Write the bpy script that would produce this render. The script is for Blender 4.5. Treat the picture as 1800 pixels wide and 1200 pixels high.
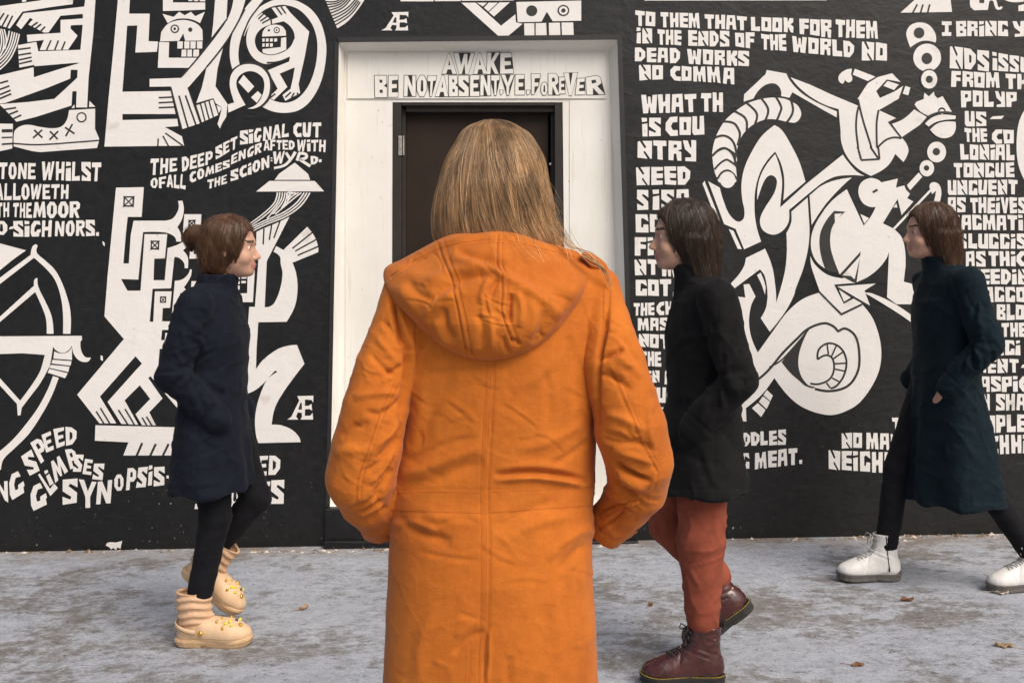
import bpy, bmesh, math, random
import numpy as np
from mathutils import Vector, Matrix
from mathutils.geometry import delaunay_2d_cdt
random.seed(7)
RNG = np.random.default_rng(7)
for o in list(bpy.data.objects):
    bpy.data.objects.remove(o)
SC = bpy.context.scene
COL = SC.collection

# ---------------------------------------------------------------- camera
F = 1750.0            # focal length in photo pixels (35 mm lens, 1800 px wide picture)
CAM_H = 1.30
HORIZON = 500.0
cam_data = bpy.data.cameras.new('camera')
cam = bpy.data.objects.new('camera', cam_data)
COL.objects.link(cam)
cam_data.sensor_width = 36.0
cam_data.lens = 35.0
cam_data.shift_y = -100.0 / 1800.0
cam_data.clip_start = 0.05
cam_data.clip_end = 2000.0
cam.location = (0, 0, CAM_H)
cam.rotation_euler = (math.radians(90), 0, 0)
SC.camera = cam

# ---------------------------------------------------------------- sky and sun (bright overcast)
SUN_EL, SUN_AZ = math.radians(47), math.radians(142)     # azimuth clockwise from +Y: behind the camera, to the right
world = bpy.data.worlds.new('World')
SC.world = world
world.use_nodes = True
wn = world.node_tree
wn.nodes.clear()
sky = wn.nodes.new('ShaderNodeTexSky')
sky.sky_type = 'NISHITA'
sky.sun_disc = False
sky.sun_elevation = SUN_EL
sky.sun_rotation = SUN_AZ
sky.air_density = 1.0
sky.dust_density = 6.0
sky.ozone_density = 0.6
bg = wn.nodes.new('ShaderNodeBackground')
bg.inputs['Strength'].default_value = 0.085
wo = wn.nodes.new('ShaderNodeOutputWorld')
wn.links.new(sky.outputs[0], bg.inputs[0])
wn.links.new(bg.outputs[0], wo.inputs[0])
sun_data = bpy.data.lights.new('sun', 'SUN')
sun_data.energy = 1.5
sun_data.angle = math.radians(38)
sun_data.color = (1.0, 0.96, 0.91)
sun = bpy.data.objects.new('sun', sun_data)
COL.objects.link(sun)
sdir = Vector((math.sin(SUN_AZ) * math.cos(SUN_EL), math.cos(SUN_AZ) * math.cos(SUN_EL), math.sin(SUN_EL)))
sun.rotation_euler = (-sdir).to_track_quat('-Z', 'Y').to_euler()
sun.location = (2, -6, 8)
SC.view_settings.view_transform = 'Standard'
SC.view_settings.look = 'None'
SC.view_settings.exposure = 0.56
SC.view_settings.gamma = 1.0
SC.view_settings.use_curve_mapping = False

# ---------------------------------------------------------------- helpers
def PX(px, py, d):
    """world point at depth d that the camera sees at photo pixel (px, py)"""
    return ((px - 900.0) * d / F, d, CAM_H - (py - HORIZON) * d / F)

def link(name, me, mat=None, parent=None, smooth=False):
    o = bpy.data.objects.new(name, me)
    COL.objects.link(o)
    if mat is not None:
        for m in (mat if isinstance(mat, (list, tuple)) else [mat]):
            me.materials.append(m)
    if parent is not None:
        o.parent = parent
    if smooth:
        me.polygons.foreach_set('use_smooth', [True] * len(me.polygons))
    return o

def mesh_of(name, verts, faces, mat=None, parent=None, smooth=False):
    me = bpy.data.meshes.new(name)
    me.from_pydata([tuple(v) for v in verts], [], [tuple(int(i) for i in f) for f in faces])
    me.update()
    return link(name, me, mat, parent, smooth)

def empty(name, loc=(0, 0, 0)):
    o = bpy.data.objects.new(name, None)
    o.empty_display_size = 0.2
    COL.objects.link(o)
    o.location = loc
    return o

def adopt(child, parent):
    """parent keeping the child's world position (parents here are only translated)"""
    child.parent = parent
    child.matrix_parent_inverse = Matrix.Translation(parent.location).inverted()

def tag(o, label=None, cat=None, group=None, kind=None):
    if label: o['label'] = label
    if cat: o['category'] = cat
    if group: o['group'] = group
    if kind: o['kind'] = kind
    return o

class MB:
    def __init__(self):
        self.v, self.f, self.m = [], [], []
    def add(self, verts, faces, mi=0):
        b = len(self.v)
        self.v += [tuple(v) for v in verts]
        for f in faces:
            self.f.append(tuple(i + b for i in f)); self.m.append(mi)
    def box(self, x0, x1, y0, y1, z0, z1, mi=0):
        vs = [(x, y, z) for x in (x0, x1) for y in (y0, y1) for z in (z0, z1)]
        self.add(vs, [(0, 1, 3, 2), (4, 6, 7, 5), (0, 4, 5, 1), (2, 3, 7, 6), (0, 2, 6, 4), (1, 5, 7, 3)], mi)
    def tube(self, pts, r, n=8, mi=0, caps=True):
        pts = [Vector(p) for p in pts]
        rs = r if isinstance(r, (list, tuple)) else [r] * len(pts)
        ring = []
        up = None
        vs = []
        for i, p in enumerate(pts):
            t = (pts[min(i + 1, len(pts) - 1)] - pts[max(i - 1, 0)]).normalized()
            if up is None:
                up = Vector((0, 0, 1)) if abs(t.z) < 0.9 else Vector((1, 0, 0))
            side = t.cross(up).normalized()
            up = side.cross(t).normalized()
            for k in range(n):
                a = 2 * math.pi * k / n
                vs.append(p + (side * math.cos(a) + up * math.sin(a)) * rs[i])
        fs = []
        for i in range(len(pts) - 1):
            for k in range(n):
                fs.append((i * n + k, i * n + (k + 1) % n, (i + 1) * n + (k + 1) % n, (i + 1) * n + k))
        if caps:
            fs.append(tuple(range(n - 1, -1, -1)))
            fs.append(tuple((len(pts) - 1) * n + k for k in range(n)))
        self.add(vs, fs, mi)
    def build(self, name, mat, parent=None, smooth=False):
        me = bpy.data.meshes.new(name)
        me.from_pydata(self.v, [], self.f)
        me.update()
        o = link(name, me, mat, parent, smooth)
        me.polygons.foreach_set('material_index', self.m)
        return o

# ---------------------------------------------------------------- materials
def nodemat(name):
    m = bpy.data.materials.new(name)
    m.use_nodes = True
    nt = m.node_tree
    nt.nodes.clear()
    out = nt.nodes.new('ShaderNodeOutputMaterial')
    b = nt.nodes.new('ShaderNodeBsdfPrincipled')
    nt.links.new(b.outputs[0], out.inputs[0])
    return m, nt, b

def N(nt, typ, **kw):
    n = nt.nodes.new(typ)
    for k, v in kw.items():
        if k in n.inputs.keys():
            n.inputs[k].default_value = v
        else:
            setattr(n, k, v)
    return n

def ramp(nt, src, stops, interp='LINEAR'):
    r = nt.nodes.new('ShaderNodeValToRGB')
    r.color_ramp.interpolation = interp
    e = r.color_ramp.elements
    while len(e) < len(stops):
        e.new(0.5)
    for i, (p, c) in enumerate(stops):
        e[i].position = p
        e[i].color = (c, c, c, 1) if isinstance(c, (int, float)) else (*c, 1)
    nt.links.new(src, r.inputs[0])
    return r

def mixc(nt, fac, a, b, blend='MIX'):
    m = nt.nodes.new('ShaderNodeMix')
    m.data_type = 'RGBA'
    m.blend_type = blend
    for inp, v in ((m.inputs[0], fac), (m.inputs[6], a), (m.inputs[7], b)):
        if hasattr(v, 'is_linked') or hasattr(v, 'links'):
            nt.links.new(v, inp)
        elif isinstance(v, (int, float)):
            inp.default_value = v
        else:
            inp.default_value = (*v, 1)
    return m.outputs[2]

def geo_pos(nt, scale=(1, 1, 1)):
    g = nt.nodes.new('ShaderNodeNewGeometry')
    mp = nt.nodes.new('ShaderNodeMapping')
    mp.inputs['Scale'].default_value = scale
    nt.links.new(g.outputs['Position'], mp.inputs[0])
    return mp.outputs[0]

def noise(nt, vec, scale, detail=4, rough=0.55, dist=0.0):
    n = nt.nodes.new('ShaderNodeTexNoise')
    n.inputs['Scale'].default_value = scale
    n.inputs['Detail'].default_value = detail
    n.inputs['Roughness'].default_value = rough
    n.inputs['Distortion'].default_value = dist
    nt.links.new(vec, n.inputs['Vector'])
    return n.outputs[0]

def bump(nt, b, h, strength, dist, prev=None):
    bp = nt.nodes.new('ShaderNodeBump')
    bp.inputs['Strength'].default_value = strength
    bp.inputs['Distance'].default_value = dist
    nt.links.new(h, bp.inputs['Height'])
    if prev is not None:
        nt.links.new(prev, bp.inputs['Normal'])
    nt.links.new(bp.outputs[0], b.inputs['Normal'])
    return bp.outputs[0]

def mat_simple(name, col, rough=0.6, var=0.25, scale=30, bstr=0.15, bdist=0.002, metallic=0.0, spec=0.5, sheen=0.0, bscale=None, coat=0.0):
    m, nt, b = nodemat(name)
    v = geo_pos(nt)
    n1 = noise(nt, v, scale, 5)
    r = ramp(nt, n1, [(0.3, tuple(c * (1 - var) for c in col)), (0.7, tuple(min(1, c * (1 + var)) for c in col))])
    nt.links.new(r.outputs[0], b.inputs['Base Color'])
    b.inputs['Roughness'].default_value = rough
    b.inputs['Metallic'].default_value = metallic
    b.inputs['Specular IOR Level'].default_value = spec
    b.inputs['Sheen Weight'].default_value = sheen
    b.inputs['Coat Weight'].default_value = coat
    n2 = noise(nt, v, bscale or scale * 4, 3)
    bump(nt, b, n2, bstr, bdist)
    return m

def wall_bump(nt, b, k=1.0):
    v = geo_pos(nt)
    n1 = noise(nt, geo_pos(nt, (1, 1, 1.6)), 7, 6, 0.6, 0.4)
    n2 = noise(nt, v, 55, 4, 0.6)
    p = bump(nt, b, n1, 0.22 * k, 0.02)
    bump(nt, b, n2, 0.22 * k, 0.004, p)

def mat_black_wall():
    m, nt, b = nodemat('black_wall_paint')
    v = geo_pos(nt)
    n = noise(nt, geo_pos(nt, (1, 1, 0.55)), 2.2, 6, 0.6, 0.5)
    base = ramp(nt, n, [(0.3, (0.0045, 0.0045, 0.005)), (0.55, (0.007, 0.007, 0.0072)), (0.8, (0.011, 0.0107, 0.010))])
    n2 = noise(nt, v, 26, 5)
    r2 = ramp(nt, n2, [(0.35, 0.78), (0.7, 1.2)])
    c = mixc(nt, 1.0, base.outputs[0], r2.outputs[0], 'MULTIPLY')
    # chips and specks of bare pale render, thickest near the ground
    sep = nt.nodes.new('ShaderNodeSeparateXYZ')
    g = nt.nodes.new('ShaderNodeNewGeometry')
    nt.links.new(g.outputs['Position'], sep.inputs[0])
    hmask = ramp(nt, sep.outputs[2], [(0.0, 1.0), (0.22, 0.75), (0.45, 0.22), (1.0, 0.05)])
    sp = noise(nt, v, 58, 3, 0.5)
    spc = ramp(nt, sp, [(0.675, 0.0), (0.71, 1.0)])
    pt = noise(nt, v, 2.4, 2)
    ptc = ramp(nt, pt, [(0.44, 0.0), (0.60, 1.0)])
    f1 = mixc(nt, 1.0, spc.outputs[0], hmask.outputs[0], 'MULTIPLY')
    f2 = mixc(nt, 1.0, f1, ptc.outputs[0], 'MULTIPLY')
    c2 = mixc(nt, f2, c, (0.40, 0.36, 0.31))
    # faint dusty scuffs
    sc = noise(nt, geo_pos(nt, (1, 1, 7)), 5, 8, 0.7, 1.0)
    scr = ramp(nt, sc, [(0.60, 0.0), (0.78, 0.35)])
    c3 = mixc(nt, scr.outputs[0], c2, (0.075, 0.068, 0.062))
    nt.links.new(c3, b.inputs['Base Color'])
    rr = ramp(nt, n2, [(0.3, 0.36), (0.7, 0.52)])
    nt.links.new(rr.outputs[0], b.inputs['Roughness'])
    b.inputs['Specular IOR Level'].default_value = 0.42
    wall_bump(nt, b, 1.0)
    return m

def mat_mural(name, col, dirt):
    m, nt, b = nodemat(name)
    v = geo_pos(nt)
    n = noise(nt, geo_pos(nt, (1, 1, 0.6)), 3.0, 6, 0.65, 0.6)
    base = ramp(nt, n, [(0.28, tuple(c * 0.93 for c in col)), (0.7, col)])
    # brushed streaks
    st = noise(nt, geo_pos(nt, (9, 9, 1.2)), 11, 4, 0.6)
    r2 = ramp(nt, st, [(0.3, 0.965), (0.7, 1.0)])
    c = mixc(nt, 1.0, base.outputs[0], r2.outputs[0], 'MULTIPLY')
    sp = noise(nt, v, 34, 3, 0.5)
    spr = ramp(nt, sp, [(0.685, 0.0), (0.76, 0.55)])
    c2 = mixc(nt, spr.outputs[0], c, dirt)
    sp2 = noise(nt, v, 6.5, 2, 0.5)
    spr2 = ramp(nt, sp2, [(0.69, 0.0), (0.78, 0.35)])
    c3 = mixc(nt, spr2.outputs[0], c2, dirt)
    nt.links.new(c3, b.inputs['Base Color'])
    b.inputs['Roughness'].default_value = 0.55
    b.inputs['Specular IOR Level'].default_value = 0.4
    wall_bump(nt, b, 0.8)
    return m

def mat_surround():
    m, nt, b = nodemat('white_render')
    v = geo_pos(nt)
    n = noise(nt, v, 2.0, 6, 0.6, 0.4)
    base = ramp(nt, n, [(0.3, (0.70, 0.67, 0.60)), (0.65, (0.79, 0.77, 0.72))])
    sp = noise(nt, v, 40, 3, 0.5)
    spr = ramp(nt, sp, [(0.70, 0.0), (0.77, 0.8)])
    pt = noise(nt, v, 1.5, 2)
    ptr = ramp(nt, pt, [(0.45, 0.0), (0.6, 1.0)])
    f = mixc(nt, 1.0, spr.outputs[0], ptr.outputs[0], 'MULTIPLY')
    c = mixc(nt, f, base.outputs[0], (0.22, 0.15, 0.09))
    st = noise(nt, geo_pos(nt, (14, 14, 0.8)), 4, 5, 0.7)
    str_ = ramp(nt, st, [(0.56, 0.0), (0.80, 0.45)])
    c2 = mixc(nt, str_.outputs[0], c, (0.42, 0.36, 0.27))
    nt.links.new(c2, b.inputs['Base Color'])
    b.inputs['Roughness'].default_value = 0.6
    n1 = noise(nt, v, 9, 5)
    bump(nt, b, n1, 0.15, 0.012)
    return m

def mat_ground():
    m, nt, b = nodemat('worn_concrete')
    v = geo_pos(nt, (0.75, 1.0, 1.0))
    g = geo_pos(nt)
    broad = noise(nt, v, 1.25, 5, 0.62, 0.3)
    big = noise(nt, v, 2.6, 14, 0.74, 0.25)
    mid = noise(nt, v, 17.0, 12, 0.80, 0.1)
    fine = noise(nt, g, 130, 4, 0.65)
    # patches of pale bluish wash left over a brown-grey worn slab
    a1 = nt.nodes.new('ShaderNodeMath'); a1.operation = 'MULTIPLY_ADD'
    nt.links.new(mid, a1.inputs[0]); a1.inputs[1].default_value = 0.85; nt.links.new(big, a1.inputs[2])
    a2 = nt.nodes.new('ShaderNodeMath'); a2.operation = 'MULTIPLY_ADD'
    nt.links.new(broad, a2.inputs[0]); a2.inputs[1].default_value = 1.1; nt.links.new(a1.outputs[0], a2.inputs[2])
    a3 = nt.nodes.new('ShaderNodeMath'); a3.operation = 'MULTIPLY'; nt.links.new(a2.outputs[0], a3.inputs[0]); a3.inputs[1].default_value = 0.5
    msk = ramp(nt, a3.outputs[0], [(0.655, 0.0), (0.695, 0.32), (0.728, 0.85), (0.775, 1.0)])
    brown = ramp(nt, mid, [(0.32, (0.130, 0.120, 0.110)), (0.50, (0.205, 0.193, 0.181)), (0.68, (0.27, 0.258, 0.246))])
    pale = ramp(nt, mid, [(0.35, (0.29, 0.31, 0.345)), (0.65, (0.45, 0.475, 0.525))])
    c = mixc(nt, msk.outputs[0], brown.outputs[0], pale.outputs[0])
    fr = ramp(nt, fine, [(0.3, 0.76), (0.7, 1.15)])
    c = mixc(nt, 1.0, c, fr.outputs[0], 'MULTIPLY')
    pit = noise(nt, geo_pos(nt, (0.7, 1.1, 1)), 40, 8, 0.78, 0.2)
    pr = ramp(nt, pit, [(0.575, 0.0), (0.63, 0.75)])
    c = mixc(nt, pr.outputs[0], c, (0.070, 0.061, 0.053))
    wh = noise(nt, v, 33, 8, 0.78, 0.2)
    wr_ = ramp(nt, wh, [(0.56, 0.0), (0.64, 0.5)])
    c = mixc(nt, wr_.outputs[0], c, (0.50, 0.52, 0.55))
    # sandy dirt collected against the wall
    sep = nt.nodes.new('ShaderNodeSeparateXYZ')
    gg = nt.nodes.new('ShaderNodeNewGeometry')
    nt.links.new(gg.outputs['Position'], sep.inputs[0])
    mr = nt.nodes.new('ShaderNodeMapRange')
    mr.inputs[1].default_value = 4.72; mr.inputs[2].default_value = 4.99
    nt.links.new(sep.outputs[1], mr.inputs[0])
    dn = noise(nt, g, 14, 6, 0.75)
    dm = mixc(nt, 1.0, mr.outputs[0], ramp(nt, dn, [(0.38, 0.0), (0.58, 0.9)]).outputs[0], 'MULTIPLY')
    c = mixc(nt, dm, c, (0.25, 0.20, 0.155))
    nt.links.new(c, b.inputs['Base Color'])
    rr = ramp(nt, mid, [(0.3, 0.55), (0.7, 0.85)])
    nt.links.new(rr.outputs[0], b.inputs['Roughness'])
    p = bump(nt, b, a2.outputs[0], 0.4, 0.012)
    p = bump(nt, b, pit, 0.5, 0.006, p)
    bump(nt, b, fine, 0.4, 0.003, p)
    return m

M = {}
M['black'] = mat_black_wall()
M['white'] = mat_mural('white_mural_paint', (0.78, 0.75, 0.715), (0.33, 0.27, 0.21))
M['ink'] = mat_mural('black_mural_paint', (0.026, 0.025, 0.024), (0.06, 0.055, 0.05))
M['surround'] = mat_surround()
M['ground'] = mat_ground()
M['trim'] = mat_simple('black_edge_paint', (0.016, 0.015, 0.015), 0.5, 0.2, 20)
M['steel'] = mat_simple('brown_steel_frame', (0.028, 0.023, 0.020), 0.5, 0.2, 14, 0.08, 0.002, 0, 0.3)
M['door'] = mat_simple('brown_door_paint', (0.026, 0.0160, 0.0110), 0.65, 0.25, 3.0, 0.10, 0.004, 0, 0.2)
M['hinge'] = mat_simple('worn_hinge_metal', (0.42, 0.39, 0.34), 0.4, 0.3, 60, 0.2, 0.001, 0.7)
M['gap'] = mat_simple('dark_gap', (0.008, 0.008, 0.008), 0.8, 0.1, 10)

# ---------------------------------------------------------------- setting: ground, wall, doorway
WD = 5.0                                     # distance of the wall
SLOPE = (970 - 937) / 350.0 / (1800 / 350.0)  # the pavement climbs gently to the right
def gz(x):
    """height of the ground at x"""
    return CAM_H - (953.5 - HORIZON) / 350.0 + SLOPE * x

gx0, gx1, gy0, gy1 = -60.0, 60.0, -60.0, WD + 0.6
nx, ny = 60, 40
def gsheet():
    xs = np.concatenate([np.linspace(gx0, -5, 12), np.linspace(-4.6, 4.6, 47), np.linspace(5, gx1, 12)])
    ys = np.concatenate([np.linspace(gy0, 0, 10), np.linspace(0.4, gy1, 26)])
    vs, fs = [], []
    for y in ys:
        for x in xs:
            xc = max(-6, min(6, x))
            vs.append((x, y, gz(xc)))
    w = len(xs)
    for j in range(len(ys) - 1):
        for i in range(w - 1):
            fs.append((j * w + i, j * w + i + 1, (j + 1) * w + i + 1, (j + 1) * w + i))
    return vs, fs
v, f = gsheet()
ground = mesh_of('ground', v, f, M['ground'], None, True)
tag(ground, kind='structure', label='worn grey concrete pavement with pale bluish patches')

wall_root = empty('painted_wall', (0, WD, gz(0)))
tag(wall_root, kind='thing', label='black painted wall covered in white mural figures and lettering around a doorway', cat='wall')

# opening in the black wall (photo pixels at the wall plane): a slightly tapering doorway
OL0, OR0, OT0, OT1, OB = 596.0, 1085.0, 75.0, 70.0, 890.0
OLb, ORb = 580.0, 1110.0
def W2(px, py, d=WD, off=0.0):
    x, y, z = PX(px, py, WD)
    return (x, d - off, z)
TOPZ, BOTZ = 3.4, -0.35
WX = 9.0
def wallface():
    a = W2(OL0, OT0); b = W2(OR0, OT1); c = W2(ORb, OB); d = W2(OLb, OB)
    vs = [(-WX, WD, TOPZ), (a[0], WD, TOPZ), (b[0], WD, TOPZ), (WX, WD, TOPZ),
          (-WX, WD, a[2]), a, b, (WX, WD, b[2]),
          (-WX, WD, d[2]), d, c, (WX, WD, c[2]),
          (-WX, WD, BOTZ), (d[0], WD, BOTZ), (c[0], WD, BOTZ), (WX, WD, BOTZ)]
    fs = [(0, 1, 5, 4), (1, 2, 6, 5), (2, 3, 7, 6), (4, 5, 9, 8), (6, 7, 11, 10), (8, 9, 13, 12), (9, 10, 14, 13), (10, 11, 15, 14)]
    n = len(vs)                                    # top and back, so that the wall is a solid body
    vs += [(-WX, WD + 0.7, TOPZ), (WX, WD + 0.7, TOPZ), (-WX, WD + 0.7, BOTZ), (WX, WD + 0.7, BOTZ)]
    fs += [(0, n, n + 1, 3), (n, n + 2, n + 3, n + 1), (0, 4, 8, 12, n + 2, n), (3, n + 1, n + 3, 15, 11, 7)]
    return vs, [tuple(reversed(q)) for q in fs]
v, f = wallface()
o = mesh_of('wall_face', v, f, M['black']); adopt(o, wall_root)

# painted black edge round the opening, standing a little proud
RD = 0.085                                        # depth of the recess
def frame_strip(pts, wd, y0, y1, mb):
    for (p, q) in zip(pts[:-1], pts[1:]):
        pass
mb = MB()
def quadprism(mb, a, b, c, d, y0, y1, mi=0):
    """a,b,c,d are photo pixels on the wall plane; extruded from y0 (near) to y1 (far)"""
    vs = []
    for y in (y0, y1):
        for p in (a, b, c, d):
            x, _, z = PX(p[0], p[1], WD)
            vs.append((x, y, z))
    mb.add(vs, [(0, 1, 2, 3), (7, 6, 5, 4), (0, 4, 5, 1), (1, 5, 6, 2), (2, 6, 7, 3), (3, 7, 4, 0)], mi)
e = 8
quadprism(mb, (OL0 - 3, OT0 - e), (OR0 + e, OT1 - e), (OR0, OT1), (OL0, OT0), WD - 0.012, WD + 0.03)
quadprism(mb, (OR0, OT1), (OR0 + e, OT1 - e), (ORb + e, OB), (ORb, OB), WD - 0.010, WD + 0.03)
quadprism(mb, (OL0 - 7, OT0 - 2), (OL0, OT0), (OLb, OB), (OLb - 7, OB), WD - 0.006, WD + 0.03)
o = mb.build('opening_edge', M['trim']); adopt(o, wall_root)

# white recess: soffit, two cheeks, sill and the rendered back with its raised lintel band
def R2(px, py, d):
    return PX(px, py, d)
BD = WD + RD
mb = MB()
def recess():
    fr = [W2(OL0, OT0), W2(OR0, OT1), W2(ORb, OB), W2(OLb, OB)]
    bk = [PX(607, 92, BD), PX(1070, 91, BD), PX(1093, OB, BD), PX(592, OB, BD)]
    bk[2] = (bk[2][0], BD, fr[2][2]); bk[3] = (bk[3][0], BD, fr[3][2])
    mb.add(fr + bk, [(0, 1, 5, 4), (1, 2, 6, 5), (3, 0, 4, 7), (2, 3, 7, 6)])
    # back panel with the door hole
    k = BD / WD
    def B(px, py): return PX(px, py, BD)
    dl, dr, dt = 690, 989, 180
    a, b, c, d = bk
    h0, h1 = B(dl, dt), B(dr, dt)
    e0, e1 = (B(688, 500)[0], BD, d[2]), (B(996, 500)[0], BD, c[2])
    vs = [a, b, c, d, h0, h1, e1, e0, (h0[0], BD, a[2]), (h1[0], BD, b[2])]
    mb.add(vs, [(0, 8, 4, 7, 3), (8, 9, 5, 4), (9, 1, 2, 6, 5)])
recess()
o = mb.build('doorway_surround', M['surround']); adopt(o, wall_root)
o['label'] = 'white rendered recess around the dark door'
mb = MB()
def bandbox(x0, x1, y0, y1, t, d=BD):
    a = PX(x0, y0, d); b = PX(x1, y1, d)
    mb.box(a[0], b[0], d - t, d - 0.0015, b[2], a[2])
bandbox(611, 1065, 96, 174, 0.008)
bandbox(607, 684, 178.5, 884, 0.0035)
bandbox(1001, 1074, 176.5, 884, 0.0035)
o = mb.build('lintel_panel', M['surround']); adopt(o, wall_root)
bv = o.modifiers.new('edge', 'BEVEL'); bv.width = 0.006; bv.segments = 3

# black threshold block under the recess and a low ledge along the foot of the wall
mb = MB()
a = PX(572, 889, WD); b = PX(1120, 889, WD)
mb.box(a[0], b[0], WD - 0.035, WD - 0.001, BOTZ, a[2] - 0.004)
a = PX(572, 945, WD); b = PX(1120, 945, WD)
mb.box(a[0], b[0], WD - 0.06, WD - 0.036, BOTZ, a[2])
o = mb.build('threshold', M['black']); adopt(o, wall_root)
bv = o.modifiers.new('edge', 'BEVEL'); bv.width = 0.008; bv.segments = 2

# steel frame, door leaf, hinge, gap
mb = MB()
FD = BD + 0.02
def dbox(mb, x0, x1, y0, y1, d0, d1, mi=0):
    a = PX(x0, y0, d0); b = PX(x1, y1, d0)
    mb.box(a[0], b[0], d0, d1, b[2], a[2], mi)
zb = 892
dbox(mb, 686, 705, 176, zb, BD + 0.004, BD + 0.2)       # left jamb
dbox(mb, 975, 1000, 176, zb, BD + 0.004, BD + 0.2)      # right jamb
dbox(mb, 705.2, 974.8, 176, 186, BD + 0.004, BD + 0.2)  # head
dbox(mb, 705.2, 713, 186.2, zb, BD + 0.05, BD + 0.2)    # stops
dbox(mb, 713.2, 974.8, 186.2, 197, BD + 0.03, BD + 0.2)
dbox(mb, 968, 974.8, 197.2, zb, BD + 0.07, BD + 0.2)
frame = mb.build('door_frame', M['steel']); adopt(frame, wall_root)
bv = frame.modifiers.new('edge', 'BEVEL'); bv.width = 0.003; bv.segments = 2
mb = MB()
dbox(mb, 713.5, 964, 199, zb, BD + 0.085, BD + 0.13)
door = mb.build('door', M['door']); adopt(door, wall_root)
bv = door.modifiers.new('edge', 'BEVEL'); bv.width = 0.004; bv.segments = 2
for py in (256, 560, 830):
    mb = MB()
    dbox(mb, 700.5, 706.5, py - 17, py + 17, BD - 0.004, BD + 0.0035)
    for k in range(-1, 2):
        dbox(mb, 702.5, 704.5, py + k * 11 - 1.2, py + k * 11 + 1.2, BD - 0.006, BD - 0.0042)
    p0 = PX(709, py - 17, BD + 0.045); p1 = PX(709, py + 17, BD + 0.045)
    mb.tube([p0, p1], 0.006, 10)
    h = mb.build('hinge', M['hinge'], None); adopt(h, wall_root); h.parent = door
    h.matrix_parent_inverse = door.matrix_parent_inverse.copy()
    h.matrix_parent_inverse = Matrix.Identity(4)
mb = MB()
p = PX(967, 289, BD + 0.06)
mb.tube([p, (p[0], p[1] - 0.02, p[2])], 0.006, 10)
o = mb.build('door_latch', M['hinge']); o.parent = door
# ================================================================ the mural: white and black paint laid on the wall
# Outlines are given as "x,y" lists in enlarged crops of the wall; Z(ox, oy, s) maps a crop to photo pixels.
# A point ending in 's' is a smooth one, the others are corners.
def Z(ox, oy, s):
    def conv(txt):
        out = []
        for t in txt.split():
            sm = t.endswith('s')
            if sm: t = t[:-1]
            x, y = t.split(',')
            out.append((ox + float(x) / s, oy + float(y) / s, sm))
        return out
    return conv
P_ = Z(0, 0, 1)

def smooth_path(pts, closed, step=2.0):
    n = len(pts)
    out = []
    rng = range(n if closed else n - 1)
    for i in rng:
        p0, p1 = pts[i], pts[(i + 1) % n]
        if not p0[2] and not p1[2]:
            out.append((p0[0], p0[1])); continue
        a = np.array(p0[:2]); b = np.array(p1[:2])
        L = np.linalg.norm(b - a)
        def tang(j):
            if not pts[j][2]: return None
            if not closed and (j == 0 or j == n - 1): return None
            q = np.array(pts[(j + 1) % n][:2]) - np.array(pts[(j - 1) % n][:2])
            return q / (np.linalg.norm(q) + 1e-9) * L
        ta = tang(i); tb = tang((i + 1) % n)
        if ta is None: ta = (b - a) * 1.5 - (tb if tb is not None else (b - a)) * 0.5
        if tb is None: tb = (b - a) * 1.5 - ta * 0.5
        k = max(3, int(L / step))
        for s in range(k):
            t = s / k
            h = (2 * t**3 - 3 * t**2 + 1) * a + (t**3 - 2 * t**2 + t) * ta + (-2 * t**3 + 3 * t**2) * b + (t**3 - t**2) * tb
            out.append((h[0], h[1]))
    if not closed:
        out.append(pts[-1][:2])
    return out

def inside_evenodd(pts, loops):
    x, y = pts[:, 0], pts[:, 1]
    c = np.zeros(len(pts), bool)
    for lp in loops:
        a = np.array(lp); b = np.roll(a, -1, 0)
        for (x0, y0), (x1, y1) in zip(a, b):
            if y0 == y1: continue
            m = ((y0 > y) != (y1 > y)) & (x < (x1 - x0) * (y - y0) / (y1 - y0) + x0)
            c ^= m
    return c

def fill(loops):
    vs, es = [], []
    for lp in loops:
        b = len(vs)
        vs += [Vector(p) for p in lp]
        es += [(b + i, b + (i + 1) % len(lp)) for i in range(len(lp))]
    r = delaunay_2d_cdt(vs, es, [], 0, 1e-4)
    V = np.array([tuple(p) for p in r[0]]); T = np.array([f for f in r[2] if len(f) == 3])
    if len(T) == 0: return V, []
    cen = V[T].mean(1)
    return V, T[inside_evenodd(cen, loops)]

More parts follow.
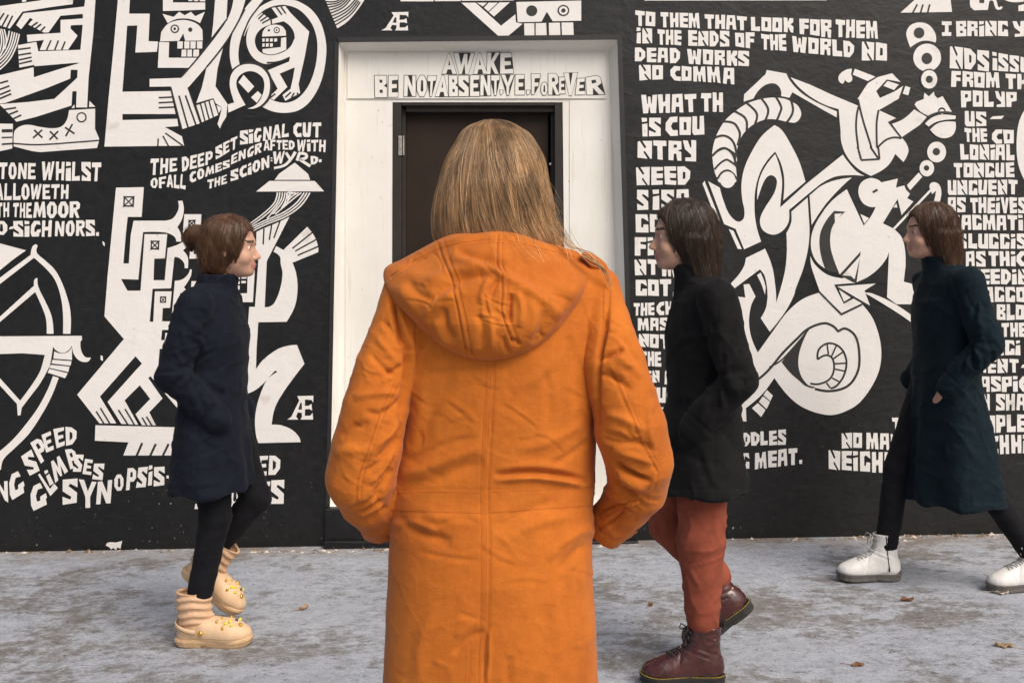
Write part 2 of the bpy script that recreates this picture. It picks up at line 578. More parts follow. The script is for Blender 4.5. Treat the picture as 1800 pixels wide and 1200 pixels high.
class Paint:
    """one painted part of the mural: sheets of white (0) and black (1) paint, later strokes above earlier ones"""
    def __init__(self, name, label=None, d=WD, off=0.0, inkmat='ink', whitemat='white'):
        self.mb = MB(); self.name = name; self.label = label; self.k = 0; self.d = d; self.off = off
        self.mats = [M[whitemat], M[inkmat]]
    def put(self, loops, mi, layer):
        V, T = fill(loops)
        self.k += 1
        z = 0.0012 + self.off + layer * 0.0006 + (self.k % 20) * 0.000025
        vs = []
        for (x, y) in V:
            p = PX(x, y, self.d)
            vs.append((p[0], p[1] - z, p[2]))
        fs = []
        for t in T:
            a, b, c = (V[i] for i in t)
            cr = (b[0] - a[0]) * (c[1] - a[1]) - (b[1] - a[1]) * (c[0] - a[0])
            fs.append((t[0], t[1], t[2]) if cr < 0 else (t[0], t[2], t[1]))
        self.mb.add(vs, fs, mi)
    def w(self, pts, layer=0, wob=0.0): self.put([smooth_path(pts, True)], 0, layer)
    def k_(self, pts, layer=1): self.put([smooth_path(pts, True)], 1, layer)
    def strip(self, pts, wd, mi, layer, wd2=None):
        path = np.array(smooth_path(pts, False))
        t = np.gradient(path, axis=0); t /= (np.linalg.norm(t, axis=1, keepdims=True) + 1e-9)
        n = np.stack([-t[:, 1], t[:, 0]], 1)
        w = np.linspace(wd, wd2 if wd2 is not None else wd, len(path))[:, None] / 2
        a = path + n * w; b = path - n * w
        self.k += 1
        z = 0.0012 + self.off + layer * 0.0006 + (self.k % 20) * 0.000025
        vs = []
        for q in list(a) + list(b):
            p = PX(q[0], q[1], self.d); vs.append((p[0], p[1] - z, p[2]))
        m = len(path)
        self.mb.add(vs, [(i, i + 1, m + i + 1, m + i) for i in range(m - 1)], mi)
    def l(self, wd, pts, layer=1, wd2=None): self.strip(pts, wd * 1.18, 1, layer, wd2)
    def lw(self, wd, pts, layer=0, wd2=None): self.strip(pts, wd, 0, layer, wd2)
    def disc(self, x, y, rx, ry, mi, layer):
        self.put([[(x + rx * math.cos(a), y + ry * math.sin(a)) for a in np.linspace(0, 2 * math.pi, 30)[:-1]]], mi, layer)
    def done(self):
        o = self.mb.build(self.name, self.mats)
        adopt(o, wall_root)
        if self.label: o['label'] = self.label
        return o

# ---------------------------------------------------------------- letters
def G(*loops):
    return [[tuple(float(c) for c in p.split(',')) for p in lp.split()] for lp in loops]
BLOCK = {   # blocky letters with narrow slits
 'A': G('.07,0 .93,0 1,1 .69,1 .65,.68 .37,.68 .33,1 0,1', '.41,.2 .6,.2 .62,.46 .4,.46'),
 'B': G('0,0 .95,0 .97,.36 .74,.47 1,.56 1,1 .03,1', '.38,.18 .62,.2 .62,.33 .4,.33', '.4,.65 .65,.65 .66,.8 .42,.8'),
 'C': G('.38,0 1,0 .97,.29 .62,.3 .43,.5 .6,.7 1,.72 1,1 .4,1 0,.68 0,.3'),
 'D': G('0,0 .55,.01 1,.28 .98,.66 .6,1 .02,1', '.42,.28 .62,.34 .61,.66 .42,.7'),
 'E': G('0,0 1,0 1,.21 .46,.24 .46,.36 1,.38 1,.62 .46,.63 .47,.76 1,.77 1,1 .03,1'),
 'F': G('0,0 1,0 1,.24 .5,.26 .5,.38 .95,.4 .95,.62 .5,.62 .5,1 .02,1'),
 'G': G('0,0 .93,0 1,.37 .55,.19 .42,.25 .42,.72 .58,.72 .62,.55 1,.56 1,1 .02,1'),
 'H': G('0,0 .37,0 .4,.4 .6,.38 .62,0 1,0 1,1 .64,1 .62,.63 .41,.65 .38,1 .02,1'),
 'I': G('0,0 1,0 1,.25 .7,.27 .7,.73 1,.75 1,1 .04,1 .02,.75 .33,.73 .31,.27 0,.25'),
 'i': G('0,0 .95,.0 .95,.18 .05,.22', '.05,.34 1,.3 1,1 .0,1'),
 'K': G('0,0 .38,0 .42,.32 .6,.02 1,0 1,.27 .72,.42 1,.58 1,1 .74,1 .46,.6 .42,1 .03,1'),
 'L': G('0,0 .44,0 .46,.7 1,.67 1,1 .03,1'),
 'M': G('0,0 .34,0 .42,.36 .55,.36 .62,0 .93,0 1,1 .77,1 .70,.56 .62,.56 .6,.97 .44,.97 .40,.56 .32,.56 .29,1 .02,1'),
 'N': G('0,.02 .13,0 .49,.43 .61,.36 .33,0 1,0 1,.98 .9,1 .5,.57 .4,.66 .72,1 0,1'),
 'O': G('0,0 1,.02 .98,1 .02,.98', '.38,.28 .62,.3 .62,.7 .37,.72'),
 'P': G('0,0 1,.02 .98,.62 .52,.66 .48,1 .02,1', '.42,.2 .68,.22 .66,.42 .42,.42'),
 'R': G('0,0 1,.02 1,.43 .72,.5 1,.57 1,1 .7,1 .63,.66 .44,.66 .4,1 .02,1', '.4,.2 .66,.2 .66,.35 .4,.36'),
 'S': G('0,0 1,0 1,.37 .52,.19 .42,.28 1,.58 1,1 .02,1 .02,.68 .54,.84 .62,.74 .0,.46'),
 'T': G('0,0 1,.02 1,.28 .7,.3 .72,1 .33,1 .31,.3 .02,.28'),
 'U': G('0,0 .38,0 .4,.7 .6,.7 .62,0 1,0 1,1 .14,1 0,.85'),
 'V': G('0,0 .36,0 .5,.58 .64,0 1,0 .7,1 .32,1'),
 'W': G('0,0 .29,0 .36,.5 .42,.5 .42,.1 .58,.1 .6,.5 .66,.5 .71,0 1,0 .93,1 .58,1 .55,.68 .46,.68 .42,1 .1,1'),
 'Y': G('0,0 .33,0 .55,.36 .64,.33 .64,0 1,0 1,.98 .16,1 .16,.83 .6,.8 .62,.68 .14,.42'),
 '.': G('.1,.78 .8,.76 .85,1 .1,1'),
 ',': G('.1,.72 .9,.72 .9,.95 .4,1.15 .2,1.05'),
 '-': G('.2,.4 1,.36 .8,.6 0,.62'),
 ':': G('.2,.2 .8,.2 .8,.4 .2,.4', '.2,.6 .8,.6 .8,.8 .2,.8'),
}
BRUSH = dict(BLOCK)   # looser cut letters
BRUSH.update({
 'A': G('.34,0 .68,0 1,1 .72,1 .66,.78 .38,.78 .3,1 0,1', '.5,.28 .6,.58 .43,.58'),
 'C': G('.4,0 1,.02 .94,.27 .6,.25 .4,.5 .58,.76 .95,.7 1,.98 .42,1 .05,.72 .05,.25'),
 'D': G('0,0 .55,0 1,.22 1,.68 .62,1 .02,1', '.34,.24 .62,.34 .64,.62 .36,.78'),
 'E': G('.04,0 1,0 .98,.2 .38,.22 .36,.4 .86,.4 .86,.58 .36,.6 .36,.79 1,.78 .98,1 0,1'),
 'F': G('.04,0 1,0 .98,.2 .40,.22 .38,.42 .86,.42 .86,.6 .38,.62 .36,1 0,1'),
 'G': G('.34,0 .92,0 .96,.25 .58,.22 .36,.45 .36,.7 .54,.72 .62,.56 1,.52 .96,.72 .86,.76 .8,1 .1,1 0,.75 .05,.3'),
 'H': G('.06,0 .36,0 .34,.4 .66,.38 .70,0 1,0 .92,1 .62,1 .64,.6 .32,.62 .28,1 0,1'),
 'K': G('.05,0 .36,0 .34,.38 .68,0 1,0 .56,.46 1,1 .7,1 .34,.62 .3,1 0,1'),
 'L': G('.06,0 .4,0 .34,.78 1,.74 .98,1 0,1'),
 'M': G('.16,0 .38,0 .52,.5 .7,0 .92,0 1,1 .75,1 .72,.45 .56,.95 .45,.95 .32,.5 .24,1 0,1'),
 'N': G('.04,0 .34,0 .68,.55 .72,0 1,0 .94,1 .66,1 .32,.42 .28,1 0,1'),
 'O': G('.3,0 .72,0 1,.3 .98,.7 .7,1 .28,1 0,.72 .02,.28', '.42,.22 .62,.24 .66,.7 .52,.8 .36,.72'),
 'P': G('.04,0 .7,0 1,.15 .98,.48 .7,.64 .38,.62 .34,1 0,1', '.38,.2 .64,.2 .66,.42 .38,.44'),
 'R': G('.04,0 .78,0 1,.14 .98,.42 .68,.56 1,1 .68,1 .4,.62 .34,1 0,1', '.38,.2 .66,.2 .68,.36 .38,.4'),
 'T': G('.04,0 1,0 .98,.23 .66,.25 .6,1 .28,1 .36,.26 0,.25'),
 'U': G('.06,0 .38,0 .36,.7 .58,.72 .68,0 1,0 .9,.9 .76,1 .16,1 0,.85'),
 'W': G('0,0 .24,0 .3,.58 .5,.04 .66,.04 .66,.6 .82,0 1,0 .74,1 .54,1 .5,.5 .3,1 .12,1'),
 'Y': G('0,0 .30,0 .5,.4 .72,.02 1,.02 .64,.6 .64,1 .34,1 .36,.6'),
})
WIDTH = {'M': 1.3, 'W': 1.35, 'N': 1.08, 'i': 0.5, 'I': 0.9, '.': 0.42, ',': 0.4, '-': 0.7, ':': 0.4, 'L': 0.92, 'A': 1.05, 'E': 0.95, 'F': 0.95}
def lerp2(q, u, v):
    tl, tr, br, bl = q
    t = tl + (tr - tl) * u; b = bl + (br - bl) * u
    return t + (b - t) * v
class Text(Paint):
    def glyph(self, ch, quad, font, layer=0, jit=0.6, mi=0):
        q = [np.array(p[:2], float) for p in quad]
        q = [p + RNG.normal(0, jit, 2) * 0.6 for p in q]
        loops = []
        for lp in font[ch]:
            loops.append([tuple(lerp2(q, u, v) + RNG.normal(0, 0.22, 2)) for u, v in lp])
        self.put(loops, mi, layer)
        return loops
    def word(self, s, x0, x1, t0, b0, t1, b1, font=BLOCK, gap=0.13):
        q = [np.array(p, float) for p in ((x0, t0), (x1, t1), (x1, b1), (x0, b0))]
        ws = [WIDTH.get(c, 1.0) for c in s]
        tot = sum(ws) + gap * (len(s) - 1)
        u = 0
        for c, wd in zip(s, ws):
            ua, ub = u / tot, (u + wd) / tot
            sub = [lerp2(q, ua, 0), lerp2(q, ub, 0), lerp2(q, ub, 1), lerp2(q, ua, 1)]
            if c != ' ':
                self.glyph(c, sub, font)
            u += wd + gap
    def letters(self, conv, items, font=BRUSH):
        for ch, txt in items:
            self.glyph(ch, conv(txt), font, jit=0.3)
def words(part, rows, font):
    for r in rows:
        part.word(*r, font=font)

# ---- left lettering
t = Text('mural_lettering', 'white hand-cut lettering above the bow')
words(t, [('TONE', -1, 63, 286, 315, 287, 315), ('WHiLST', 74, 178, 284, 317, 286, 319),
          ('ALLOWETH', -9, 121, 322, 352, 325, 350), ('TH', -6, 17, 357, 382, 356, 382), ('THE', 23, 56, 357, 382, 356, 383),
          ('MOOR', 58, 140, 355, 383, 354, 383), ('O', -8, 13.5, 389, 413, 389, 413), ('-', 16, 24, 391, 411, 391, 411),
          ('SiGH', 23.5, 91, 389, 416, 387, 416), ('NORS.', 97, 175, 389, 415, 386, 415)], BRUSH)
t.done()
t = Text('mural_lettering', 'white lettering rising in a curve beside the doorway')
words(t, [('THE', 264.6, 312, 279, 309, 278, 301), ('DEEP', 320, 373.5, 277, 302, 265, 288), ('SET', 379, 417, 259, 281, 239, 259),
          ('SiGNAL', 422, 508, 231, 255, 216.5, 240), ('CUT', 515, 565, 216, 241, 216, 242),
          ('OF', 264.6, 292, 314, 331, 310, 331), ('ALL', 293, 327, 308, 329, 306, 333), ('COMES', 333, 404, 303, 323, 281, 294),
          ('ENGR', 406.5, 460, 273, 289, 250, 268), ('AFTED', 463, 518, 246, 265, 247, 263), ('WiTH', 522, 573, 246, 266, 246, 267),
          ('THE', 365, 399, 317, 333, 307, 322), ('SCiON', 405.5, 473.6, 301, 320, 273, 294), (':', 475, 480, 275, 286, 275, 286),
          ('W', 480, 501, 267, 288.5, 266, 288), ('D', 546.5, 559, 274, 289, 274, 288)], BRUSH)
z7 = Z(250, 200, 5.143)
t.lw(5.0, z7('1300,352 1340,415')); t.lw(5.4, z7('1385,345 1345,410s 1290,465s 1200,490'), wd2=4); t.w(z7('1192,480 1215,478 1195,510'))
t.lw(5.0, z7('1425,350 1400,425')); t.lw(5.0, z7('1420,358 1480,368s 1485,395s 1425,415 1520,475')); t.w(z7('1597,415 1622,412 1622,438 1598,440'))
t.done()
t = Text('mural_lettering', 'white lettering tumbling round the foot of the bow')
z7b = Z(0, 640, 4.617)
t.letters(z7b, [
 ('S', '172,745 255,690 325,860 240,905'), ('P', '242,640 325,590 410,745 330,805'), ('E', '335,575 412,540 440,690 375,718'),
 ('E', '428,525 520,508 525,655 460,680'), ('D', '535,508 622,515 622,640 535,660'),
 ('G', '240,1000 335,960 410,1120 258,1195'), ('L', '308,895 352,870 472,1000 410,1067'), ('i', '355,870 385,850 440,965 405,988'),
 ('M', '398,800 490,735 552,865 450,962'), ('P', '525,695 602,685 648,825 572,850'), ('S', '612,730 685,735 660,872 590,870'),
 ('E', '690,765 755,775 740,900 672,887'), ('S', '765,805 848,805 835,935 748,930'),
 ('S', '510,935 628,925 625,1120 508,1138'), ('Y', '640,930 785,950 780,1160 650,1167'), ('N', '790,950 912,935 905,1125 782,1135'),
 ('O', '925,895 1003,888 1005,1020 932,1028'), ('P', '1030,840 1105,838 1110,1010 1022,1020'), ('S', '1125,835 1200,830 1182,995 1105,1002'),
 ('i', '1207,822 1240,818 1232,980 1200,985'), ('S', '1250,835 1338,830 1335,980 1245,987'), ('.', '1348,820 1385,820 1385,925 1348,925'),
 ('N', '-45,960 62,945 76,1125 -30,1050'), ('G', '66,905 152,862 226,1022 88,1108')])
t.done()
t = Text('mural_lettering', 'white lettering under the crouching mural figure')
z13 = Z(300, 680, 5.217)
t.letters(z13, [('N', '398,655 480,650 475,840 388,842'), ('A', '508,640 590,640 612,835 490,837'), ('K', '648,620 805,620 770,830 637,835'),
 ('E', '802,632 896,630 882,812 785,816'), ('D', '906,628 1006,628 1004,800 894,805'),
 ('S', '240,965 365,960 355,1110 218,1115'), ('T', '385,895 530,885 520,1108 375,1112'), ('O', '542,880 642,875 642,1095 530,1100'),
 ('N', '663,878 802,870 786,1090 655,1095'), ('E', '813,870 912,862 906,1080 806,1083'), ('S', '922,855 1043,848 1035,1065 918,1070')])
t.done()
def AE(name, x0, y0, x1, y1):
    t = Paint('mural_signature', name)
    w, h = x1 - x0, y1 - y0
    def q(s): return [(x0 + a * w, y0 + b * h, c) for a, b, c in P_(s)]
    t.w(q('.38,.02 1,0 .99,.3 .93,.18 .68,.16 .67,.43 .82,.42 .93,.34 .95,.62 .84,.56 .68,.57 .67,.84 .88,.84 .97,.72 .99,1 .5,1 .56,.9 .56,.72 .4,.7 .34,.88 .42,1 0,1 .16,.88 .46,.2'))
    t.k_(q('.5,.3 .56,.3 .56,.58 .42,.58'))
    t.done()
AE('white AE monogram by the crouching mural figure', 505, 695, 551, 737)
AE('white AE monogram above the doorway', 670, 21.5, 718, 54)

# ---- right lettering
t = Text('mural_lettering', 'four white lines of block lettering along the top')
words(t, [('TO', 1116.6, 1151.7, 19.5, 46, 21.7, 47), ('THEM', 1160.7, 1230, 21.7, 48.4, 23.8, 49.8), ('THAT', 1238.7, 1312.3, 25.7, 50.5, 29, 54),
 ('LOOK', 1320.3, 1394, 30.3, 55, 32, 57.8), ('FOR', 1405, 1460.6, 33.5, 60, 34.7, 67), ('THEM', 1469, 1543, 35, 66.4, 37.8, 68.6),
 ('iN', 1118.8, 1146, 49.8, 76.6, 50.5, 77), ('THE', 1156, 1197.5, 52, 78.7, 54, 80), ('ENDS', 1209.8, 1282, 54, 81, 55.6, 82),
 ('OF', 1292, 1326, 57.8, 82, 58, 86.7), ('THE', 1338.3, 1382, 60, 87.4, 61.4, 90), ('WORLD', 1392.3, 1501, 63.5, 91.7, 73, 102),
 ('NO', 1515, 1559.6, 73, 107, 76.5, 107), ('DEAD', 1116, 1195, 84, 109, 85, 111.5), ('WORKS', 1208, 1316, 86.4, 112.4, 90, 117),
 ('NO', 1124, 1165, 114.4, 141.6, 115, 140), ('COMM', 1178.4, 1266, 116.3, 141.6, 118.4, 146), ('A', 1271, 1291.4, 120, 147, 120, 149)], BLOCK)
t.done()
t = Text('mural_lettering', 'white block lettering in a column right of the doorway')
words(t, [('WHAT', 1128, 1223.5, 167.4, 199, 165, 197.5), ('TH', 1232, 1271, 164, 197, 163, 197), ('iS', 1128.5, 1161, 207.6, 240, 207.6, 239),
 ('COU', 1170, 1237.7, 206, 239, 204, 237), ('NTRY', 1120.6, 1223.5, 248, 277.6, 246.6, 284.6), ('NEED', 1118.4, 1212.4, 294, 325.7, 292.5, 324.8),
 ('S', 1119.6, 1140, 334, 369, 334, 368), ('iSA', 1147, 1212.4, 334, 369, 333, 368.5), ('GOOD', 1116.5, 1217, 376.4, 409, 378, 410),
 ('FiVE', 1115.8, 1195.6, 417, 449, 417, 448), ('CE', 1201.3, 1241, 417.5, 449, 417.6, 447.7), ('NT', 1115.8, 1157, 455.6, 484, 456, 483),
 ('MA', 1163.3, 1211.5, 457, 485, 463, 492), ('G', 1222, 1242.5, 458.7, 492, 458, 491), ('GOT.', 1117.4, 1190, 492, 519, 490, 520.5),
 ('THE', 1114, 1150, 532, 555, 532, 554), ('CHILDER', 1154.6, 1252.9, 531, 554, 522.4, 548.5), ('MASS', 1120.8, 1191.8, 559, 581, 558, 580),
 ('iS', 1200, 1224.8, 557, 581.5, 557, 581), ('NOT', 1123, 1176.7, 587, 608.5, 587.6, 614), ('OLD.', 1182, 1241.9, 588.4, 613, 588, 614),
 ('THE', 1125.8, 1162, 617, 643, 618, 644), ('CHiLDR', 1171, 1266, 620, 645, 620, 645), ('EN', 1134, 1158.8, 651, 672, 651, 671.8),
 ('ARE', 1167.9, 1218, 651, 675, 651, 675), ('OF', 1226, 1257.8, 651, 676.4, 651, 676), ('FULL', 1138, 1202.8, 680, 707, 681, 708),
 ('AGE.', 1209.7, 1271, 681, 709, 681, 708), ('AND', 1135, 1188.5, 715, 742, 715, 742.5), ('THE', 1196, 1238.6, 715, 743, 715, 744),
 ('CARCASS', 1142, 1263.9, 748, 776, 761, 786.5), ('PUDDLES', 1271.6, 1381.6, 763, 785, 754.8, 781), ('FROM', 1137, 1207, 786, 812, 791, 816),
 ('STRONG', 1214, 1317, 792, 818, 796, 823.6), ('MEAT.', 1327, 1410.5, 796, 824, 785, 814.8)], BLOCK)
t.done()
t = Text('mural_lettering', 'white block lettering along the foot of the wall')
words(t, [('TO', 1568, 1603.6, 733, 758, 733, 758), ('ME', 1616, 1659, 734, 761, 734, 761), ('A', 1670, 1686, 732, 761, 732, 761),
 ('PEOPLE', 1695, 1803, 730, 762, 728, 758), ('NO', 1480, 1515, 760.4, 787, 760, 787), ('MAN', 1522, 1584, 760, 789, 762, 791),
 ('SHALL', 1595.6, 1683, 763.6, 791, 767, 794.4), ('T', 1687, 1704, 766, 799, 766, 800), ('E', 1704, 1718.4, 777.6, 806, 777, 806),
 ('ACH', 1719, 1773.6, 769, 798, 763.6, 797), ('Hi', 1778, 1806, 764, 796, 763, 796), ('NEiGHBOR', 1456.4, 1615, 791, 823, 796.4, 836)], BLOCK)
t.done()
t = Text('mural_lettering', 'tall ragged column of white block lettering at the far right')
words(t, [('I', 1656, 1672.3, 38.3, 64, 38, 64), ('BRiNG', 1680, 1771.7, 37.7, 64, 37.5, 64), ('YOU', 1780, 1846, 38, 65, 38, 65),
 ('NDS', 1670, 1738, 81.7, 120, 90, 125), ('iSSU', 1744, 1810, 91.7, 124, 103, 129), ('FROM', 1671.7, 1756.7, 125, 153, 128, 155),
 ('TH', 1766.7, 1807, 130, 157, 131, 157), ('POLYP', 1689, 1786.7, 159, 189, 161.7, 188), ('US', 1696, 1733, 196, 222, 197, 222),
 ('-', 1740, 1765, 196, 218, 196, 218), ('THE', 1695, 1735, 226, 250, 226, 250), ('CO', 1744, 1781.7, 228, 253, 228, 253),
 ('LONiAL', 1688, 1782.7, 254, 281, 254, 282), ('TONGUE', 1675.7, 1782.7, 287, 312, 286, 312), ('UNGUENT', 1665.7, 1788, 317, 342.7, 316, 342),
 ('AS', 1665.7, 1697, 347, 373, 347, 373), ('THEiVES', 1705, 1803, 347, 375, 347, 375), ('MAGMATi', 1665.7, 1798, 378, 404, 378, 405),
 ('SLUGGiS', 1682, 1804, 410.7, 437, 411, 437), ('AS', 1696.7, 1731.7, 441.7, 468, 441, 468), ('THiC', 1737.7, 1804, 441.7, 468, 441.7, 468),
 ('FEEDiN', 1705, 1807, 473, 500, 473, 500), ('MAGGO', 1704, 1803, 504, 531, 504, 530.7), ('TO', 1710, 1744, 535, 562, 535, 562),
 ('BLOO', 1751.7, 1818, 535, 562, 535, 562), ('OF', 1720, 1753, 567, 592, 567, 592), ('THE', 1760, 1804, 567, 592, 567, 592),
 ('MAGi', 1725, 1793, 598, 624, 598, 624), ('MENT', 1712, 1790, 630, 655, 630, 655), ('-', 1794, 1808, 632, 655, 632, 655),
 ('iN', 1687, 1711.7, 661, 687, 661, 687), ('ASPiC', 1721.7, 1808, 661, 688, 661, 688), ('THEY', 1682.7, 1740, 692, 720, 692, 721),
 ('SHAL', 1750, 1820, 692, 721, 692, 721)], BLOCK)
t.done()

# ---- outlined lettering over the door, black outlines on the white lintel
def hull(pts):
    pts = sorted(set((round(p[0], 3), round(p[1], 3)) for p in pts))
    def half(ps):
        h = []
        for p in ps:
            while len(h) > 1 and (h[-1][0] - h[-2][0]) * (p[1] - h[-2][1]) - (h[-1][1] - h[-2][1]) * (p[0] - h[-2][0]) <= 0: h.pop()
            h.append(p)
        return h
    a, b = half(pts), half(pts[::-1])
    return a[:-1] + b[:-1]
M['lintel_white'] = M['surround']
t = Text('door_lettering', 'white letters with black outlines over the door', d=BD, off=0.0078, whitemat='lintel_white')
zt = Z(640, 60, 4.091)
def outlined(ch, txt, k):
    q = [np.array(p[:2]) for p in zt(txt)]
    loops = [[tuple(lerp2(q, u, v)) for u, v in lp] for lp in BRUSH[ch]]
    h = np.array(hull(loops[0])); c = h.mean(0)
    d = h - c
    big = c + d * (1 + 1.15 / np.abs(d).max(0))
    t.put([[tuple(p) for p in big]], 1, 0 + (k % 2))
    t.put(loops, 0, 2)
for k, (ch, txt) in enumerate([('A', '590,145 635,145 665,290 560,290'), ('W', '645,142 795,142 780,290 670,292'), ('A', '805,145 855,140 885,288 785,292'),
  ('K', '882,140 975,138 968,290 882,292'), ('E', '978,142 1060,142 1075,286 978,290'),
  ('B', '78,303 168,303 165,458 78,458'), ('E', '176,303 246,302 246,456 176,456'),
  ('N', '288,303 372,303 378,450 288,452'), ('O', '382,302 452,302 452,452 382,452'), ('T', '456,305 522,305 505,450 462,450'),
  ('A', '545,302 590,302 605,452 512,452'), ('B', '610,302 672,302 676,450 610,452'), ('S', '680,302 752,302 752,450 680,452'),
  ('E', '762,300 828,300 830,450 762,450'), ('N', '836,300 908,300 915,446 836,446'), ('T', '912,302 975,302 968,444 925,444'), (',', '975,350 1000,350 1000,430 975,430'),
  ('Y', '985,296 1080,296 1060,442 1008,442'), ('E', '1086,296 1152,296 1155,440 1086,440'), (',', '1165,350 1195,350 1195,430 1165,430'),
  ('F', '1200,290 1266,290 1258,438 1205,438'), ('O', '1272,352 1318,352 1318,442 1272,442'), ('R', '1322,288 1392,288 1405,440 1325,440'),
  ('E', '1400,315 1442,315 1445,432 1400,432'), ('V', '1436,285 1534,282 1505,445 1458,445'), ('E', '1530,325 1585,322 1588,438 1518,440'),
  ('R', '1590,318 1692,298 1730,436 1600,440')]):
    outlined(ch, txt, k)
t.done()

# ================================================================ mural figures
# ---- long limbs, hands and a canvas shoe
p = Paint('mural_figure', 'mural limbs with many hands and a laced shoe')
a = Z(0, 0, 6); b = Z(0, 140, 6)
p.w(a('900,0 1008,0 985,350 955,640 935,830 920,1135 803,1135 810,960 820,740 832,665 850,525 873,270 875,195 875,150 890,70'))
p.w(a('230,-6 285,-6 275,20 235,25'))
p.w(a('0,68 200,40 430,8 436,-6 772,-6 768,48 560,75 238,127 105,305 0,272'))
for s in ('45,142 -10,225', '90,158 18,292', '135,170 72,298'): p.l(2.6, a(s))
p.w(a('895,72 560,112 250,143 172,268 225,312 318,193 348,208 300,262 465,347 515,345 640,170 880,150'))
for s in ('400,238 325,292', '436,258 360,318', '478,285 424,340'): p.l(2.6, a(s))
p.w(a('878,198 640,215 640,350 285,370 292,447 465,425 420,532 720,527 820,380 745,305 750,270 878,265'))
for s in ('540,428 492,535', '618,430 578,535', '690,440 652,530'): p.l(2.4, a(s))
p.w(a('190,480 385,445 405,545 855,528 838,662 370,702 355,688 205,716'))
for s in ('195,525 325,508', '198,585 332,563', '203,636 336,606', '205,676 340,645'): p.l(2.4, a(s))
p.w(a('-6,797 355,712 358,818 600,740 838,668 825,740 748,738 742,832 480,937 60,1087 -6,1097'))
for s in ('-6,882 88,855', '-6,948 102,908', '-6,1003 114,955', '-6,1045 122,992'): p.l(2.6, a(s))
p.w(b('824,-25 575,205 300,238 -6,262 45,310 175,446 380,395 755,275 765,125 826,125'))
for s in ('172,298 45,318', '192,332 92,372', '226,376 145,414'): p.l(2.6, b(s))
p.w(b('755,302 785,264 787,302')); p.w(b('945,225 1006,288 940,292'))
p.w(b('730,324 1005,308 1003,520 1045,618 1048,640 1025,722 700,745 430,766 340,755 145,705 148,580s 165,530s 230,488s 310,478s 420,500s 560,515s 650,495s 705,430s 728,340s'))
p.l(2.2, b('145,674 400,688s 830,660s 1050,642'))
p.disc(*b('862,400')[0][:2], 9.2, 9.2, 1, 1); p.disc(*b('862,400')[0][:2], 6.6, 6.6, 0, 2)
for s in ('362,532 450,615', '447,532 350,618', '528,545 610,630', '616,545 524,637', '688,505 788,572', '766,470 694,600'): p.l(2.6, b(s))
p.w(b('-6,466 138,468 130,728 -6,757'))
for s, w_ in (('20,542 134,540', 4.8), ('20,613 132,610', 2.2), ('20,684 132,676', 2.6)): p.l(w_, b(s))
for s in ('205,362 165,510s 95,640s -6,738', '182,352 140,500s 75,620s -6,700', '156,345 118,490s 58,600s -6,660', '130,338 96,480s 40,580s -6,625',
          '100,328 72,450s 20,560s -6,590', '45,312 68,430s 52,520s', '18,308 42,430s 28,540s -6,600', '-4,305 18,430s -6,560'): p.lw(2.4, a(s))
p.done()

# ---- crowned skull, long arms
p = Paint('mural_figure', 'mural figure with a crowned skull and long crossing arms')
a = Z(180, 0, 6)
p.w(a('165,-6 291,-6 283,148 500,148 488,438 588,442 575,550 348,557 370,272 262,275 240,600 212,970 720,962 772,1205 212,1205 212,1268 790,1255 802,1332 660,1342 840,1440 862,1538 22,1548 70,1000 120,500'))
for s in ('595,1033 740,1026', '595,1087 752,1078', '595,1138 760,1132'): p.l(2.4, a(s))
for s, w_ in (('590,1462 586,1545', 2.2), ('640,1435 700,1545', 2.2), ('665,1405 850,1538', 2.2)): p.l(w_, a(s))
p.w(a('1190,-6 1320,-6 1310,200 1150,415 1170,250'))
p.w(a('1272,512 1100,715 1050,925 990,1090 1172,1038 1195,1090 1262,1135 1240,1230 1215,1310 1240,1358 1268,1295 1308,1232 1320,1100 1193,912 1215,730'))
p.w(a('992,1114 1168,1052 1222,1215 1050,1292'))
for s in ('1035,1095 1085,1285', '1080,1080 1130,1270', '1125,1065 1175,1250'): p.l(2.2, a(s))
p.w(a('1205,1110 1262,1140 1228,1195'), 1)
p.w(a('640,-6 745,-6 745,30 1085,30 1085,105 860,115 640,120'))
for s in ('908,-6 950,-6 950,15 908,15', '968,-6 1012,-6 1010,16 968,16', '1028,-6 1085,-6 1085,18 1028,18'): p.w(a(s))
p.w(a('635,150 752,182 812,128 868,165 935,128 980,175 1082,128 1032,248 940,208s 840,198s 760,212s 690,248'))
p.w(a('610,440 620,345 690,257s 780,222s 890,217s 1000,257s 1055,320 1060,430 875,434 853,356 810,434'))
cx, cy = a('765,308')[0][:2]
p.disc(cx, cy, 7.6, 7.6, 1, 1); p.disc(cx, cy, 5.2, 5.2, 0, 2); p.disc(cx, cy, 2.4, 2.4, 1, 3); p.disc(*a('928,316')[0][:2], 3.8, 3.9, 1, 1)
p.w(a('600,447 705,448 700,612 1008,612 990,650 910,718 585,718'))
for x0, x1 in ((792, 850), (864, 920), (930, 985), (998, 1056)): p.w(a('%d,440 %d,440 %d,515 %d,515' % (x0, x1, x1 - 3, x0)))
for x0, x1 in ((836, 886), (898, 945), (960, 1020)): p.w(a('%d,528 %d,526 %d,600 %d,600' % (x0 + 2, x1, x1, x0 - 3)))
p.w(a('1385,-6 1350,140s 1270,290s 1000,640 830,825 500,835 500,918 720,915 840,1366 1035,1302 908,925 1100,705 1280,470s 1390,300s 1470,130s 1512,-6'), 2)
p.l(2.4, a('1318,205 1150,420s 1000,625s 828,820'), 3); p.l(2.4, a('1505,100 1372,345s 1275,495s 1100,712'), 3)
p.l(2.2, a('722,918 842,1372'), 3); p.l(2.2, a('905,925 1038,1305'), 3)
for s in ('810,1012 905,1345', '878,1010 988,1318'): p.l(2.6, a(s), 3)
p.done()

